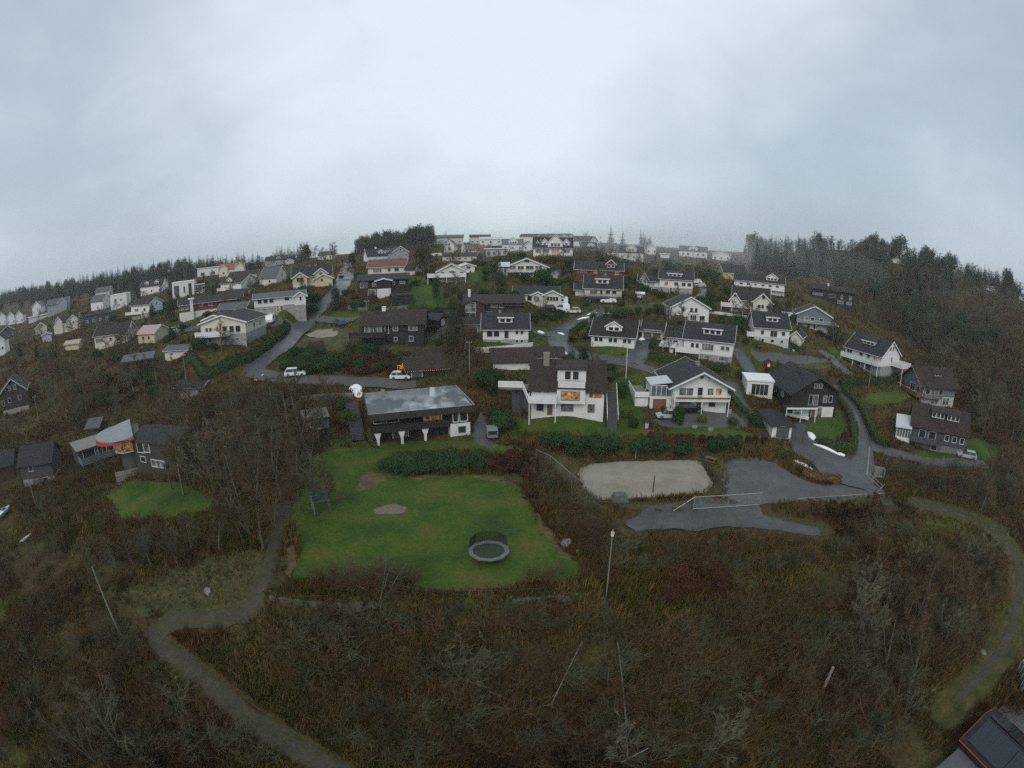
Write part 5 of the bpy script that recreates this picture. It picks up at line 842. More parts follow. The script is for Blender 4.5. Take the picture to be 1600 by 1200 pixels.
# ---------------------------------------------------------------- roads, paths, lawns
ROADS = []
def road(name, pix, w, m, **k):
    ROADS.append((smooth_line([G(*p)[:2] for p in pix], 6), (max(w) if np.ndim(w) else w))); return strip(name, pix, w, m, **k)
LAWN_PIX = [(462,905),(470,860),(455,800),(480,760),(500,720),(560,704),(600,735),(700,742),(770,742),(815,765),(838,810),(870,850),(908,888),(925,905),(880,912),(830,905),(790,918),(720,926),(650,924),(640,900),(600,898),(560,918),(500,905)]
AREAS = []; MEADOW = []
def area(name, pix, m, **k):
    p = [G(*q)[:2] for q in pix]; AREAS.append(p)
    if name == 'meadow' or m is WILD: MEADOW.append(p)
    return patch(name, pix, m, **k)
def grounds():
    area('withered_grass', [(546,768),(556,748),(585,736),(602,742),(596,754),(575,764)], WITHER, step=.8, off=.1, rag=.7)
    area('withered_grass', [(602,744),(640,742),(700,744),(760,743),(800,752),(815,770),(790,758),(740,750),(660,750)], WITHER, step=.8, off=.1, rag=.6)
    area('withered_grass', [(828,788),(845,812),(872,848),(905,884),(890,880),(850,838)], WITHER, step=.8, off=.1, rag=.6)
    area('withered_grass', [(458,905),(466,880),(456,850),(446,880)], WITHER, step=.8, off=.1, rag=.6)
    area('lawn', LAWN_PIX, LAWN, step=1.0, rag=.5)
    area('lawn', [(480,722),(520,700),(600,702),(640,690),(740,690),(800,700),(815,712),(790,712),(700,702),(620,708),(590,735),(560,715),(500,735)], LAWN, step=1.0)
    area('lawn', [(806,652),(830,655),(900,655),(955,660),(965,640),(955,600),(975,590),(1000,610),(1000,650),(1015,678),(960,684),(880,678),(815,676)], LAWN, step=1.0)
    area('lawn', [(1060,668),(1120,668),(1185,680),(1200,686),(1150,690),(1040,682)], LAWN, step=1.0)
    area('lawn', [(1258,668),(1272,650),(1305,640),(1318,650),(1322,672),(1300,690),(1272,684)], LAWN, step=.8)
    area('lawn', [(165,775),(195,755),(225,752),(280,755),(320,775),(330,795),(290,800),(262,812),(240,806),(215,814),(190,798)], LAWN, step=1.0, rag=1.1)
    area('lawn', [(902,536),(920,546),(955,553),(980,552),(985,545),(940,546),(915,536)], LAWN, step=.8, rag=.15)
    area('lawn', [(445,565),(480,520),(500,512),(550,515),(555,528),(530,545),(470,552)], WILD, step=1.0)
    area('lawn', [(418,490),(440,488),(478,488),(484,494),(455,500),(425,500)], LAWN, step=1.0)
    area('lawn', [(508,496),(528,488),(562,490),(565,502),(540,505),(515,502)], LAWN, step=1.0)
    area('lawn', [(642,448),(668,445),(690,450),(690,480),(650,480),(640,470)], LAWN, step=1.2)
    area('lawn', [(748,480),(790,472),(808,476),(800,484),(755,490)], LAWN, step=1.2)
    area('lawn', [(730,428),(752,424),(752,444),(732,440)], LAWN, step=1.2)
    area('lawn', [(740,540),(832,534),(836,544),(745,548)], LAWN, step=.8, rag=.15)
    area('lawn', [(980,478),(1040,472),(1048,478),(1000,488)], WILD, step=1.0)
    area('lawn', [(1352,616),(1400,612),(1425,618),(1405,630),(1360,632)], LAWN, step=1.0)
    area('lawn', [(1508,690),(1530,685),(1560,705),(1550,722),(1515,708)], LAWN, step=1.0)
    area('lawn', [(1430,703),(1475,707),(1490,714),(1440,716)], LAWN, step=.8)
    area('lawn', [(1188,560),(1225,566),(1290,566),(1300,575),(1240,582),(1195,575)], WILD, step=.8)
    area('lawn', [(1290,545),(1306,545),(1330,566),(1318,568)], LAWN, step=.8)
    area('lawn', [(850,712),(900,710),(930,722),(905,735),(905,760),(930,785),(960,796),(940,800),(900,775),(862,730)], WILD, step=1.0)
    area('lawn', [(1080,715),(1130,716),(1135,740),(1130,775),(1080,792),(970,797),(955,785),(1060,785),(1110,765),(1118,740)], WILD, step=1.0)
    MEADOW.append([G(*q)[:2] for q in [(880,860),(960,835),(1090,832),(1180,838),(1290,845),(1410,800),(1440,840),(1330,900),(1300,1010),(1230,1000),(1150,950),(1090,900),(980,930)]])
    0 and area('meadow', [(880,860),(960,835),(1090,832),(1180,838),(1290,845),(1410,800),(1440,840),(1330,900),(1300,1010),(1230,1000),(1150,950),(1090,900),(980,930)], WILD, step=1.6, rag=1.2, off=.03)
    area('meadow', [(240,905),(330,870),(400,860),(420,880),(395,945),(310,955),(250,955),(190,930)], WILD, step=1.2, rag=1.0, off=.03)
    area('court', [(904,748),(906,735),(916,727),(960,722),(1060,719),(1092,722),(1100,732),(1112,750),(1112,762),(1100,770),(1040,776),(960,781),(930,780),(918,770)], SAND, step=1.0, rag=.3, off=.1)
    area('car_park', [(1128,735),(1140,722),(1205,722),(1245,745),(1290,758),(1340,752),(1378,764),(1380,774),(1340,782),(1290,784),(1188,788),(1140,780),(1125,770)], GRAV, step=1.0, rag=.4, off=.07)
    area('driveway', [(1232,688),(1238,664),(1255,658),(1285,656),(1262,672),(1275,690),(1310,706),(1345,735),(1342,765),(1300,752),(1262,720),(1240,705)], ASPH, step=1.0, rag=.15, off=.08)
    area('driveway', [(1022,655),(1060,648),(1135,640),(1160,655),(1165,668),(1110,668),(1050,668),(1028,664)], GRAV, step=.8, rag=.25, off=.07)
    area('yard', [(738,692),(742,660),(752,645),(770,690),(785,700),(760,702)], GRAV, step=.8, rag=.3)
    area('gravel_patch', [(475,522),(500,514),(530,516),(528,524),(505,528),(480,526)], SAND, step=1.0, rag=.4, off=.1)
    area('play_yard', [(1170,548),(1260,556),(1300,566),(1260,570),(1190,566)], GRAV, step=1.0)
    road('road', [(392,585),(402,572),(418,556),(440,538),(462,514),(482,497),(505,478),(525,458),(537,440),(541,425),(545,409)], [5,5,5,5.5,6,6,6,6,6,6,6], ASPH, off=.16)
    road('road', [(392,580),(420,587),(462,592),(520,594),(580,597),(650,598)], 4.2, GRAV, off=.14)
    road('road', [(455,514),(430,504),(405,500)], 4, GRAV, off=.12)
    road('road', [(500,497),(540,500),(560,497)], 3.5, GRAV, off=.12)
    road('road', [(946,484),(925,492),(905,503),(885,515),(872,530),(880,545),(905,556),(950,562),(990,570),(1040,585)], [4,4.5,5,5.5,5.5,5.5,5,4,3.5,3], ASPH, off=.16)
    road('road', [(985,568),(998,552),(1008,540),(1016,531)], 5, ASPH, off=.17)
    road('road', [(885,518),(855,522),(832,516)], 3, ASPH, off=.13)
    road('road', [(1150,545),(1160,560),(1172,580),(1178,590)], 3.6, ASPH, off=.14)
    road('road', [(1142,598),(1150,620),(1165,645),(1180,662)], 3.6, ASPH, off=.14)
    road('road', [(1330,762),(1338,752),(1345,738),(1349,710),(1346,680),(1336,648),(1318,622),(1302,604)], [7,6,5,4.2,4,4,3.6,3.2], ASPH, off=.2)
    road('road', [(1330,585),(1310,570),(1296,556),(1284,548)], 3.2, ASPH, off=.14)
    road('road', [(1355,694),(1385,705),(1430,716),(1480,722),(1540,726)], 4, GRAV, off=.14)
    road('road', [(1080,470),(1100,458),(1088,444),(1070,440)], 3.6, ASPH, off=.14)
    road('road', [(859,434),(866,420),(870,416)], 4.5, ASPH, off=.14)
    road('path', [(985,826),(1020,812),(1080,812),(1140,808),(1200,818),(1280,830)], [2,4.2,5,4.5,3,1.6], ASPH, off=.12, ragged=.5)
    road('path', [(1185,790),(1160,800),(1130,806)], 4, GRAV, off=.1, ragged=.4)
    ROADS.append((smooth_line([G(*p)[:2] for p in [(1440,788),(1500,802),(1550,826),(1582,862),(1594,910),(1588,960),(1567,1010),(1532,1060),(1480,1110)]], 6), 5.5))
    strip('grass_verge', [(1385,775),(1440,788),(1500,802),(1550,826),(1582,862),(1594,910),(1588,960),(1567,1010),(1532,1060),(1480,1110),(1440,1150)], [3,5,6,6,6,5,5,5,6,6,5], VERGE, off=.05, n=9, ragged=1.2)
    road('path', [(1375,778),(1440,790),(1500,804),(1550,828),(1582,862),(1592,910),(1586,960),(1565,1010),(1530,1060),(1490,1090)], [2,2,2,2,2,2,2,2,1.6,.8], MUD, off=.1, ragged=.5)
    road('path', [(446,790),(440,815),(428,850),(415,895),(405,930),(380,958),(340,966),(290,968),(255,978),(245,990),(262,1015),(310,1055),(360,1095),(420,1140),(490,1185),(540,1215)], [1.8,1.9,2,2.3,2.6,3.4,3.1,2.8,2.7,2.6,2.6,2.6,2.7,2.8,3,3], MUD, off=.1, ragged=.6)
    road('path', [(205,515),(225,520),(250,512)], 4, ASPH, off=.1)
    road('driveway', [(268,516),(300,514),(330,514)], 5, ASPH, off=.12)
    road('path', [(700,488),(690,520),(672,530)], 2.0, GRAV, off=.1)
# ---------------------------------------------------------------- trees, shrubs, hedges
def tubes(segs, n=3):
    S = np.array(segs, float); p0, p1, r0, r1 = S[:, 0:3], S[:, 3:6], S[:, 6], S[:, 7]
    d = p1-p0; d /= np.maximum(np.linalg.norm(d, axis=1, keepdims=True), 1e-9)
    a = np.where(np.abs(d[:, 2:3]) < .9, [[0, 0, 1.]], [[1., 0, 0]]); u = np.cross(d, a); u /= np.linalg.norm(u, axis=1, keepdims=True); w = np.cross(d, u)
    V = []
    for p, r in ((p0, r0), (p1, r1)):
        for i in range(n): t = 2*math.pi*i/n; V.append(p + (u*math.cos(t)+w*math.sin(t))*r[:, None])
    V = np.stack(V, 1).reshape(-1, 3); b = (np.arange(len(S))*2*n)[:, None, None]
    q = np.array([[i, (i+1) % n, n+(i+1) % n, n+i] for i in range(n)])[None]
    return V, (b+q).reshape(-1, 4)
def grow(rg, p, d, ln, r, n, bend, up, segs):
    pts_ = [p]; d = Vector(d); p = Vector(p)
    for i in range(n):
        q = p + d*(ln/n); ra = r*(1-.75*i/n); rb = r*(1-.75*(i+1)/n); segs.append((*p, *q, ra, rb)); p = q; pts_.append(p.copy())
        d = (d + Vector((rg.uniform(-bend, bend), rg.uniform(-bend, bend), rg.uniform(-bend, bend)+up))).normalized()
    return pts_, d
def side(rg, d, ang):
    d = Vector(d); o = d.orthogonal().normalized(); o.rotate(__import__('mathutils').Quaternion(d, rg.uniform(0, 6.283))); return (d*math.cos(ang)+o*math.sin(ang)).normalized()
def bare_tree(seed, h=10, limbs=13, spread=.9, stems=1, tw=1.0):
    rg = random.Random(seed); trunk, crown = [], []
    for s in range(stems):
        d0 = (rg.uniform(-.06, .06), rg.uniform(-.06, .06), 1) if stems == 1 else (rg.uniform(-.3, .3), rg.uniform(-.3, .3), 1)
        tp, _ = grow(rg, (0, 0, -.3), Vector(d0).normalized(), h*.96, h*.016/math.sqrt(stems)+.02, 9, .09, .04, trunk)
        for k in range(limbs//stems+1):
            t = .22+.75*(k+rg.random())/(limbs//stems+1); f = t*9; i = min(8, int(f)); p = tp[i].lerp(tp[i+1], f-i); dr = (tp[i+1]-tp[i]).normalized()
            ln = h*rg.uniform(.26, .42)*(1.08-t*.75)*spread; lp, _ = grow(rg, p, side(rg, dr, rg.uniform(.6, 1.05)), ln, h*.006*(1.1-t*.6)+.012, 5, .16, .09, crown)
            for j in range(7):
                f2 = (.2+.8*rg.random())*5; i2 = min(4, int(f2)); p2 = lp[i2].lerp(lp[i2+1], f2-i2); d2 = (lp[i2+1]-lp[i2]).normalized()
                bp, _ = grow(rg, p2, side(rg, d2, rg.uniform(.4, .9)), ln*rg.uniform(.3, .5), h*.002+.009, 3, .2, .08, crown)
                for m_ in range(5):
                    i3 = rg.randint(0, 2); p3 = bp[i3].lerp(bp[i3+1], rg.random()); d3 = (bp[i3+1]-bp[i3]).normalized()
                    qp, _ = grow(rg, p3, side(rg, d3, rg.uniform(.35, .9)), ln*rg.uniform(.16, .3), .013*tw, 2, .2, .06, crown)
                    for n_ in range(2): grow(rg, qp[1], side(rg, (qp[2]-qp[1]).normalized(), rg.uniform(.3, .8)), ln*rg.uniform(.1, .2), .010*tw, 1, 0, 0, crown)
    return trunk, crown
def shrub_segs(seed, h=2.0, stems=16, wide=.8):
    rg = random.Random(seed); sg = []
    for s in range(stems):
        d = Vector((rg.gauss(0, wide*.5), rg.gauss(0, wide*.5), 1)).normalized()
        tp, _ = grow(rg, (rg.uniform(-.25, .25), rg.uniform(-.25, .25), -.15), d, h*rg.uniform(.7, 1.1), .016, 4, .12, .05, sg)
        for j in range(6):
            i = rg.randint(1, 3); bp, _ = grow(rg, tp[i].lerp(tp[i+1], rg.random()), side(rg, (tp[i+1]-tp[i]).normalized(), rg.uniform(.3, .7)), h*rg.uniform(.2, .4), .011, 2, .15, .08, sg)
            for m_ in range(4): grow(rg, bp[1].lerp(bp[2], rg.random()), side(rg, (bp[2]-bp[1]).normalized(), rg.uniform(.3, .8)), h*rg.uniform(.1, .22), .008, 1, 0, 0, sg)
    return sg
def quads_at(c, dirs, size, asp, rs, droop=0):
    """leaf faces: centres c, outward directions, half sizes"""
    n = len(c); a = rs.normal(size=(n, 3)); u = np.cross(dirs, a); u /= np.maximum(np.linalg.norm(u, axis=1, keepdims=True), 1e-6); v = np.cross(dirs, u); v /= np.maximum(np.linalg.norm(v, axis=1, keepdims=True), 1e-6)
    s = size[:, None]; V = np.stack([c-u*s, c+v*s*asp, c+u*s, c-v*s*asp], 1).reshape(-1, 3)
    return V, np.arange(4*n).reshape(-1, 4)
def leaf_blob(seed, n, lobes, leaf, rad=(1, 1, 1), base=0.0):
    """leaf clumps over uneven lobes within a unit ellipsoid, standing on z=0"""
    rs = np.random.RandomState(seed); L = []
    for k in range(lobes):
        a = rs.uniform(0, 6.28); r = rs.uniform(0, .62)**.7*.75; z = rs.uniform(.25, .8); L.append((r*math.cos(a), r*math.sin(a), z, rs.uniform(.28, .5)))
    L = np.array(L); i = rs.randint(0, lobes, n); d = rs.normal(size=(n, 3)); d /= np.linalg.norm(d, axis=1, keepdims=True); d[:, 2] = np.abs(d[:, 2])*np.where(rs.rand(n) < .75, 1, -1)
    rr = L[i, 3:4]*rs.uniform(.55, 1.08, (n, 1)); c = L[i, :3]+d*rr*np.array([[1, 1, .85]]); c[:, 2] = np.maximum(c[:, 2], base+.02); c *= np.array([rad])
    dd = d+rs.normal(size=(n, 3))*.6; dd /= np.linalg.norm(dd, axis=1, keepdims=True)
    return quads_at(c, dd, rs.uniform(.6, 1.3, n)*leaf, .6, rs)
def conifer(seed, h=10, w=.19, whorls=22, ragged=.35):
    rs = np.random.RandomState(seed); C, D, S = [], [], []; V = []; Q = []
    for k in range(whorls):
        t = k/(whorls-1); z = h*(.08+.9*t); L = h*w*(1-t)**.85*rs.uniform(1-ragged, 1+ragged*.5)+.12; nb = int(8-4*t)
        a0 = rs.uniform(0, 6.28)
        for b in range(nb):
            a = a0+6.283*b/nb+rs.uniform(-.3, .3); ln = L*rs.uniform(.65, 1.2); dr = rs.uniform(.15, .5); ca, sa = math.cos(a), math.sin(a); m = 5
            for j in range(m):
                f = (j+.6)/m; x = ln*f; zz = z - dr*x + .12*ln*f*f; wd = ln*.30*(1.1-f)+.07*h/10
                for sgn in (-1, 1):
                    i = len(V); tip = (x+ln*.22, sgn*wd, zz-wd*rs.uniform(.25, .7)); P = [(x-ln*.1, 0, zz), (x+ln*.13, sgn*wd*.25, zz-.02), tip, (x-ln*.02, sgn*wd*.8, zz-wd*.45)]
                    V += [(p[0]*ca-p[1]*sa, p[0]*sa+p[1]*ca, p[2]) for p in P]; Q.append((i, i+1, i+2, i+3))
    i = len(V); V += [(0, 0, h*1.03), (.06, 0, h*.93), (0, .06, h*.92), (-.06, 0, h*.93)]; Q.append((i, i+1, i+2, i+3))
    return np.array(V), np.array(Q)
def vm(name, c1, c2, sc=.6, rand=.25, rough=.85):
    return mat(name, c1, rough, c2, sc, 3, spec=.12, rand=rand)
VM = dict(bark=vm('bark', (.07,.06,.045), (.14,.125,.1), 3), twig=vm('grey_twigs', (.072,.05,.025), (.13,.094,.048), .8), rtwig=vm('red_brown_twigs', (.085,.047,.024), (.15,.088,.045), .8), gtwig=vm('mossy_twigs', (.078,.08,.046), (.145,.14,.085), .8),
 ptwig=vm('pale_mossy_twigs', (.10,.092,.055), (.17,.155,.10), .8), spruce=vm('spruce_needles', (.02,.034,.02), (.04,.056,.026), .7), pine=vm('pine_needles', (.024,.04,.02), (.05,.065,.028), .5), shrub=vm('evergreen_leaves', (.02,.05,.016), (.045,.085,.024), 1.2), ybush=vm('yellow_green_leaves', (.055,.085,.016), (.1,.125,.028), 1.2),
 hedge=vm('hedge_leaves', (.028,.052,.016), (.058,.085,.026), 1.2), beech=vm('copper_beech_leaves', (.042,.018,.009), (.085,.038,.018), 1.2), brown=vm('withered_leaves', (.085,.05,.026), (.15,.09,.045), 1))
PROTO = {}
def make_protos():
    for i in range(5):
        t, c = bare_tree(100+i, 10, 15+i % 3, .95+.12*(i % 2), tw=1.35); PROTO['bare', i] = (mesh_np('trunk', *tubes(t, 6), VM['bark'], True), mesh_np('crown', *tubes(c), VM[('twig','gtwig','twig','gtwig','rtwig')[i]]))
    for i in range(3):
        t, c = bare_tree(150+i, 10, 15, .85, 3, 1.3); PROTO['multi', i] = (mesh_np('trunk', *tubes(t, 5), VM['bark'], True), mesh_np('crown', *tubes(c), VM[('twig','ptwig','rtwig')[i]]))
    for i in range(6):
        V, Q = conifer(200+i, 10, .2+.03*(i % 3), 20+i, .3+.05*(i % 3)); sg = [(0,0,-.4,0,0,9.6,.16,.03)]
        PROTO['spruce', i] = (mesh_np('trunk', *tubes(sg, 6), VM['bark'], True), mesh_np('crown', V, Q, VM['spruce']))
    for i in range(4):
        V, Q = leaf_blob(300+i, 1500, 13, .05, (1, 1, 1)); V = V*np.array([[3.3, 3.3, 9.2]])+np.array([[0, 0, .7]]); sg = [(0,0,-.4,.1,0,5,.2,.14),(.1,0,5,0,.1,8.4,.14,.04)]+[(0,0,3+k*.6,1.5*math.cos(k*2.4),1.5*math.sin(k*2.4),4.6+k*.6,.09,.03) for k in range(7)]
        PROTO['pine', i] = (mesh_np('trunk', *tubes(sg, 6), VM['bark'], True), mesh_np('crown', V, Q, VM['pine']))
    for i in range(4):
        V, Q = leaf_blob(400+i, 2600, 15, .055, (1, 1, 1)); PROTO['bush', i] = (None, mesh_np('evergreen_bush', V, Q, VM['shrub'])); m2 = PROTO['bush', i][1].copy(); m2.materials[0] = VM['ybush']; PROTO['ybush', i] = (None, m2)
        m3 = PROTO['bush', i][1].copy(); m3.materials[0] = VM['beech']; PROTO['beech', i] = (None, m3)
    for i in range(6):
        V, Q = tubes(shrub_segs(500+i, 2.0, 15, .5+.12*i)); PROTO['shrub', i] = (None, mesh_np('bare_shrub', V, Q, VM[('rtwig','twig','gtwig','gtwig','rtwig','twig')[i]]))
TREES = []; WAIT = []
def plant(*a, **k):
    WAIT.append((a, dict(k)))
def plant_now(kind, x, y, h, label, group=None, name=None, cat=None, wide=1.0, sink=.1, var=None):
    nv = max(i for k, i in PROTO if k == kind)+1; v = var; tr, cr = PROTO[kind, v]; z = float(H(x, y)) - sink
    base = {'bush': 1, 'ybush': 1, 'beech': 1, 'shrub': 2.0}.get(kind, 10); s = h/base; rz = rng.uniform(0, 6.28)
    name = name or {'bare': 'bare_tree', 'multi': 'bare_tree', 'spruce': 'spruce_tree', 'pine': 'pine_tree', 'bush': 'evergreen_bush', 'ybush': 'evergreen_bush', 'beech': 'copper_bush', 'shrub': 'bare_shrub'}[kind]
    cat = cat or ('shrub' if kind in ('bush', 'ybush', 'beech', 'shrub') else 'tree')
    if tr is None:
        o = link(name, cr, None, (x, y, z), (0, 0, rz)); tag(o, label, cat, group)
    else:
        o = empty(name, (x, y, z), rz, label, cat, group); link('trunk', tr, o); link('crown', cr, o)
    o.scale = (s*wide, s*wide, s); TREES.append((x, y, h)); return o
def clear(x, y, pad=.6):
    for c, w in ROADS:
        if np.min(np.hypot(c[:, 0]-x, c[:, 1]-y)) < w/2+pad: return False
    for p in AREAS:
        if poly_sd(p, np.array([x]), np.array([y]))[0] > -pad: return False
    for hx, hy, hr in HOUSES:
        if (hx-x)**2+(hy-y)**2 < (hr+pad)**2: return False
    return True
def scatter(kind, region, n, hr, label, group, wide=(1, 1), mind=1.2, chk=True, name=None, cat=None, tries=30, pad=.5):
    """n plants over the ground seen inside a picture outline"""
    p = np.array(region, float); done = []; t = 0
    while len(done) < n and t < n*tries:
        t += 1; px, py = rng.uniform(p[:, 0].min(), p[:, 0].max()), rng.uniform(p[:, 1].min(), p[:, 1].max())
        if poly_sd(p, np.array([px]), np.array([py]))[0] < 0: continue
        x, y, z, s = G(px, py)
        if s > 1200 or any((x-a)**2+(y-b)**2 < mind*mind for a, b in done[-200:]): continue
        if chk and not clear(x, y, pad): continue
        done.append((x, y)); plant(kind, x, y, rng.uniform(*hr), label, group, name, cat, rng.uniform(*wide))
def ridge(kind, line, n, hr, label, group, depth=25, wide=(1, 1)):
    """plants along a stretch of skyline, some metres to either side of it"""
    L = [G(*q) for q in line]; P = np.array([(a[0], a[1]) for a in L]); seg = np.linalg.norm(np.diff(P, axis=0), axis=1); cum = np.r_[0, np.cumsum(seg)]
    for i in range(n):
        t = cum[-1]*(i+rng.random())/n; k = min(len(seg)-1, int(np.searchsorted(cum, t)-1) if t > 0 else 0); f = (t-cum[k])/seg[k]; x, y = P[k]+(P[k+1]-P[k])*f
        r = math.hypot(x, y); o = rng.uniform(-depth, depth*.6); x, y = x*(1+o/r), y*(1+o/r)
        plant(kind, x, y, rng.uniform(*hr), label, group, wide=rng.uniform(*wide))
def hedge(pix, h, w, label, m='hedge', leaf=.13, dens=46, name='hedge', top=.15):
    c = smooth_line([G(*q)[:2] for q in pix], 8); d = np.gradient(c, axis=0); d /= np.maximum(np.linalg.norm(d, axis=1, keepdims=True), 1e-6); nn = np.stack([-d[:, 1], d[:, 0]], 1)
    ln = np.linalg.norm(np.diff(c, axis=0), axis=1).sum(); n = int(ln*(2*h+w)*dens); n = min(n, 16000); rs = np.random.RandomState(len(pix)*7+int(ln*10)); t = rs.uniform(0, len(c)-1.001, n); i = t.astype(int); f = (t-i)[:, None]
    p = c[i]*(1-f)+c[i+1]*f; q = nn[i]*(1-f)+nn[i+1]*f; s = rs.uniform(-1, 1, n); e = rs.rand(n); per = 2*h+w; k = e*per
    off = np.where(k < h, -w/2, np.where(k < h+w, k-h-w/2, w/2)); zz = np.where(k < h, k, np.where(k < h+w, h, per-k)); bul = vnoise(p[:, 0], p[:, 1], 1.6, 4)*w*.35
    jit = rs.normal(size=(n, 3))*.07; xy = p+q*(off*(1+bul))[:, None]+jit[:, :2]; z0 = H(xy[:, 0], xy[:, 1]); z = z0+zz*(1+bul*.4+vnoise(p[:, 0], p[:, 1], .9, 3)*top)+jit[:, 2]
    dirs = np.c_[q*np.where(zz < h*.98, np.sign(off), 0)[:, None], np.where(zz > h*.9, 1.0, .25)]+rs.normal(size=(n, 3))*.55; dirs /= np.linalg.norm(dirs, axis=1, keepdims=True)
    V, Q = quads_at(np.c_[xy, z], dirs, rs.uniform(.6, 1.4, n)*leaf, .65, rs)
    b = len(V); core = []; m_ = len(c)                      # dense twiggy inside
    for a, g in zip(c, nn):
        for sx, zf in ((-.36, -.3), (-.36, .82*h), (.36, .82*h), (.36, -.3)): x, y = a+g*w*sx; core.append((x, y, float(H(x, y))+zf))
    F2 = [(b+4*k+j, b+4*k+(j+1) % 4, b+4*k+4+(j+1) % 4, b+4*k+4+j) for k in range(m_-1) for j in range(4)]
    o = link(name, mesh_np(name, np.vstack([V, core]), np.vstack([Q, F2]), VM[m])); return tag(o, label, 'hedge')
def undergrowth(name, n, rmin, rmax, az, kind='heath', hs=(.5, 1.3), wd=.035, m=None, pad=-.25, power=1.0, seed=5, keep=None):
    rs = np.random.RandomState(seed); r = np.exp(rs.uniform(math.log(rmin), math.log(rmax), n*2)) if power == 1 else (rs.uniform(rmin**power, rmax**power, n*2))**(1/power)
    a = np.radians(rs.uniform(az[0], az[1], n*2)); x, y = r*np.sin(a), r*np.cos(a); ok = np.ones(len(x), bool)
    px, py = to_pix(x, y, H(x, y)); ok &= (px > -120) & (px < 1720) & (py < 1400)
    for c, w in ROADS:
        lo, hi = c.min(0)-w, c.max(0)+w; near = ok & (x > lo[0]) & (x < hi[0]) & (y > lo[1]) & (y < hi[1]); k = np.where(near)[0]
        if len(k): dm = np.min(np.hypot(x[k][:, None]-c[None, :, 0], y[k][:, None]-c[None, :, 1]), 1); ok[k[dm < w/2*(.72 if w < 3.2 else 1)+pad]] = False
    for p in AREAS: ok &= poly_sd(p, x, y) < pad*.5 if keep is None else True
    for hx, hy, hr in HOUSES: ok &= (hx-x)**2+(hy-y)**2 > hr*hr
    if keep is not None: ok &= keep(px, py, x, y)
    else:
        g = np.zeros(len(x))
        for bx, by, sx, sy, w in GREEN: g = np.maximum(g, w*np.exp(-((px-bx)/sx)**2-((py-by)/sy)**2))
        ok &= rs.rand(len(x)) > g*1.3
        ok &= (vnoise(x, y, 6, 21)+vnoise(x, y, 2.2, 22)*.6) > -.28*rs.rand(len(x))-.12
    x, y = x[ok][:n], y[ok][:n]; n = len(x); z = H(x, y); B = 4
    hsx = rs.uniform(*hs, n)*(1+vnoise(x, y, 7, 31)*.9); base = np.stack([x, y, z-.05], 1)
    base = np.repeat(base, B, 0)+np.c_[rs.normal(size=(n*B, 2))*.12, np.zeros(n*B)]; h = np.repeat(hsx, B)*rs.uniform(.5, 1.1, n*B); ang = rs.uniform(0, 6.283, n*B); lean = np.abs(rs.normal(size=n*B))*.45
    ax = np.stack([np.cos(ang)*lean, np.sin(ang)*lean, np.ones(n*B)], 1); ax /= np.linalg.norm(ax, axis=1, keepdims=True); sd = np.stack([-np.sin(ang+.5), np.cos(ang+.5), np.zeros(n*B)], 1)
    w = rs.uniform(.5, 1.5, n*B)*wd; mid = base+ax*(h*.55)[:, None]; tip = base+ax*h[:, None]+np.stack([np.cos(ang), np.sin(ang), -.35*np.ones(n*B)], 1)*(h*.25*rs.rand(n*B))[:, None]
    V = np.stack([base-sd*w[:, None], base+sd*w[:, None], mid+sd*w[:, None]*.8, tip, mid-sd*w[:, None]*.8], 1).reshape(-1, 3); k = (np.arange(n*B)*5)[:, None]
    Q = np.vstack([k+np.array([[0, 1, 2, 4]]), k+np.array([[4, 2, 3, 3]])])[:, :]
    me = mesh_np(name, V, k+np.array([[0, 1, 2, 3, 4]]), m); at = me.attributes.new('tint', 'FLOAT', 'POINT')
    tint = np.clip(.5+vnoise(x, y, 9, 41)*1.15+vnoise(x, y, 2.5, 42)*.45+rs.normal(size=n)*.09, 0, 1); at.data.foreach_set('value', np.repeat(np.repeat(tint, B), 5).astype(np.float32))
    return tag(link(name, me), kind='stuff')
def clear_np(x, y):
    ok = np.ones(len(x), bool)
    for p in AREAS:
        q = np.array(p); lo, hi = q.min(0), q.max(0); k = np.where((x > lo[0]) & (x < hi[0]) & (y > lo[1]) & (y < hi[1]))[0]
        if len(k): ok[k] &= poly_sd(p, x[k], y[k]) < .1
    return ok
def tintmat(name, stops, rough=.9):
    m = bpy.data.materials.new(name); m.use_nodes = True; N = m.node_tree.nodes; L = m.node_tree.links; b = N['Principled BSDF']; b.inputs['Roughness'].default_value = rough; b.inputs['Specular IOR Level'].default_value = .1
    a = N.new('ShaderNodeAttribute'); a.attribute_name = 'tint'; r = N.new('ShaderNodeValToRGB'); e = r.color_ramp.elements
    while len(e) < len(stops): e.new(.5)
    for k, (p, c) in enumerate(stops): e[k].position = p; e[k].color = lin(c)
    L.new(a.outputs['Fac'], r.inputs[0]); L.new(r.outputs[0], b.inputs['Base Color']); return m

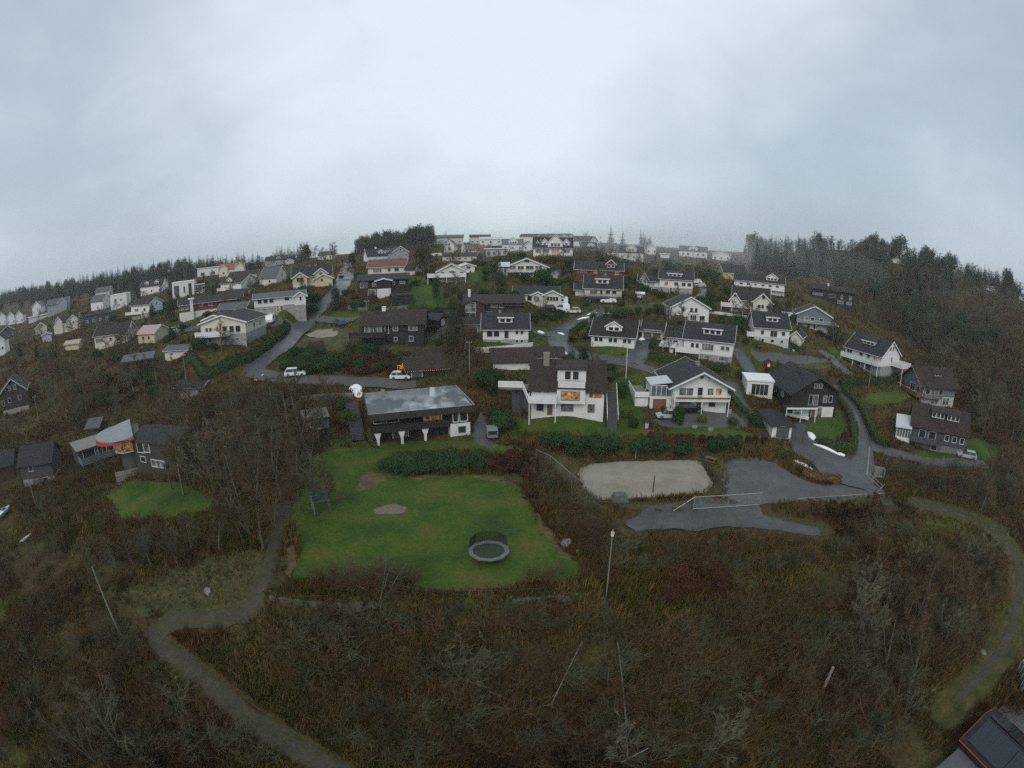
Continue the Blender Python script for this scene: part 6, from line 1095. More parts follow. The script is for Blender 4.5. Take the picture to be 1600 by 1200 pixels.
KIND_NAME = {'bare': 'bare_tree', 'multi': 'bare_tree', 'spruce': 'spruce_tree', 'pine': 'pine_tree', 'bush': 'evergreen_bush', 'ybush': 'evergreen_bush', 'beech': 'copper_bush', 'shrub': 'bare_shrub'}
MASS = {'bare_tree': 'bare_woods', 'spruce_tree': 'spruce_woods', 'pine_tree': 'evergreen_woods', 'evergreen_bush': 'evergreen_shrubbery', 'copper_bush': 'copper_shrubbery', 'bare_shrub': 'bare_shrubbery'}
LIMIT = 290
def s_hides(x, y, z, h):          # keep sight lines to the houses open, as the cleared plots are
    bx, by = to_pix(x, y, z); tx, ty = to_pix(x, y, z+h)
    return any(abs(bx-hx) < w/2+3 and by > hy-1 and ty < hy-.3*hp for hx, hy, w, hp in SHOWN)
def plant_all():
    """the plants that show largest become things; beyond the limit of a kind the smallest ones stay one mass"""
    per = {}
    for a, k in WAIT:
        kind, x, y, h, label = a[:5]; group = k.get('group', a[5] if len(a) > 5 else None); wide = k.get('wide', a[8] if len(a) > 8 else 1.0)
        nv = max(i for q, i in PROTO if q == kind)+1; v = k.get('var', rng.randrange(nv)); z = float(H(x, y)); px, py = to_pix(x, y, z+h*.5)
        if kind in ('spruce', 'pine', 'bush') and group and s_hides(x, y, z, h): continue
        seen = -20 < px < 1620 and -20 < py < 1215; per.setdefault(KIND_NAME[kind], []).append((h*math.sqrt(wide)/math.sqrt(x*x+y*y+(z-30)**2) if seen else 0, kind, x, y, h, label, group, wide, v))
    for nm, L in per.items():
        L.sort(key=lambda t: -t[0] - (10 if t[6] is None else 0)); L = [t for t in L if t[0] > 0]
        for sz, kind, x, y, h, label, group, wide, v in L[:LIMIT]: plant_now(kind, x, y, h, label, group, wide=wide, var=v)
        if L[LIMIT:]: mass(MASS[nm], L[LIMIT:])
def mass(name, L):
    base = {'bush': 1, 'ybush': 1, 'beech': 1, 'shrub': 2.0}; pc = bpy.data.collections.new(name+'_kinds'); keys = sorted({(t[1], t[8]) for t in L})
    for i, kk in enumerate(keys):
        tr, cr = PROTO[kk]; me = cr
        if tr is not None:
            me = bpy.data.meshes.new(cr.name); n1, n2 = len(tr.vertices), len(cr.vertices); a = np.empty(n1*3, np.float32); b = np.empty(n2*3, np.float32); tr.vertices.foreach_get('co', a); cr.vertices.foreach_get('co', b)
            f1 = np.empty(len(tr.loops), np.int32); f2 = np.empty(len(cr.loops), np.int32); tr.loops.foreach_get('vertex_index', f1); cr.loops.foreach_get('vertex_index', f2)
            k1, k2 = len(f1)//len(tr.polygons), len(f2)//len(cr.polygons)
            me = mesh_np(cr.name, np.r_[a, b].reshape(-1, 3), np.vstack([f1.reshape(-1, k1), f2.reshape(-1, k2)+n1]), [tr.materials[0], cr.materials[0]], mi=np.r_[np.zeros(len(f1)//k1), np.ones(len(f2)//k2)])
        o = bpy.data.objects.new('%s_%02d' % (pc.name, i), me); pc.objects.link(o)
    me = bpy.data.meshes.new(name); P = np.array([(t[2], t[3], float(H(t[2], t[3]))-.1) for t in L], np.float32); me.vertices.add(len(P)); me.vertices.foreach_set('co', P.ravel())
    def att(nm, ty, vals, key='value'): at = me.attributes.new(nm, ty, 'POINT'); at.data.foreach_set(key, vals)
    s = np.array([t[4]/base.get(t[1], 10) for t in L]); w = np.array([t[7] for t in L]); att('sc', 'FLOAT_VECTOR', np.c_[s*w, s*w, s].astype(np.float32).ravel(), 'vector'); att('rz', 'FLOAT', np.array([rng.uniform(0, 6.28) for _ in L], np.float32)); att('ix', 'INT', np.array([keys.index((t[1], t[8])) for t in L], np.int32))
    o = tag(link(name, me), kind='stuff'); ng = bpy.data.node_groups.new(name, 'GeometryNodeTree'); ng.interface.new_socket('Geometry', in_out='INPUT', socket_type='NodeSocketGeometry'); ng.interface.new_socket('Geometry', in_out='OUTPUT', socket_type='NodeSocketGeometry')
    N, K = ng.nodes, ng.links; gi = N.new('NodeGroupInput'); go = N.new('NodeGroupOutput'); ip = N.new('GeometryNodeInstanceOnPoints'); ci = N.new('GeometryNodeCollectionInfo'); ci.inputs['Collection'].default_value = pc; ci.inputs['Separate Children'].default_value = True; ci.inputs['Reset Children'].default_value = True
    def na(nm, ty): a = N.new('GeometryNodeInputNamedAttribute'); a.data_type = ty; a.inputs['Name'].default_value = nm; return a.outputs['Attribute']
    K.new(gi.outputs[0], ip.inputs['Points']); K.new(ci.outputs[0], ip.inputs['Instance']); ip.inputs['Pick Instance'].default_value = True; K.new(na('ix', 'INT'), ip.inputs['Instance Index']); K.new(na('sc', 'FLOAT_VECTOR'), ip.inputs['Scale'])
    cx = N.new('ShaderNodeCombineXYZ'); K.new(na('rz', 'FLOAT'), cx.inputs[2]); er = N.new('FunctionNodeEulerToRotation'); K.new(cx.outputs[0], er.inputs[0]); K.new(er.outputs[0], ip.inputs['Rotation']); K.new(ip.outputs[0], go.inputs[0])
    md = o.modifiers.new('scatter', 'NODES'); md.node_group = ng
def vegetation():
    make_protos()
    S = scatter
    # skyline of the left ridge
    ridge('spruce', [(2,474),(60,466),(120,457),(160,449),(200,444),(250,436),(300,428)], 230, (9,20), 'dark pointed spruce in the misty ridge wood on the far left', 'spruces of the left ridge wood', 70, (.8,1.7)); ridge('pine', [(2,474),(120,457),(200,444),(300,428)], 50, (9,16), 'round dark evergreen in the misty ridge wood on the far left', 'evergreens of the left ridge wood', 60, (1,1.6))
    ridge('bare', [(0,470),(100,460),(200,446),(300,430)], 26, (9,13), 'leafless tree among the spruces of the far left ridge', 'bare trees of the left ridge wood', 40, (1.2,1.6))
    ridge('spruce', [(300,428),(350,424),(400,420),(440,412),(480,407)], 80, (9,15), 'spruce on the misty crest behind the hill houses left of the steep road', 'spruces behind the left hill houses', 25)
    ridge('bare', [(300,428),(350,424),(400,420),(470,409),(530,405)], 34, (8,12), 'leafless tree on the misty crest left of the steep road', 'bare trees behind the left hill houses', 25, (1.1,1.5))
    S('spruce', [(0,466),(150,452),(300,432),(300,440),(200,456),(80,478),(0,486)], 130, (10,16), 'dark spruce on the slope below the far left ridge', 'spruces below the left ridge', mind=4)
    plant('bare', *G(520,405)[:2], 13, 'round leafless tree standing alone at the top of the steep road', wide=1.5); plant('pine', *G(479,413)[:2], 13, 'dark round evergreen between the crest houses left of the steep road', wide=1.2)
    # knoll, skyline, right ridge
    S('pine', [(552,392),(575,380),(610,374),(650,374),(690,380),(690,390),(640,386),(600,392),(562,398)], 80, (7,14), 'round topped evergreen in the dark wood on the knoll', 'evergreens of the knoll wood', mind=2.5, wide=(1,1.4))
    S('spruce', [(552,394),(575,382),(640,374),(700,380),(700,388),(600,390),(560,400)], 70, (8,15.5), 'pointed spruce in the dark wood on the knoll', 'spruces of the knoll wood', mind=3.5)
    S('bare', [(560,402),(700,386),(740,386),(700,396),(570,408)], 22, (5,8), 'leafless tree at the foot of the dark knoll wood', 'bare trees below the knoll wood', wide=(1.1,1.5))
    ridge('bare', [(690,377),(760,377),(840,377),(920,379),(1000,384)], 16, (6,10), 'leafless tree rising over the skyline roofs', 'bare trees on the skyline', 14, (1.2,1.6))
    plant('bare', *G(922,377)[:2], 12, 'large round leafless tree beside the skyline terrace', wide=1.5)
    ridge('spruce', [(940,380),(1000,384),(1060,386),(1120,390),(1180,392)], 90, (9,15), 'spruce fading into mist on the central skyline', 'spruces in the mist', 30)
    ridge('spruce', [(1160,396),(1240,392),(1300,390),(1360,396),(1420,402)], 200, (8,16), 'spruce on the crest of the right hand hill', 'spruces on the right crest', 25); ridge('pine', [(1170,396),(1240,392),(1300,390),(1370,398),(1440,410)], 110, (10,16), 'round evergreen on the crest of the right hand hill', 'evergreens on the right crest', 25, (1.1,1.5))
    ridge('bare', [(1200,396),(1300,392),(1400,404),(1500,430),(1590,464)], 90, (8,12), 'leafless tree on the crest of the right hand hill', 'bare trees on the right crest', 30, (1.2,1.7))
    for px, py, h, w in ((1279,398,15,1.5),(1282,396,17,1.1),(1405,404,17,1.9),(1400,406,14,1.5)): plant('spruce' if w < 1.5 else 'pine', *G(px,py)[:2], h, 'broad dark evergreen standing above the right crest', 'tall evergreens above the right crest', wide=w)
    S('pine', [(1440,415),(1500,432),(1500,446),(1460,432),(1440,426)], 12, (11,15), 'dark evergreen in the group right of the pale ridge house', 'evergreens near the pale ridge house', mind=4, wide=(1,1.4))
    S('pine', [(1540,452),(1580,462),(1585,478),(1560,474),(1540,466)], 9, (13,17), 'dark evergreen in the clump near the right edge skyline', 'evergreen clump at the right edge', mind=4, wide=(1,1.3)); ridge('spruce', [(1500,434),(1596,468)], 70, (9,14), 'spruce on the far right skyline', 'spruces of the far right skyline', 20)
    S('spruce', [(1172,402),(1200,398),(1290,402),(1295,430),(1240,436),(1180,425)], 70, (12,17), 'tall dark spruce in the dense stand above the ochre house', 'spruces above the ochre house', mind=4)
    S('spruce', [(1290,400),(1430,412),(1440,470),(1360,480),(1300,445)], 90, (8,13), 'scattered spruce among bare trees on the upper right hillside', 'scattered spruces on the right hillside', mind=5)
    S('spruce', [(1240,400),(1330,398),(1430,412),(1500,440),(1480,470),(1380,450),(1260,430)], 130, (9,15), 'dark spruce on the slope below the right crest', 'spruces below the right crest', mind=3)
    S('bare', [(1280,405),(1420,408),(1500,432),(1596,470),(1598,560),(1598,700),(1530,690),(1500,600),(1430,540),(1340,500),(1310,450)], 620, (6,10.5), 'leafless tree in the brown wood on the right hillside', 'bare trees on the right hillside', mind=2.5, wide=(1.1,1.6))
    S('pine', [(1500,560),(1560,560),(1598,600),(1598,670),(1550,660),(1510,620)], 22, (5,8), 'dark evergreen in the thicket right of the string light house', 'evergreens right of the string light house', mind=3, wide=(1,1.5))
    S('pine', [(1350,455),(1420,480),(1500,520),(1560,560),(1500,560),(1400,520)], 220, (5,10), 'dark evergreen scattered through the brown right hillside', 'evergreens on the right hillside', mind=4, wide=(1,1.4)); S('shrub', [(1380,500),(1500,540),(1598,600),(1598,720),(1540,690),(1480,580),(1400,545)], 90, (2,3.4), 'bare brown shrub filling the thicket on the right hillside', 'shrubs of the right hillside', wide=(1.2,1.9))
    # left slope and the grove beside the lawn
    for px, py, h, w in ((268,765,8,1.2),(288,775,9,1.2),(300,760,8.5,1.2),(278,748,7,1.3),(315,720,9,1.3),(345,760,10,1.3),(395,770,10,1.2),(425,750,10,1.2),(455,770,9,1.1),(400,700,8.5,1.3),(450,700,8.5,1.2),(485,720,7.5,1.1),(330,740,9,1.2),(300,740,10,1.1),(335,775,11,1.1),(362,800,11.5,1.15),(395,838,12.5,1.1),(412,858,12.5,1.0),(428,820,12,1.1),(440,780,11,1.1),(380,760,10.5,1.2),(350,730,9.5,1.2),(410,730,10,1.2),(450,740,9.5,1.1),(470,800,9.5,.9),(320,700,9,1.2),(375,690,9,1.2),(290,690,8,1.2),(430,690,8.5,1.2),(470,700,8,1.1)):
        plant('multi' if (px//10) % 3 == 0 else 'bare', *G(px,py)[:2], h, 'tall grey leafless tree in the grove between the round roofed house and the lawn', 'grove of bare trees beside the lawn', wide=w)
    S('bare', [(265,650),(520,640),(520,700),(450,745),(290,725)], 30, (5,8.5), 'slender leafless tree in the upper part of the grove beside the lawn', 'upper grove of bare trees', mind=1.5, wide=(1.1,1.5))
    for px, py, h in ((497,803,8.5),(517,800,8)): plant('bare', *G(px,py)[:2], h, 'pale stemmed leafless tree '+('left' if px < 505 else 'right')+' of the lawn tree house', wide=1.0)
    S('bare', [(60,560),(190,560),(250,600),(330,640),(460,620),(470,660),(330,690),(180,650),(120,680),(60,640)], 60, (5,8.5), 'leafless tree in the brown thicket on the left slope', 'bare trees on the left slope', mind=2.5, wide=(1.1,1.6))
    S('bare', [(130,500),(250,545),(200,560),(60,545),(60,530)], 20, (5,8), 'leafless tree below the cream houses on the left slope', 'bare trees below the cream houses', wide=(1.1,1.6))
    S('bare', [(0,790),(100,780),(160,800),(200,850),(330,850),(380,840),(390,870),(200,900),(0,900)], 34, (3.5,6), 'low leafless tree on the dark bank below the round roofed house', 'bare trees on the left bank', wide=(1.1,1.5))
    S('shrub', [(0,560),(250,600),(460,640),(470,690),(200,690),(150,750),(0,840)], 90, (1.8,3.2), 'bare brown shrub in the thicket on the left slope', 'shrubs of the left slope', wide=(1.2,2))
    S('bush', [(60,545),(250,560),(300,600),(260,650),(60,620)], 24, (1.6,2.8), 'dark evergreen bush on the left slope', 'evergreen bushes of the left slope', wide=(.8,1.3))
    S('spruce', [(30,520),(70,520),(60,560),(30,560)], 4, (7,10), 'dark spruce among the houses at the left edge', 'spruces at the left edge')
    # foreground slope
    low = 'bare brown shrub on the dark slope below the lawn wall'
    S('shrub', [(560,955),(940,950),(1000,1010),(980,1195),(560,1195),(420,1060),(420,1000)], 120, (1.6,3.2), low, 'shrubs below the lawn wall', mind=1.2, wide=(1.1,1.9))
    S('shrub', [(0,900),(180,905),(240,990),(300,1080),(450,1190),(0,1198)], 90, (1.6,3.0), 'bare dark shrub on the lower left slope beside the muddy path', 'shrubs of the lower left slope', mind=1.2, wide=(1.1,1.9))
    S('shrub', [(1010,1000),(1130,960),(1320,930),(1420,850),(1560,860),(1560,1000),(1440,1150),(1300,1198),(1000,1198)], 150, (1.7,3.4), 'bare brown shrub on the lower right slope above the muddy path', 'shrubs of the lower right slope', mind=1.2, wide=(1.1,1.9))
    S('shrub', [(850,760),(900,790),(960,850),(1090,840),(1180,850),(1300,850),(1380,800),(1420,800),(1420,840),(1200,900),(950,900),(930,880)], 80, (1.0,2.2), 'low bare shrub on the rough bank below the gravel court', 'shrubs below the court', mind=1.0, wide=(1.1,1.8))
    S('shrub', [(1370,720),(1440,740),(1590,740),(1598,800),(1540,810),(1450,780),(1390,760)], 70, (1.6,3.2), 'red brown bare shrub below the silver estate car', 'shrubs below the right hand house', mind=1.2, wide=(1.1,1.8))
    S('bare', [(1470,730),(1590,740),(1590,830),(1500,790)], 16, (4,7), 'leafless tree in the thicket below the right hand lane', 'bare trees below the right hand lane', wide=(1.1,1.6))
    S('multi', [(1330,900),(1460,850),(1560,880),(1560,990),(1450,1130),(1350,1150),(1320,1000)], 26, (4.5,7), 'many stemmed leafless tree on the lower right slope', 'many stemmed trees of the lower right slope', wide=(1.2,1.8))
    for px, py, h, w, lb in ((190,1170,8,1.0,'mossy many branched leafless tree in the lower left corner'),(150,1190,7.5,1.1,'grey leafless tree with fine twigs at the bottom left edge'),(965,1190,5,1.0,'small leafless tree at the middle of the bottom edge'),(1110,1180,5.5,1.2,'spreading leafless tree near the bottom edge right of the steel pipe'),(720,1060,4.5,1.3,'fan shaped leafless bush in the middle of the lower slope'),(590,945,4.2,1.6,'dense leafless bush overgrowing the lawn wall')): plant('multi', *G(px,py)[:2], h*1.25, lb, wide=w, var=1 if px < 1120 and px != 590 else 0)
    S('shrub', [(480,915),(560,930),(640,925),(650,905),(600,895),(500,905)], 16, (1.4,2.6), 'bare brown shrub leaning over the lawn wall', 'shrubs along the lawn wall', chk=False, wide=(1.2,1.8)); S('shrub', [(830,905),(870,890),(930,905),(930,915),(850,920)], 10, (1,2), 'small bare shrub at the right end of the lawn wall', 'shrubs at the wall end', chk=False)
    S('beech', [(1040,895),(1125,890),(1130,930),(1050,940)], 9, (1.2,2), 'rust red thicket bush in the rough slope below the path', 'rust red bushes below the path', wide=(1,1.5)); S('shrub', [(815,730),(850,722),(960,830),(920,880),(880,840)], 46, (1.2,2.4), 'bare shrub on the bank between lawn and court', 'shrubs between lawn and court', wide=(1.1,1.7))
    # garden bushes
    B = [(610,720,2.6,'left end of the dark rhododendron bank behind the lawn'),]
    S('bush', [(600,732),(640,724),(700,722),(755,724),(750,734),(690,740),(615,742)], 26, (1.4,2.1), 'rhododendron in the dense evergreen bank behind the lawn', 'rhododendron bank behind the lawn', chk=False, mind=1.1, wide=(.9,1.2)); S('beech', [(755,715),(800,715),(840,760),(815,745),(760,738)], 12, (1.2,2), 'brown withered shrub at the right end of the rhododendron bank', 'withered shrubs by the lawn', chk=False)
    for px, py, h, w, k, lb in ((545,664,2.6,.75,'ybush','yellow green bush beside the outdoor stairs'),(535,640,2.2,.8,'bush','dark bush above the outdoor stairs'),(757,610,4.2,.8,'bush','large dark evergreen above the trailer'),(773,618,4.5,.55,'bush','tall dark evergreen touching the white walkway'),(783,676,3.4,.7,'bush','round dark evergreen right of the trailer'),(772,655,2.2,.9,'bush','spreading evergreen below the white walkway'),(862,700,2.6,.9,'bush','dark evergreen at the left end of the shrub border'),(895,708,3.0,1.0,'bush','broad dark evergreen in the shrub border'),(935,708,3.0,1.0,'bush','round dark evergreen in the middle of the shrub border'),(958,702,2.4,.9,'bush','dark evergreen at the right end of the shrub border'),
        (1000,706,2.6,1.0,'bush','dark evergreen below the copper hedge'),(1030,706,2.4,.9,'bush','smaller evergreen below the copper hedge'),(1062,712,2.2,1.0,'bush','low evergreen behind the gravel court'),(1120,706,2.2,1.1,'bush','spreading evergreen right of the copper hedge'),(1150,700,1.8,1.0,'bush','low dark bush above the car park'),(979,652,2.2,.9,'ybush','yellow green round bush left of the conservatory house'),(972,622,3.2,.55,'bush','dark evergreen beside the white outdoor stair'),(990,668,1.8,.9,'bush','low round bush near the silver car'),(1060,664,3.6,.42,'bush','narrow evergreen hung with orange lights'),(1095,660,1.4,1.0,'ybush','small bright bush at the driveway edge'),(1145,664,1.5,.9,'bush','round clipped bush at the driveway corner'),(1179,666,2.4,.9,'bush','big round bush beside the white garage'),(1013,630,2.4,.6,'bush','dark shrub before the brown garage door'),(1284,648,1.8,.8,'bush','dark shrub before the white panel of the black house'),(683,478,5.5,.3,'pine','slim dark column tree in the town gardens'),(1090,548,3.6,.7,'pine','dark young pine behind the clipped hedge'),(1336,566,3.2,.5,'bush','dark conical shrub before the long white balcony'),(1300,530,4.0,.8,'bush','dark round evergreen above the lane'),(662,428,6,.7,'pine','dark evergreen beside the cream annex'),(850,445,5,.9,'bush','dark round evergreen above the bungalow'),(560,575,2,.9,'bush','round bush on the bank above the lane')):
        if k == 'pine': plant('pine', *G(px,py)[:2], h*1.3, lb, wide=w*2.2)
        else: plant(k, *G(px,py)[:2], h, lb, wide=w)
    for px, py, h in ((466,491,2.4),(474,493,2.0),(482,492,2.6),(489,488,2.2),(455,490,1.8)): plant('bush', *G(px,py)[:2], h, 'evergreen bush below the concrete storey at the road junction', 'bushes at the road junction', wide=1.2)
    S('bush', [(430,560),(470,548),(520,560),(530,582),(480,584),(440,576)], 22, (1.6,2.4), 'evergreen bush in the dense green bank above the lane', 'green bank above the lane', mind=1.2, wide=(.9,1.3))
    S('beech', [(525,560),(600,556),(690,556),(700,580),(640,584),(540,584)], 26, (1.0,1.8), 'rust brown bush on the bank behind the log shed', 'rust brown bank behind the log shed', mind=1.2, wide=(1,1.5)); S('bush', [(525,560),(690,556),(630,582),(540,582)], 12, (1.2,2), 'green bush on the bank left of the log shed', 'green bushes of the bank', wide=(.9,1.3))
    S('shrub', [(420,600),(540,602),(545,630),(480,640),(420,630)], 24, (1.2,2.2), 'bare shrub on the bank below the parked white car', 'shrubs below the white car', wide=(1.2,1.7)); S('shrub', [(700,555),(750,550),(760,600),(720,610),(700,590)], 18, (1.8,3), 'bare red brown shrub between log shed and white garage', 'shrubs right of the log shed', wide=(1.1,1.6))
    S('bare', [(690,500),(722,500),(740,560),(700,560)], 10, (4,6), 'leafless tree between the black house and the retaining wall', 'bare trees beside the retaining wall', wide=(1.1,1.5))
    town_ = [(170,470),(560,420),(700,400),(900,410),(1100,415),(1180,470),(1320,520),(1300,600),(1150,610),(900,600),(700,560),(420,560),(250,540)]
    S('bush', town_, 230, (1.0,2.6), 'evergreen garden bush among the hillside houses', 'evergreen garden bushes', mind=2, wide=(.8,1.4), pad=1.0)
    S('shrub', town_, 110, (1.2,2.4), 'bare garden shrub among the hillside houses', 'bare garden shrubs', mind=2, wide=(1.1,1.8), pad=1.0)
    S('bare', town_, 70, (4,7.5), 'leafless garden tree among the hillside houses', 'bare garden trees', mind=3, wide=(1.1,1.5), pad=1.5)
    S('pine', town_, 60, (3,7), 'dark evergreen tree among the hillside houses', 'evergreen garden trees', mind=3, wide=(.8,1.3), pad=1.5)
    S('beech', town_, 40, (1.0,1.9), 'copper brown garden bush among the hillside houses', 'copper garden bushes', mind=2, wide=(.9,1.4), pad=1.0)
    up = [(700,388),(950,392),(1000,410),(1150,425),(1110,440),(960,420),(760,412),(700,405)]
    S('bush', up, 50, (1.6,3.2), 'evergreen bush among the hilltop houses', 'evergreen bushes of the hilltop', mind=3, wide=(.9,1.5), pad=1.5); S('bare', up, 36, (4,7), 'leafless tree among the hilltop houses', 'bare trees of the hilltop', mind=3, wide=(1.2,1.6), pad=1.5)
    lt = [(60,475),(300,440),(520,415),(500,430),(330,470),(150,515),(60,520)]
    S('bare', lt, 80, (4,8), 'leafless tree among the houses of the left hillside', 'bare trees of the left hillside', mind=3, wide=(1.2,1.6), pad=1.5); S('bush', lt, 80, (1.5,3), 'evergreen bush among the houses of the left hillside', 'evergreen bushes of the left hillside', mind=3, wide=(.9,1.5), pad=1.5); S('spruce', lt, 14, (6,10), 'dark spruce among the houses of the left hillside', 'spruces of the left hillside', mind=4, pad=1.5)
    plant_all()
    # hedges
    hedge([(1014,560),(1040,566),(1090,572),(1140,580)], 1.3, 1.2, 'clipped green hedge before the white house with broad dormer'); hedge([(1018,548),(1022,535)], 1.2, 1.1, 'short green hedge beside the bungalow driveway')
    hedge([(1012,686),(1060,690),(1084,690)], 1.1, .9, 'copper brown clipped hedge below the conservatory house', 'beech')
    for i, px in enumerate((1096,1109,1125,1140,1153,1168,1180,1193)): plant_now('beech', *G(px,693)[:2], 1.5, 'clipped copper beech bush in the row above the car park', 'copper beech bushes in a row', wide=.62, var=i % 4)
    hedge([(1306,622),(1326,650),(1334,680),(1330,705),(1305,704),(1280,692)], 1.3, 1.3, 'green hedge curving along the inside of the right hand road'); hedge([(1318,612),(1345,640),(1358,668),(1368,688),(1385,700)], 1.4, 1.3, 'long green hedge along the outside of the right hand road')
    hedge([(1312,604),(1350,600),(1390,600),(1400,590)], 1.6, 1.5, 'tall green hedge below the long white balcony'); hedge([(250,580),(310,578),(370,570),(410,550),(440,526),(450,512)], 1.5, 1.5, 'long green hedge winding below the twin gabled house')
    hedge([(1135,612),(1150,632),(1172,655),(1185,668)], 1.1, 1.1, 'green hedge between driveway and white sunroom'); hedge([(1256,742),(1285,752),(1312,752)], 1.0, 1.6, 'low brown green hedge beside the snow streaks', 'brown'); hedge([(893,536),(896,522),(915,508)], 1.4, 1.2, 'green hedge inside the road bend left of the white bungalow')
    hedge([(880,420),(850,424),(832,428)], 1.0, 1.2, 'green hedge below the hilltop house'); hedge([(690,548),(720,556),(745,572)], 1.2, 1.2, 'ragged hedge beside the retaining wall', 'brown'); hedge([(845,552),(870,562),(890,566)], 1.2, 1.0, 'bare brown hedge beside the low garage', 'brown'); hedge([(1205,583),(1240,590),(1290,585)], 1.3, 1.2, 'brown hedge below the playground', 'brown'); hedge([(560,478),(600,482),(640,482),(690,490)], .9, .9, 'low hedge below the black and white house')
    hm = tintmat('heath_stems', [(.0,(.032,.017,.006)),(.22,(.085,.04,.013)),(.4,(.14,.078,.025)),(.52,(.08,.07,.015)),(.64,(.055,.065,.012)),(.76,(.22,.145,.05)),(.9,(.13,.062,.018)),(1,(.05,.055,.012))])
    gm = tintmat('grass_blades', [(0,(.022,.052,.004)),(.5,(.036,.08,.006)),(1,(.078,.09,.012))])
    undergrowth('undergrowth', 130000, 26, 150, (-78, 78), m=hm); undergrowth('undergrowth', 45000, 130, 420, (-60, 60), m=hm, hs=(.7,1.6), wd=.08, seed=9)
    lw = [G(*q)[:2] for q in LAWN_PIX]
    undergrowth('grass', 60000, 38, 84, (-32, 14), m=gm, hs=(.05,.13), wd=.02, power=2, seed=12, keep=lambda px, py, x, y: poly_sd(lw, x, y) > -.3)
    undergrowth('grass', 60000, 70, 330, (-52, 52), m=gm, hs=(.08,.3), wd=.05, seed=13, keep=lambda px, py, x, y: (np.maximum.reduce([w*np.exp(-((px-bx)/sx)**2-((py-by)/sy)**2) for bx, by, sx, sy, w in GREEN])+vnoise(x, y, 5, 77)*.9 > .36) & clear_np(x, y))
    wm = tintmat('dry_grass', [(0,(.045,.05,.013)),(.35,(.095,.078,.026)),(.65,(.19,.135,.058)),(1,(.07,.072,.02))])
    undergrowth('dry_grass', 9000, 38, 95, (-35, 16), m=wm, hs=(.2,.5), wd=.028, power=2, seed=15, keep=lambda px, py, x, y: (np.abs(poly_sd(lw, x, y)+.1) < .35+np.maximum(0, vnoise(x, y, 3, 50)*2.4)))
    MEADOW.extend([[G(*q)[:2] for q in pl] for pl in ([(860,965),(960,955),(980,985),(900,1000)],[(1500,1010),(1560,980),(1590,1040),(1540,1090),(1490,1150),(1440,1150)],[(560,985),(700,975),(820,990),(760,1010),(600,1005)],[(380,1010),(470,1000),(520,1040),(430,1080),(370,1060)],[(1000,1060),(1060,1040),(1090,1120),(1020,1160)],[(60,930),(130,910),(160,960),(90,1000)],[(470,1110),(560,1130),(620,1190),(520,1190)])])
    md = [p for p in AREAS if True][-0:]; mp = MEADOW
    undergrowth('dry_grass', 70000, 30, 110, (-65, 74), m=wm, hs=(.25,.6), wd=.028, power=2, seed=14, keep=lambda px, py, x, y: np.maximum.reduce([poly_sd(p, x, y) for p in mp]) > -.5)
# ---------------------------------------------------------------- vehicles and small things
def spot(name, px, py, rot, label, cat, group=None, face=True):
    x, y, z, s = G(px, py); return empty(name, (x, y, z+.16), (-math.atan2(x, y) if face else 0)+R(rot), label, cat, group)
def paint(n, c, r=.28): return mat(n, c, r, None, spec=.55)
PAINT = dict(white=paint('white_car_paint', (.72,.73,.74)), silver=paint('silver_car_paint', (.4,.43,.46)), black=paint('black_car_paint', (.012,.012,.014), .2), blue=paint('blue_car_paint', (.05,.09,.2)), grey=paint('grey_car_paint', (.1,.11,.12)), beige=paint('pale_car_paint', (.6,.6,.57)))
TYRE = mat('tyre_rubber', (.012,.012,.012), .8, (.02,.02,.02), 9, 2); RIM = mat('wheel_rim', (.3,.31,.32), .35, metal=.7); HL = mat('headlight_glass', (.7,.72,.74), .15, spec=.8); TLm = mat('tail_light', (.28,.015,.012), .25, spec=.6)
HLon = mat('headlight_on', (1,1,1), .3, emit=(.9,.95,1), estr=25); TLon = mat('tail_light_on', (1,.2,.05), .3, emit=(1,.3,.08), estr=5)
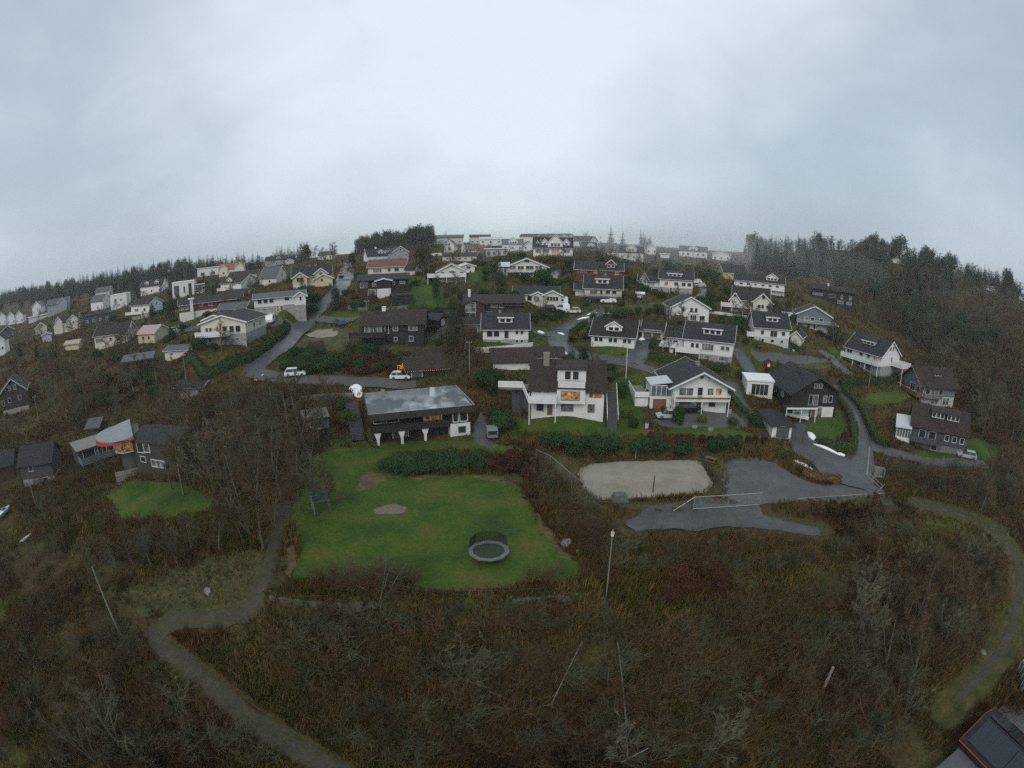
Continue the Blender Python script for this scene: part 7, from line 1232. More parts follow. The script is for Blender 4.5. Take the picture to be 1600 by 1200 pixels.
def car(px, py, rot, col, label, kind='hatch', lights=None, group=None):
    """nose towards local -x; rot turns it from broadside"""
    root = spot('parked_car' if not lights else 'car', px, py, rot, label, 'car', group); P = PAINT[col]
    L, Wd, Hh = {'hatch': (4.1,1.74,1.5), 'mpv': (4.5,1.82,1.62), 'suv': (4.5,1.86,1.68), 'estate': (4.7,1.8,1.5), 'van': (4.4,1.8,1.85)}[kind]; w = Wd/2; nose = {'van': .9, 'hatch': 1.0, 'mpv': .95}.get(kind, 1.15); belt = Hh*.56; zb = .24
    mb = MB(); a, b = -L/2, L/2
    pr = [(a, zb+.1), (a+.12, zb-.04), (b-.1, zb-.04), (b, zb+.12), (b-.02, belt-.05), (b-.14, belt), (a+nose, belt), (a+.2, belt-.16), (a+.02, belt-.3)]
    n = len(pr); k = 0
    for y, s in ((-w, .97), (-w*.9, 1.0), (w*.9, 1.0), (w, .97)): mb.v += [(x*s, y, z) for x, z in pr]
    mb.face(*range(n-1, -1, -1)); mb.face(*range(3*n, 4*n))
    for r_ in range(3):
        for i in range(n): j = (i+1) % n; mb.face(r_*n+i, r_*n+j, (r_+1)*n+j, (r_+1)*n+i)
    rear = {'van': .06, 'estate': .25, 'hatch': .3, 'mpv': .2, 'suv': .25}[kind]; x0, x1, x2, x3 = a+nose-.05, a+nose+.85, b-rear-.25, b-.1; wt = w*.76; h2 = Hh
    if kind == 'van': x2 = b-.12
    mb.hexa([(x1,-wt,h2-.09),(x2,-wt,h2-.09),(x2,wt,h2-.09),(x1,wt,h2-.09),(x1+.1,-wt*.9,h2),(x2-.08,-wt*.9,h2),(x2-.08,wt*.9,h2),(x1+.1,wt*.9,h2)])
    for xa, xb in ((x1+.75, x1+.83), (x3-.16, x3)) if kind != 'van' else ((x1+.8, x3),):  # door pillar and rear corner
        for s in (-1, 1): yb, yt = s*(w*.93), s*(wt+.015); q = [(xa,yb,belt),(xb,yb,belt),(xb,yb-s*.06,belt),(xa,yb-s*.06,belt)]; t = min(1, max(0, (xb-x2)/(x3-x2))) if xb > x2 else 0; xs = 0 if t == 0 else -(x3-x2); mb.hexa(q+[(xa+xs,yt,h2-.1),(xb+xs,yt,h2-.1),(xb+xs,yt-s*.06,h2-.1),(xa+xs,yt-s*.06,h2-.1)])
    bo = recalc(mb.build('body', P, root, bevel=.05)); gm = MB()
    gm.hexa([(x0,-w*.9,belt-.01),(x3-.02,-w*.9,belt-.01),(x3-.02,w*.9,belt-.01),(x0,w*.9,belt-.01),(x1,-wt*.98,h2-.08),(x2,-wt*.98,h2-.08),(x2,wt*.98,h2-.08),(x1,wt*.98,h2-.08)]); recalc(gm.build('windows', M['glass'], root))
    for sx in (a+.8, b-.82):
        for s in (-1, 1):
            t = MB(); t.cyl((sx, s*(w-.1), .31), (0,1,0), .31, .22, 16); wo = t.build('wheel', TYRE, root); r_ = MB(); r_.cyl((sx, s*(w+.012), .31), (0,1,0), .2, .03, 12); r_.build('rim', RIM, wo)
    for s in (-1, 1):
        t = MB(); t.box(a-.015, a+.16, s*w*.72-.16, s*w*.72+.16, belt-.36, belt-.2); t.build('headlight', HLon if lights == 'front' else HL, root)
        t = MB(); t.box(b-.1, b+.012, s*w*.8-.1, s*w*.8+.1, belt-.32, belt-.06); t.build('tail_light', TLon if lights == 'rear' else TLm, root)
    return root
def van_body(px, py, rot, L, W, Hh, name, label, cat, wheels, win, nose=1.2, m='white'):
    root = spot(name, px, py, rot, label, cat); mb = MB(); a, b = -L/2, L/2
    mb.prism([(a, .45), (b, .35), (b, Hh), (a+nose*.55, Hh), (a+.12, Hh*.62), (a, Hh*.42)], 'y', -W/2, W/2) if False else None
    pr = [(a, .45), (b, .4), (b, Hh-.15), (b-.15, Hh), (a+nose, Hh), (a+nose*.35, Hh*.6), (a+.02, Hh*.45)]; n = len(pr)
    mb.v = [(x, y, z) for y in (-W/2, W/2) for x, z in pr]; mb.face(*range(n)); mb.face(*range(2*n-1, n-1, -1))
    for i in range(n): j = (i+1) % n; mb.face(i, n+i, n+j, j)
    recalc(mb.build('body', PAINT[m], root, bevel=.06))
    for x, z, w_, h_ in win:
        for s in (-1, 1): t = MB(); y = s*(W/2+.012); t.box(a+x-w_/2, a+x+w_/2, min(y, y-s*.03), max(y, y-s*.03), z-h_/2, z+h_/2); t.build('window', M['glass'], root)
    for x in wheels:
        for s in (-1, 1): t = MB(); t.cyl((a+x, s*(W/2-.12), .34), (0,1,0), .34, .22, 16); wo = t.build('wheel', TYRE, root); r_ = MB(); r_.cyl((a+x, s*(W/2+.0), .34), (0,1,0), .2, .03, 12); r_.build('rim', RIM, wo)
    t = MB(); t.box(b-.02, b+.03, -W*.42, -W*.3, .7, 1.1); t.build('tail_light', TLm, root); t = MB(); t.box(b-.02, b+.03, W*.3, W*.42, .7, 1.1); t.build('tail_light', TLm, root); return root
def pole(px, py, h, label, r=.09, lamp=None, name='utility_pole', m='pole', arm=0, lean=(0, 0), cat=None):
    x, y, z, s = G(px, py); root = empty(name, (x, y, z), -math.atan2(x, y), label, cat or name.replace('_', ' ')); root.rotation_euler[0] = lean[0]; root.rotation_euler[1] = lean[1]
    mb = MB(); mb.tube((0,0,-.6), (0,0,h), r*1.2, r*.8, 8); mb.build('pole', M[m], root)
    if arm: mb = MB(); mb.box(-arm, arm, -.05, .05, h-.45, h-.33); mb.build('crossarm', M[m], root); [(lambda t: (t.cyl((q, 0, h-.26), (0,0,1), .045, .14, 8), t.build('insulator', M['trim'], root)))(MB()) for q in (-arm*.85, 0, arm*.85)]
    if lamp:
        mb = MB(); mb.tube((0,0,h-.05), (.0,-.8,h+.15), .04, .04, 6); mb.build('lamp_arm', M['metal'], root); mb = MB(); mb.box(-.16, .16, -1.3, -.75, h+.08, h+.24); lo = mb.build('lamp_head', M['metal'], root, bevel=.04); mb = MB(); mb.box(-.12, .12, -1.25, -.8, h+.04, h+.079); mb.build('lens', M['lamp'] if lamp == 'on' else HL, lo)
    return root
def rail_fence(pts, h, label, m='metal', posts=None, rails=2, r=.03, name='fence', mesh=False, braces=()):
    P = [G(*p)[:3] if len(p) == 2 else p for p in pts]; root = empty(name, P[0], 0, label, 'fence'); o = Vector(P[0]); L = []
    for a, b in zip(P[:-1], P[1:]):
        n = max(1, int(math.hypot(b[0]-a[0], b[1]-a[1])/(posts or 2.5))); L += [(a[0]+(b[0]-a[0])*i/n, a[1]+(b[1]-a[1])*i/n) for i in range(n)]
    L.append(P[-1][:2]); L = [Vector((x, y, float(H(x, y))))-o for x, y in L]
    for q in L: mb = MB(); mb.tube(q+Vector((0,0,-.4)), q+Vector((0,0,h)), r*1.3, r*1.3, 6); mb.build('post', M[m], root)
    for k in range(rails):
        mb = MB(); zz = h*(k+1)/rails-.04 if rails > 1 else h-.04
        mb.path([q+Vector((0,0,zz)) for q in L], r*.9, 5); mb.build('rail', M[m], root)
    for a, b, c, d in braces: mb = MB(); mb.tube(Vector(G(a, b)[:3])-o+Vector((0,0,h*.95)), Vector(G(c, d)[:3])-o, r, r, 5); mb.build('brace', M[m], root)
    if mesh:
        mb = MB()
        for a, b in zip(L[:-1], L[1:]):
            n = int((b-a).length/.35)
            for i in range(n+1): q = a.lerp(b, i/max(n, 1)); mb.tube(q+Vector((0,0,.05)), q+Vector((0,0,h-.05)), .008, .008, 3)
            for k in range(5): mb.tube(a+Vector((0,0,h*k/5+.1)), b+Vector((0,0,h*k/5+.1)), .008, .008, 3)
        mb.build('wire_mesh', M[m], root)
    return root
def lump(name, px, py, sx, sy, sz, m, label, cat, rot=0, seed=1, kind=None):
    rs = np.random.RandomState(seed); x, y, z, s = G(px, py); import bmesh; bm = bmesh.new(); bmesh.ops.create_icosphere(bm, subdivisions=4, radius=1); ph = rs.uniform(0, 6, 9)
    for v in bm.verts:
        a = math.atan2(v.co.y, v.co.x); f = 1+.12*math.sin(2*a+ph[0])+.09*math.sin(3*a+ph[1])+.05*math.sin(5*a+ph[2])+.02*math.sin(9*a+ph[3]); g = 1+.12*math.sin(4*v.co.x+ph[4])*math.sin(4*v.co.y+ph[5]); v.co.x *= f*sx; v.co.y *= f*sy; v.co.z = max(-.2, v.co.z)*g*sz
    cr, sr = math.cos(-math.atan2(x, y)+R(rot)), math.sin(-math.atan2(x, y)+R(rot))
    for v in bm.verts:
        lx, ly = v.co.x*cr-v.co.y*sr, v.co.x*sr+v.co.y*cr; v.co = (lx, ly, v.co.z+float(H(x+lx, y+ly))-z+.08)
    me = bpy.data.meshes.new(name); bm.to_mesh(me); bm.free(); me.materials.append(M[m] if isinstance(m, str) else m); me.polygons.foreach_set('use_smooth', [True]*len(me.polygons)); return tag(link(name, me, None, (x, y, z)), label, cat)
def wall_run(pts, h, w, m, label, name='retaining_wall', cat='wall', down=1.5, cap=None):
    c = smooth_line([G(*p)[:2] for p in pts], 6); zt = H(c[:, 0], c[:, 1]); d = np.gradient(c, axis=0); d /= np.linalg.norm(d, axis=1, keepdims=True); nn = np.stack([-d[:, 1], d[:, 0]], 1); zt = np.convolve(np.pad(zt, 3, 'edge'), np.ones(7)/7, 'valid'); mb = MB(); o = np.array([*c[0], zt[0]])
    for i in range(len(c)):
        for s, z in ((-1, -down), (1, -down), (1, h), (-1, h)): mb.v.append((c[i, 0]+nn[i, 0]*w/2*s-o[0], c[i, 1]+nn[i, 1]*w/2*s-o[1], zt[i]+z-o[2]))
    for i in range(len(c)-1):
        for j in range(4): k = (j+1) % 4; mb.face(4*i+j, 4*i+k, 4*i+4+k, 4*i+4+j)
    mb.face(3,2,1,0); n = 4*(len(c)-1); mb.face(n, n+1, n+2, n+3); return tag(mb.build(name, M[m], None, loc=tuple(o)), label, cat)
def things():
    car(462,588,172,'white','white people carrier parked on the lane below the hedge','mpv'); car(626,593,168,'white','white hatchback parked beside the black log shed')
    car(1043,654,14,'silver','silver hatchback parked before the brown garage door'); car(1078,644,195,'black','black off-roader parked under the flower balcony','suv'); car(1510,716,12,'silver','silver estate car parked on the right hand lane','estate')
    car(533,509,-75,'blue','blue hatchback parked beside the gravel patch'); car(480,484,10,'black','black estate car parked beside the white house at the junction','estate'); car(877,487,8,'white','white van parked below the motorhome','van'); car(854,486,8,'black','black car parked left of the white van','estate'); car(895,490,5,'beige','pale hatchback parked right of the white van')
    car(950,474,10,'white','white van parked under the cream carport house','van'); car(930,472,10,'black','black car parked under the cream carport house','estate'); car(1088,443,5,'white','white hatchback parked by the misty road bend'); car(1094,449,6,'silver','silver hatchback parked by the misty road bend'); car(288,514,200,'black','black off-roader parked above the cream garage','suv'); car(268,520,40,'white','white car parked beside the yellow garage')
    car(1294,517,12,'black','black car parked under the blue grey carport','estate'); car(1262,650,20,'white','white boat shaped covered car in the open carport of the black house','estate') if False else None
    car(543,411,-92,'black','approaching car with bright headlights at the top of the steep road','hatch','front'); car(533,433,88,'grey','car with glowing tail lights beside the steep road','hatch','rear'); car(315,459,10,'white','white car parked beside the dark glazed cube house')
    van_body(866,481,4,7.0,2.2,2.8,'motorhome','long white motorhome parked beside the cream bungalow','motorhome',(1.2,5.4),((1.1,1.6,.9,.6),(3.2,2.0,1.0,.6),(5.2,2.0,1.2,.6)),1.6); van_body(425,505,70,5.2,2.2,2.5,'caravan','white caravan parked beside the twin gabled house','caravan',(2.8,),((1.0,1.7,.8,.6),(2.9,1.7,1.4,.6),(4.3,1.7,.8,.6)),.5)
    # trailer by the flat roofed house
    t = spot('box_trailer', 770, 690, 4, 'grey box trailer parked right of the black flat roofed house', 'trailer'); mb = MB(); mb.box(-.85,.85,-.1,2.6,.5,1.7); mb.build('body', mat('trailer_grey', (.16,.18,.19), .5, (.2,.22,.23), 2, 3), t, bevel=.03); mb = MB(); mb.box(-.7,.7,-.14,-.105,1.0,1.6); mb.build('window', M['glass'], t)
    mb = MB(); mb.box(-.06,.06,-1.2,-.1,.42,.5); mb.build('drawbar', M['dmetal'], t)
    for s in (-1, 1): mb = MB(); mb.cyl((s*.92,1.2,.32),(1,0,0),.32,.18,14); mb.build('wheel', TYRE, t)
    # trampoline on the lawn
    t = spot('trampoline', 764, 872, 6, 'trampoline with grey rim and dark safety net on the lawn', 'trampoline'); n = 10; Rr = 2.05; ring = [(Rr*math.cos(6.283*i/n+.31), Rr*.95*math.sin(6.283*i/n+.31)) for i in range(n)]; mb = MB(); mb.v = [(a*.82, b*.82, .72) for a, b in ring]; mb.face(*range(n)); mb.build('jumping_mat', mat('jumping_mat_mesh', (.018,.032,.016), .8, (.03,.048,.024), 6, 3), t); mb = MB()
    for i in range(n): a, b = ring[i], ring[(i+1) % n]; q = lambda p, s: (p[0]*s, p[1]*s); mb.hexa([(*q(a,.8),.68),(*q(b,.8),.68),(*q(b,1.02),.68),(*q(a,1.02),.68),(*q(a,.8),.78),(*q(b,.8),.78),(*q(b,1.02),.78),(*q(a,1.02),.78)])
    recalc(mb.build('rim_pad', mat('rim_pad_vinyl', (.10,.12,.125), .6, (.13,.15,.155), 3, 3), t))
    for i in range(0, n, 2): mb = MB(); mb.tube((*ring[i],-.1),(*ring[i],.68),.035,n=6); mb.build('leg', M['dmetal'], t)
    back = [i for i in range(n) if ring[i][1] > -.25]; back.sort(key=lambda i: -ring[i][0])
    for i in back: mb = MB(); mb.tube((*ring[i],.78),(ring[i][0]*.93,ring[i][1]*.93,2.0),.03,n=6); mb.build('post', M['dmetal'], t)
    mb = MB()
    for i, k in zip(back[:-1], back[1:]):
        a, b = ring[i], ring[k]; mb.tube((a[0]*.93,a[1]*.93,1.98),(b[0]*.93,b[1]*.93,1.98),.03,n=5)
        for j in range(24): f = j/24; x, y = a[0]+(b[0]-a[0])*f, a[1]+(b[1]-a[1])*f; mb.tube((x,y,.8),(x*.93,y*.93,1.98),.012,n=3)
        for j in range(12): zz = .86+j*.095; q = 1-.07*j/12; mb.tube((a[0]*q,a[1]*q,zz),(b[0]*q,b[1]*q,zz),.012,n=3)
    mb.build('safety_net', mat('net_black', (.012,.02,.014), .8), t)
    # play tower, stairs, walls
    t = spot('tree_house', 503, 798, 8, 'green and grey play tower between two pale stemmed trees on the lawn', 'play tower'); mb = MB(); mb.box(-1.1,1.1,-.8,.8,1.5,1.62); mb.build('platform', M['greywood'], t); mb = MB(); mb.box(-1.1,1.1,-.86,-.8,1.62,2.3); mb.build('side_panel', mat('green_paint', (.02,.06,.05), .6, (.03,.075,.06), 3, 3), t); mb = MB(); mb.box(-.3,.75,-.9,-.865,1.7,2.6); mb.build('slide_panel', M['dgrey'], t)
    for a in (-1.05, 1.05):
        for c in (-.75, .75): mb = MB(); mb.box(a-.06,a+.06,c-.06,c+.06,-.4,3.2); mb.build('post', M['greywood'], t)
    mb = MB(); mb.chevron([(-.95,3.2),(0,3.7),(.95,3.2)],.06,'x',-1.3,.2); mb.build('roof', M['dbrown'], t)
    t = spot('outdoor_stairs', 560, 690, 3, 'dark wooden outdoor stairs climbing the bank left of the flat roofed house', 'stairs'); g0 = t.location.copy(); az = t.rotation_euler.z; fy = Vector((-math.sin(az), math.cos(az), 0)); mb = MB(); tread = []
    for i in range(26):
        y = i*.42; p = g0+fy*y; zz = float(H(p.x, p.y))-g0.z; zz = max(zz+.1, (tread[-1]+.12) if tread else .1); tread.append(zz)
        mb.box(-.95,.95,y,y+.36,zz,zz+.07) if i not in (10, 11) else mb.box(-.95,.95,y,y+.42,zz,zz+.07)
    mb.build('treads', M['dgrey'], t)
    for s in (-1, 1): mb = MB(); mb.path([(s*1.02,i*.42,tread[i]+.02) for i in range(0,26,5)],.08,6); mb.build('stringer', M['black'], t); mb = MB(); mb.path([(s*1.05,i*.42,tread[i]+.95) for i in range(0,26,5)],.035,6); mb.build('railing', M['dbrown'], t); [(lambda q: (q.tube((s*1.05,i*.42,tread[i]-.2),(s*1.05,i*.42,tread[i]+.95),.035,n=5), q.build('post', M['dbrown'], t)))(MB()) for i in range(0,26,5)]
    wall_run([(470,628),(500,624),(530,622),(552,622)], .9, .6, 'stone', 'dry stone wall above the low stone shed', cat='wall', name='stone_wall'); wall_run([(742,552),(770,550),(800,547),(832,543)], 1.1, .3, 'plaster', 'white retaining wall below the grey roofed white house'); wall_run([(664,401),(680,400),(702,399)], 1.6, .3, 'plaster', 'white terrace wall below the red roofed hilltop house', name='terrace_wall')
    wall_run([(421,930),(470,938),(540,941),(590,940)], .05, .45, 'oldcon', 'concrete retaining wall at the left front of the lawn', down=2.0); wall_run([(800,938),(850,932),(900,927),(938,922)], .05, .45, 'oldcon', 'mossy concrete retaining wall at the right front of the lawn', down=2.0); wall_run([(1108,489),(1130,492),(1160,496),(1180,499)], .7, .3, 'plaster', 'curved white wall below the cream house with two gables', name='garden_wall')
    wall_run([(545,462+20),(565,486),(600,485),(640,482)], .8, .5, 'stone', 'dry stone wall below the black and white house', name='stone_wall'); wall_run([(1358,700),(1356,725),(1354,745)], .35, .25, 'brick', 'low kerb wall along the right hand road', name='kerb_wall')
    lump('rubble_heap', 610, 797, 2.0, 1.3, .12, mat('ash_and_twigs', (.1,.08,.065), .95, (.2,.17,.14), 4, 5, .6, 9), 'flat grey patch of burnt garden rubbish on the lawn', 'burn patch', 10, 3)
    # snow
    for i, (px, py, a, b, h, rt, lb) in enumerate(((557,610,1.25,2.4,.3,0,'big bright snow heap on the bank above the outdoor stairs'),(1268,682,.75,1.7,.4,25,'oval snow heap at the edge of the garage driveway'),(1292,702,2.6,.5,.3,-28,'long thin snow streak along the driveway hedge'),(1315,711,.7,.45,.25,-10,'small snow heap at the end of the long streak'),(1255,727,2.2,.35,.25,-38,'narrow snow streak above the brown green hedge'),(1312,750,.55,.4,.3,0,'small snow lump at the corner of the low hedge'),(925,491,1.3,.35,.3,20,'snow streak at the far end of the road bend'),(912,498,1.6,.4,.3,18,'snow streak beside the bend above the bungalow'),(878,523,1.2,.5,.3,-15,'snow heap inside the road junction'),(845,520,.9,.6,.3,0,'snow patch on the side road by the retaining wall'),(882,553,.9,.6,.4,-30,'snow heap behind the garage ridge'),(928,489,.5,.5,.5,0,'round snow ball shape beside the bend'),(1003,531,.8,.5,.4,0,'snow heap before the double garage'),(952,490,1.4,.5,.25,0,'snow patch above the white bungalow'),(1240,548,.4,.3,.3,0,'tiny snow lump beside the playground'),(405,591,1.2,.4,.2,30,'thin snow patch at the bottom of the steep road'))):
        lump('snow_heap', px, py, a, b, h, 'snow', lb, 'snow heap', rt, 20+i)
    # poles
    pole(978,592,7.4,'white flagpole on the lawn beside the large white house', .06, name='flagpole', m='trim'); pole(946,940,8.2,'slim lamp post at the right end of the lawn wall', .06, lamp='on', name='street_lamp'); pole(1357,605,6.5,'tall wooden pole beside the hedge below the long balcony', .09, arm=0); pole(190,996,9,'wooden pole leaning over the lower left slope', .1, arm=0, lean=(0,.0)); pole(62,664,7.5,'thin wooden pole near the grey brown gabled house', .08, arm=.6)
    pole(58,795,6.5,'thin wooden pole below the dark boathouse', .07); pole(292,602,7,'utility pole among the bare trees above the grey garage', .08, arm=.6); pole(464,500,6.5,'street lamp at the road junction', .07, lamp='on', name='street_lamp'); pole(734,588,7,'utility pole right of the log shed', .08, arm=.5); pole(672,415,9,'utility pole on the upper slope', .1, arm=.7); pole(574,512,6.5,'utility pole beside the pillared black house', .08, arm=.6); pole(938,398,9,'utility pole near the hilltop bushes', .1, arm=.7); pole(845,405,7,'street lamp below the three dormer house', .07, lamp='on', name='street_lamp'); pole(956,487,6,'street lamp above the white bungalow', .07, lamp=None, name='street_lamp'); pole(722,410,5.5,'lit street lamp beside the long white bungalow', .07, lamp='on', name='street_lamp'); pole(66,527,6,'street lamp by the plain grey garage', .07, lamp='on', name='street_lamp')
    pole(1285,1078,3.2,'thick broken tree stump pole on the lower right slope', .19, name='stump', cat='tree stump'); pole(1020,770,2.5,'dark net post standing in the sandy court', .09, m='dgrey', name='net_post'); pole(993,716,2.6,'wooden net post at the back of the sandy court', .07, name='net_post')
    for px, py, lb in ((1445,735,'first'),(1470,735,'second'),(1500,726,'third'),(1563,726,'fourth')): pole(px,py,2.6,'pale wooden post below the right hand lane, '+lb+' from the road', .09, name='fence_post')
    # gate and fences round the court and car park
    a, b = Vector(G(1083,796)[:3]), Vector(G(1187,789)[:3]); root = empty('double_gate', a, 0, 'wide galvanised double gate with wire mesh before the car park', 'gate'); d = b-a; h = 1.75
    for s, (t0, t1) in enumerate(((0, .5), (.505, 1))):
        mb = MB(); p, q = d*t0, d*t1; u = Vector((0,0,1))
        mb.tube(p+u*.1, q+u*.1, .045); mb.tube(p+u*h, q+u*h, .045); mb.tube(p+u*.05, p+u*h, .045); mb.tube(q+u*.05, q+u*h, .045); lf = mb.build('gate_leaf', M['metal'], root); wm_ = MB()
        for i in range(1, 24): e = p.lerp(q, i/24); wm_.tube(e+u*.1, e+u*h, .008, n=3)
        for i in range(1, 10): wm_.tube(p+u*(.1+i*.165), q+u*(.1+i*.165), .008, n=3)
        wm_.build('wire_mesh', M['metal'], lf)
    for t in (0, .5025, 1): mb = MB(); mb.tube(d*t+Vector((0,0,-.4)), d*t+Vector((0,0,h+.15)), .06); mb.build('post', M['metal'], root)
    mb = MB(); e = Vector(G(1052,798)[:3])-a; mb.tube(Vector((0,0,h)), e, .045); mb.build('brace', M['metal'], root)
    rail_fence([(838,718),(860,728),(890,755),(935,792)], 1.6, 'rusty wire fence along the left side of the sandy court', 'metal', 3.2, 1, .03, mesh=True); rail_fence([(935,797),(1000,799),(1050,799),(1080,797)], 1.2, 'wire fence along the front of the sandy court', 'dmetal', 3.5, 1, .03, mesh=True); rail_fence([(1092,712),(1108,738),(1124,762),(1132,776)], 1.3, 'dark wire fence between sandy court and car park', 'dmetal', 1.5, 2, .03, mesh=True)
    rail_fence([(1245,786),(1300,782),(1345,779),(1380,777)], .7, 'low pipe rail along the front of the car park', 'metal', 5, 1, .035); rail_fence([(1352,745),(1362,755),(1376,768)], 1.1, 'pale crossed pipe barrier at the end of the right hand road', 'metal', 2, 2, .04, braces=((1380,766,1364,776),)); rail_fence([(640,925),(720,935),(800,936),(860,930),(935,920)], 1.0, 'thin wire fence on top of the lawn wall', 'dmetal', 2.4, 2, .014); rail_fence([(424,925),(432,880),(446,840)], 1.0, 'green wire fence beside the muddy path', 'dmetal', 2.2, 2, .02, mesh=True); rail_fence([(555,550),(610,550),(670,552)], 1.0, 'thin dark fence below the pillared black house', 'dmetal', 2.5, 2, .025)
    rail_fence([(862,1108),(885,1060),(908,1015)], 1.0, 'broken wooden rail fence running down the lower slope', 'pole', .8, 1, .05, name='broken_fence')
    p = [G(963,1015), G(970,1070), G(975,1130), G(978,1195)]; mb = MB(); o = Vector(p[0][:3]); mb.path([Vector(q[:3])-o+Vector((0,0,1.0)) for q in p], .075, 10); pr = mb.build('pipe', mat('dull_steel', (.2,.21,.21), .6, (.13,.135,.13), 2, 5), None, loc=tuple(o)); tag(pr, 'grey steel pipe running down the lower slope', 'pipe')
    p = [G(968,1200), G(1010,1178)]; mb = MB(); o = Vector(p[0][:3]); mb.path([Vector(q[:3])-o+Vector((0,0,.9)) for q in p], .07, 8); tag(mb.build('pipe', M['metal'], None, loc=tuple(o)), 'short thin pipe crossing the foot of the steel pipe', 'pipe')
    # tables, boxes, playground
    def table(px, py, rot, lb, m='greywood'):
        t = spot('picnic_table', px, py, rot, lb, 'table'); mb = MB()
        for i in range(4): mb.box(-.9,.9,-.38+i*.2,-.2+i*.2,.72,.77)
        mb.build('tabletop', M[m], t)
        for s in (-1, 1): mb = MB(); mb.box(-.9,.9,s*.75-.14,s*.75+.14,.42,.47); mb.build('bench', M[m], t); mb = MB(); mb.tube((s*.6,-.7,-.15),(s*.6,-.2,.72),.05); mb.tube((s*.6,.7,-.15),(s*.6,.2,.72),.05); mb.tube((s*.6,-.75,.4),(s*.6,.75,.4),.04); mb.build('leg_frame', M[m], t)
    table(1110,724,-20,'brown picnic table beside the sandy court','brownwood')
    t = spot('sandbox_cover', 968, 783, 12, 'green tarpaulin covered table in front of the sandy court', 'covered table'); mb = MB(); mb.v = [(-1.1,-.8,0),(1.1,-.8,0),(1.1,.8,0),(-1.1,.8,0),(-.8,-.55,.85),(.75,-.5,.8),(.8,.5,.9),(-.75,.5,.95),(0,0,1.05)]; [mb.face(*f) for f in ((0,1,5,4),(1,2,6,5),(2,3,7,6),(3,0,4,7),(4,5,8),(5,6,8),(6,7,8),(7,4,8),(3,2,1,0))]; mb.build('tarpaulin', mat('green_tarpaulin', (.05,.085,.065), .5, (.08,.11,.09), 2, 4, .4, 5), t)
    for s in (-1, 1): mb = MB(); mb.box(s*1.0-.05, s*1.0+.05, -.3, .3, -.3, .35); mb.build('leg', M['greywood'], t)
    def bin_(px, py, rot, lb, m='dgrey'):
        t = spot('wheelie_bin', px, py, rot, lb, 'bin'); mb = MB(); mb.hexa([(-.24,-.28,.08),(.24,-.28,.08),(.24,.28,.08),(-.24,.28,.08),(-.3,-.36,1.0),(.3,-.36,1.0),(.3,.36,1.0),(-.3,.36,1.0)]); mb.build('body', M[m], t); mb = MB(); mb.hexa([(-.32,-.4,1.01),(.32,-.4,1.01),(.32,.38,1.01),(-.32,.38,1.01),(-.3,-.36,1.06),(.3,-.36,1.06),(.3,.36,1.1),(-.3,.36,1.1)]); mb.build('lid', M['dtrim'], t)
        for s in (-1, 1): mb = MB(); mb.cyl((s*.22,.26,.1),(1,0,0),.1,.06,10); mb.build('wheel', TYRE, t)
    bin_(1384,728,10,'dark wheelie bin beside the wooden bin shelter'); bin_(1010,671,5,'pale wheelie bin beside the raised wooden planter','lgrey'); bin_(1140,648,0,'grey wheelie bin at the driveway edge','grey')
    t = spot('bin_shelter', 1372, 745, 10, 'open wooden bin shelter at the lane corner', 'bin shelter'); mb = MB(); mb.box(-.9,.9,.7,.78,-.2,1.3); mb.build('back_panel', M['greywood'], t)
    for s in (-1, 1): mb = MB(); mb.box(s*.9-.04,s*.9+.04,-.7,.69,-.2,1.3); mb.build('side_panel', M['greywood'], t)
    mb = MB(); mb.box(-.86,.86,-.7,.7,.0,.08); mb.build('floor_board', M['greywood'], t)
    def crate(px, py, rot, lb, L=1.8, W=1.0, h=.6, m='brownwood', nm='planter'):
        t = spot(nm, px, py, rot, lb, nm.replace('_', ' ')); 
        for y0, y1 in ((-W/2,-W/2+.06),(W/2-.06,W/2)): mb = MB(); [mb.box(-L/2,L/2,y0,y1,-.1+i*(h+.1)/3,-.1+(i+1)*(h+.1)/3-.02) for i in range(3)]; mb.build('side_board', M[m], t)
        for x0 in (-L/2, L/2-.06): mb = MB(); mb.box(x0,x0+.06,-W/2+.061,W/2-.061,-.1,h); mb.build('end_board', M[m], t)
        mb = MB(); mb.box(-L/2+.06,L/2-.06,-W/2+.06,W/2-.06,-.1,h*.8); mb.build('soil', VM['brown'], t)
    crate(1011,680,3,'raised wooden planter at the corner of the conservatory garden'); crate(494,546,-6,'large dark wooden box on the lawn left of the black house',3.6,2.2,1.5,'dbrown','compost_box')
    def swing(px, py, rot, lb, L, h, mt, seats=2):
        t = spot('swing_set', px, py, rot, lb, 'swing')
        mb = MB(); mb.tube((-L/2,0,h),(L/2,0,h),.07); mb.build('top_bar', mt, t)
        for s in (-1, 1):
            for q in (-.8, .8): mb = MB(); mb.tube((s*L/2,q,-.2),(s*L/2,0,h),.06); mb.build('leg', mt, t)
        for i in range(seats): x = -L/2+L*(i+1)/(seats+1); mb = MB(); mb.box(x-.25,x+.25,-.1,.1,.5,.54); so = mb.build('seat', M['dtrim'], t); [(lambda c: (c.tube((x+s*.24,0,.54),(x+s*.24,0,h),.012,n=4), c.build('rope', M['dmetal'], so)))(MB()) for s in (-1, 1)]
    rd = mat('red_play_paint', (.3,.05,.03), .5, (.22,.04,.03), 3, 3); bl_ = mat('blue_play_paint', (.03,.06,.2), .5, (.04,.07,.16), 3, 3); og = mat('orange_play_paint', (.55,.2,.03), .5, (.42,.15,.03), 3, 3)
    swing(1196,556,-4,'red framed climbing bars on the playground',4,2.1,rd,1); swing(1243,562,-4,'swing set with blue legs and red seats on the playground',6,2.3,bl_,3); swing(362,664,0,'orange swing frame half hidden among the bare trees',5,2.2,og,2)
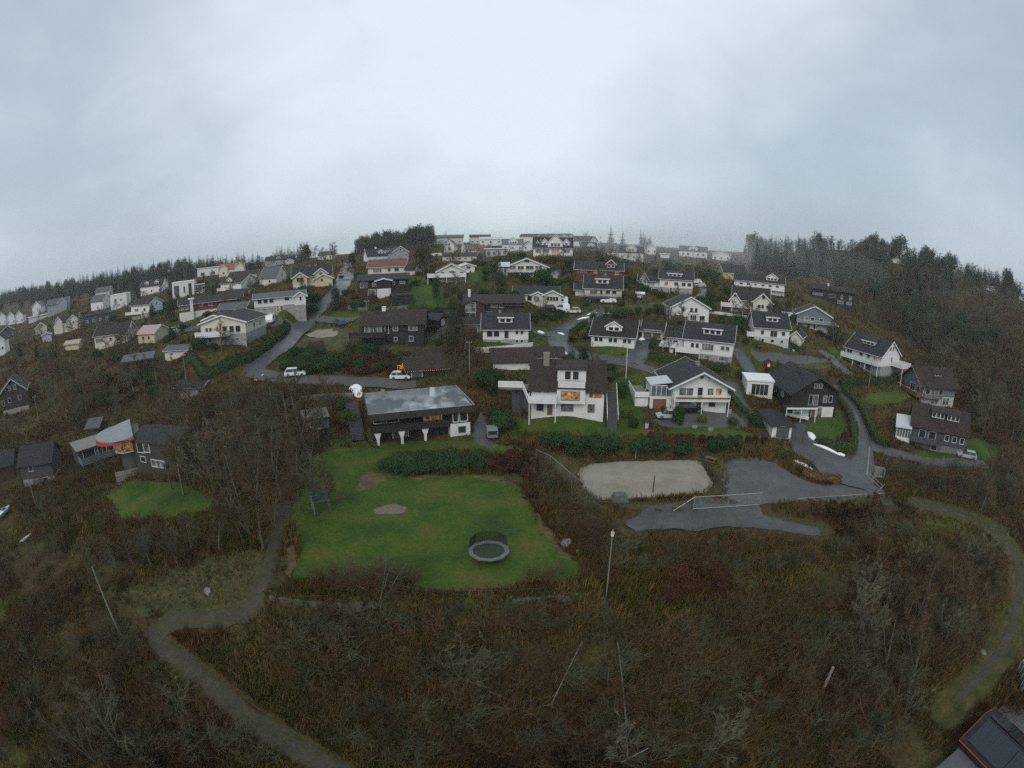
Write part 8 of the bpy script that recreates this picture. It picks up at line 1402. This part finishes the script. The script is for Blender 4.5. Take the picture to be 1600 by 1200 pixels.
    t = spot('play_house', 1200, 575, 10, 'small dark red play house on the playground lawn', 'play house'); mb = MB(); mb.prism([(-.9,0),(.9,0),(.9,1.2),(0,1.75),(-.9,1.2)],'y',-.7,.7); mb.build('wall', M['red'], t); mb = MB(); mb.chevron([(-1.1,1.14),(0,1.88),(1.1,1.14)],.08,'y',-.85,.85); mb.build('roof', M['r_dark'], t); mb = MB(); mb.box(-.3,.3,-.74,-.705,0,.95); mb.build('door', M['trim'], t)
    t = spot('bench_swing', 326, 682, -10, 'short orange seesaw board in the left grove', 'seesaw'); mb = MB(); mb.box(-1.2,1.2,-.12,.12,.55,.62); mb.build('board', og, t); mb = MB(); mb.prism([(-.25,-.1),(.25,-.1),(0,.55)],'y',-.15,.15); mb.build('stand', M['dmetal'], t)
    # boat in the open carport, boat shed, white scraps on the left
    def boat(px, py, rot, L, lb):
        t = spot('small_boat', px, py, rot, lb, 'boat'); W = L*.32; mb = MB(); n = 7; S = []
        for i in range(n): f = i/(n-1); w = W/2*(1-max(0, (f-.55)/.45)**2)*(.9+.1*f) + .01; zk = .25+.25*max(0, f-.6); S.append([(-L/2+L*f, -w, .8+.15*f), (-L/2+L*f, -w*.7, zk+.1), (-L/2+L*f, 0, zk-.1), (-L/2+L*f, w*.7, zk+.1), (-L/2+L*f, w, .8+.15*f)])
        for s in S: mb.v += s
        for i in range(n-1):
            for j in range(4): k = i*5+j; mb.face(k, k+1, k+6, k+5)
            k = i*5; mb.face(k+4, k, k+5, k+9)
        mb.face(0,4,3,2,1); mb.face(30,31,32,33,34); recalc(mb.build('hull', PAINT['white'], t)); mb = MB(); mb.hexa([(-L*.1,-W*.3,.86),(L*.2,-W*.22,.88),(L*.2,W*.22,.88),(-L*.1,W*.3,.86),(-L*.08,-W*.26,1.3),(L*.08,-W*.2,1.25),(L*.08,W*.2,1.25),(-L*.08,W*.26,1.3)]); mb.build('windscreen', M['cglass'], t)
        for s in (-1, 1): mb = MB(); mb.box(-L*.2+s*L*.18-.08,-L*.2+s*L*.18+.08,-W*.35,W*.35,-.2,.2); mb.build('cradle', M['brownwood'], t)
    boat(1246,656,-14,4.6,'white motor boat stored before the carport of the black house'); boat(8,805,40,4.2,'white boat lying at the left edge below the boathouse')
    lump('log_pile', 40,842,1.6,.3,.25,'lgrey','pale pile of planks on the dark bank at the left edge','plank pile',10,44); lump('boulder', 1270,1090,.01,.01,.01,'stone','x','rock') if False else None
    for i,(px,py,s_,lb) in enumerate(((1535,1020,.5,'round pale rock beside the lower muddy path'),(885,850,.7,'grey boulder on the bank left of the path'),(905,865,.5,'small boulder at the edge of the rough bank'),(1085,668,.6,'grey garden rock beside the driveway'),(1110,672,.7,'long garden rock below the driveway'),(325,925,.6,'pale rock on the meadow beside the muddy path'))): lump('rock', px, py, s_, s_*.8, s_*.6, 'stone', lb, 'rock', 20*i, 60+i)
    t = spot('greenhouse', 1602, 1066, 40, 'glazed greenhouse at the right edge above the solar roof', 'greenhouse'); mb = MB(); mb.prism([(-1.2,0),(1.2,0),(1.2,1.7),(0,2.4),(-1.2,1.7)],'y',-1.8,1.8); mb.build('glazing', M['cglass'], t); mb = MB()
    for y in (-1.82,-.9,0,.9,1.82):
        for s in (-1, 1): mb.tube((s*1.22,y,0),(s*1.22,y,1.72),.03,n=4); mb.tube((s*1.22,y,1.72),(0,y,2.43),.03,n=4)
    mb.build('frame', M['trim'], t)
    # the green canopy, lit lamps by doors
camera_world(); ground(); haze(); [mist(1050, 398, 290, 120*q, 100*q, 18*q, .0012) for q in (1, .75, .5)]
near_houses(); town(); grounds(); vegetation(); things()
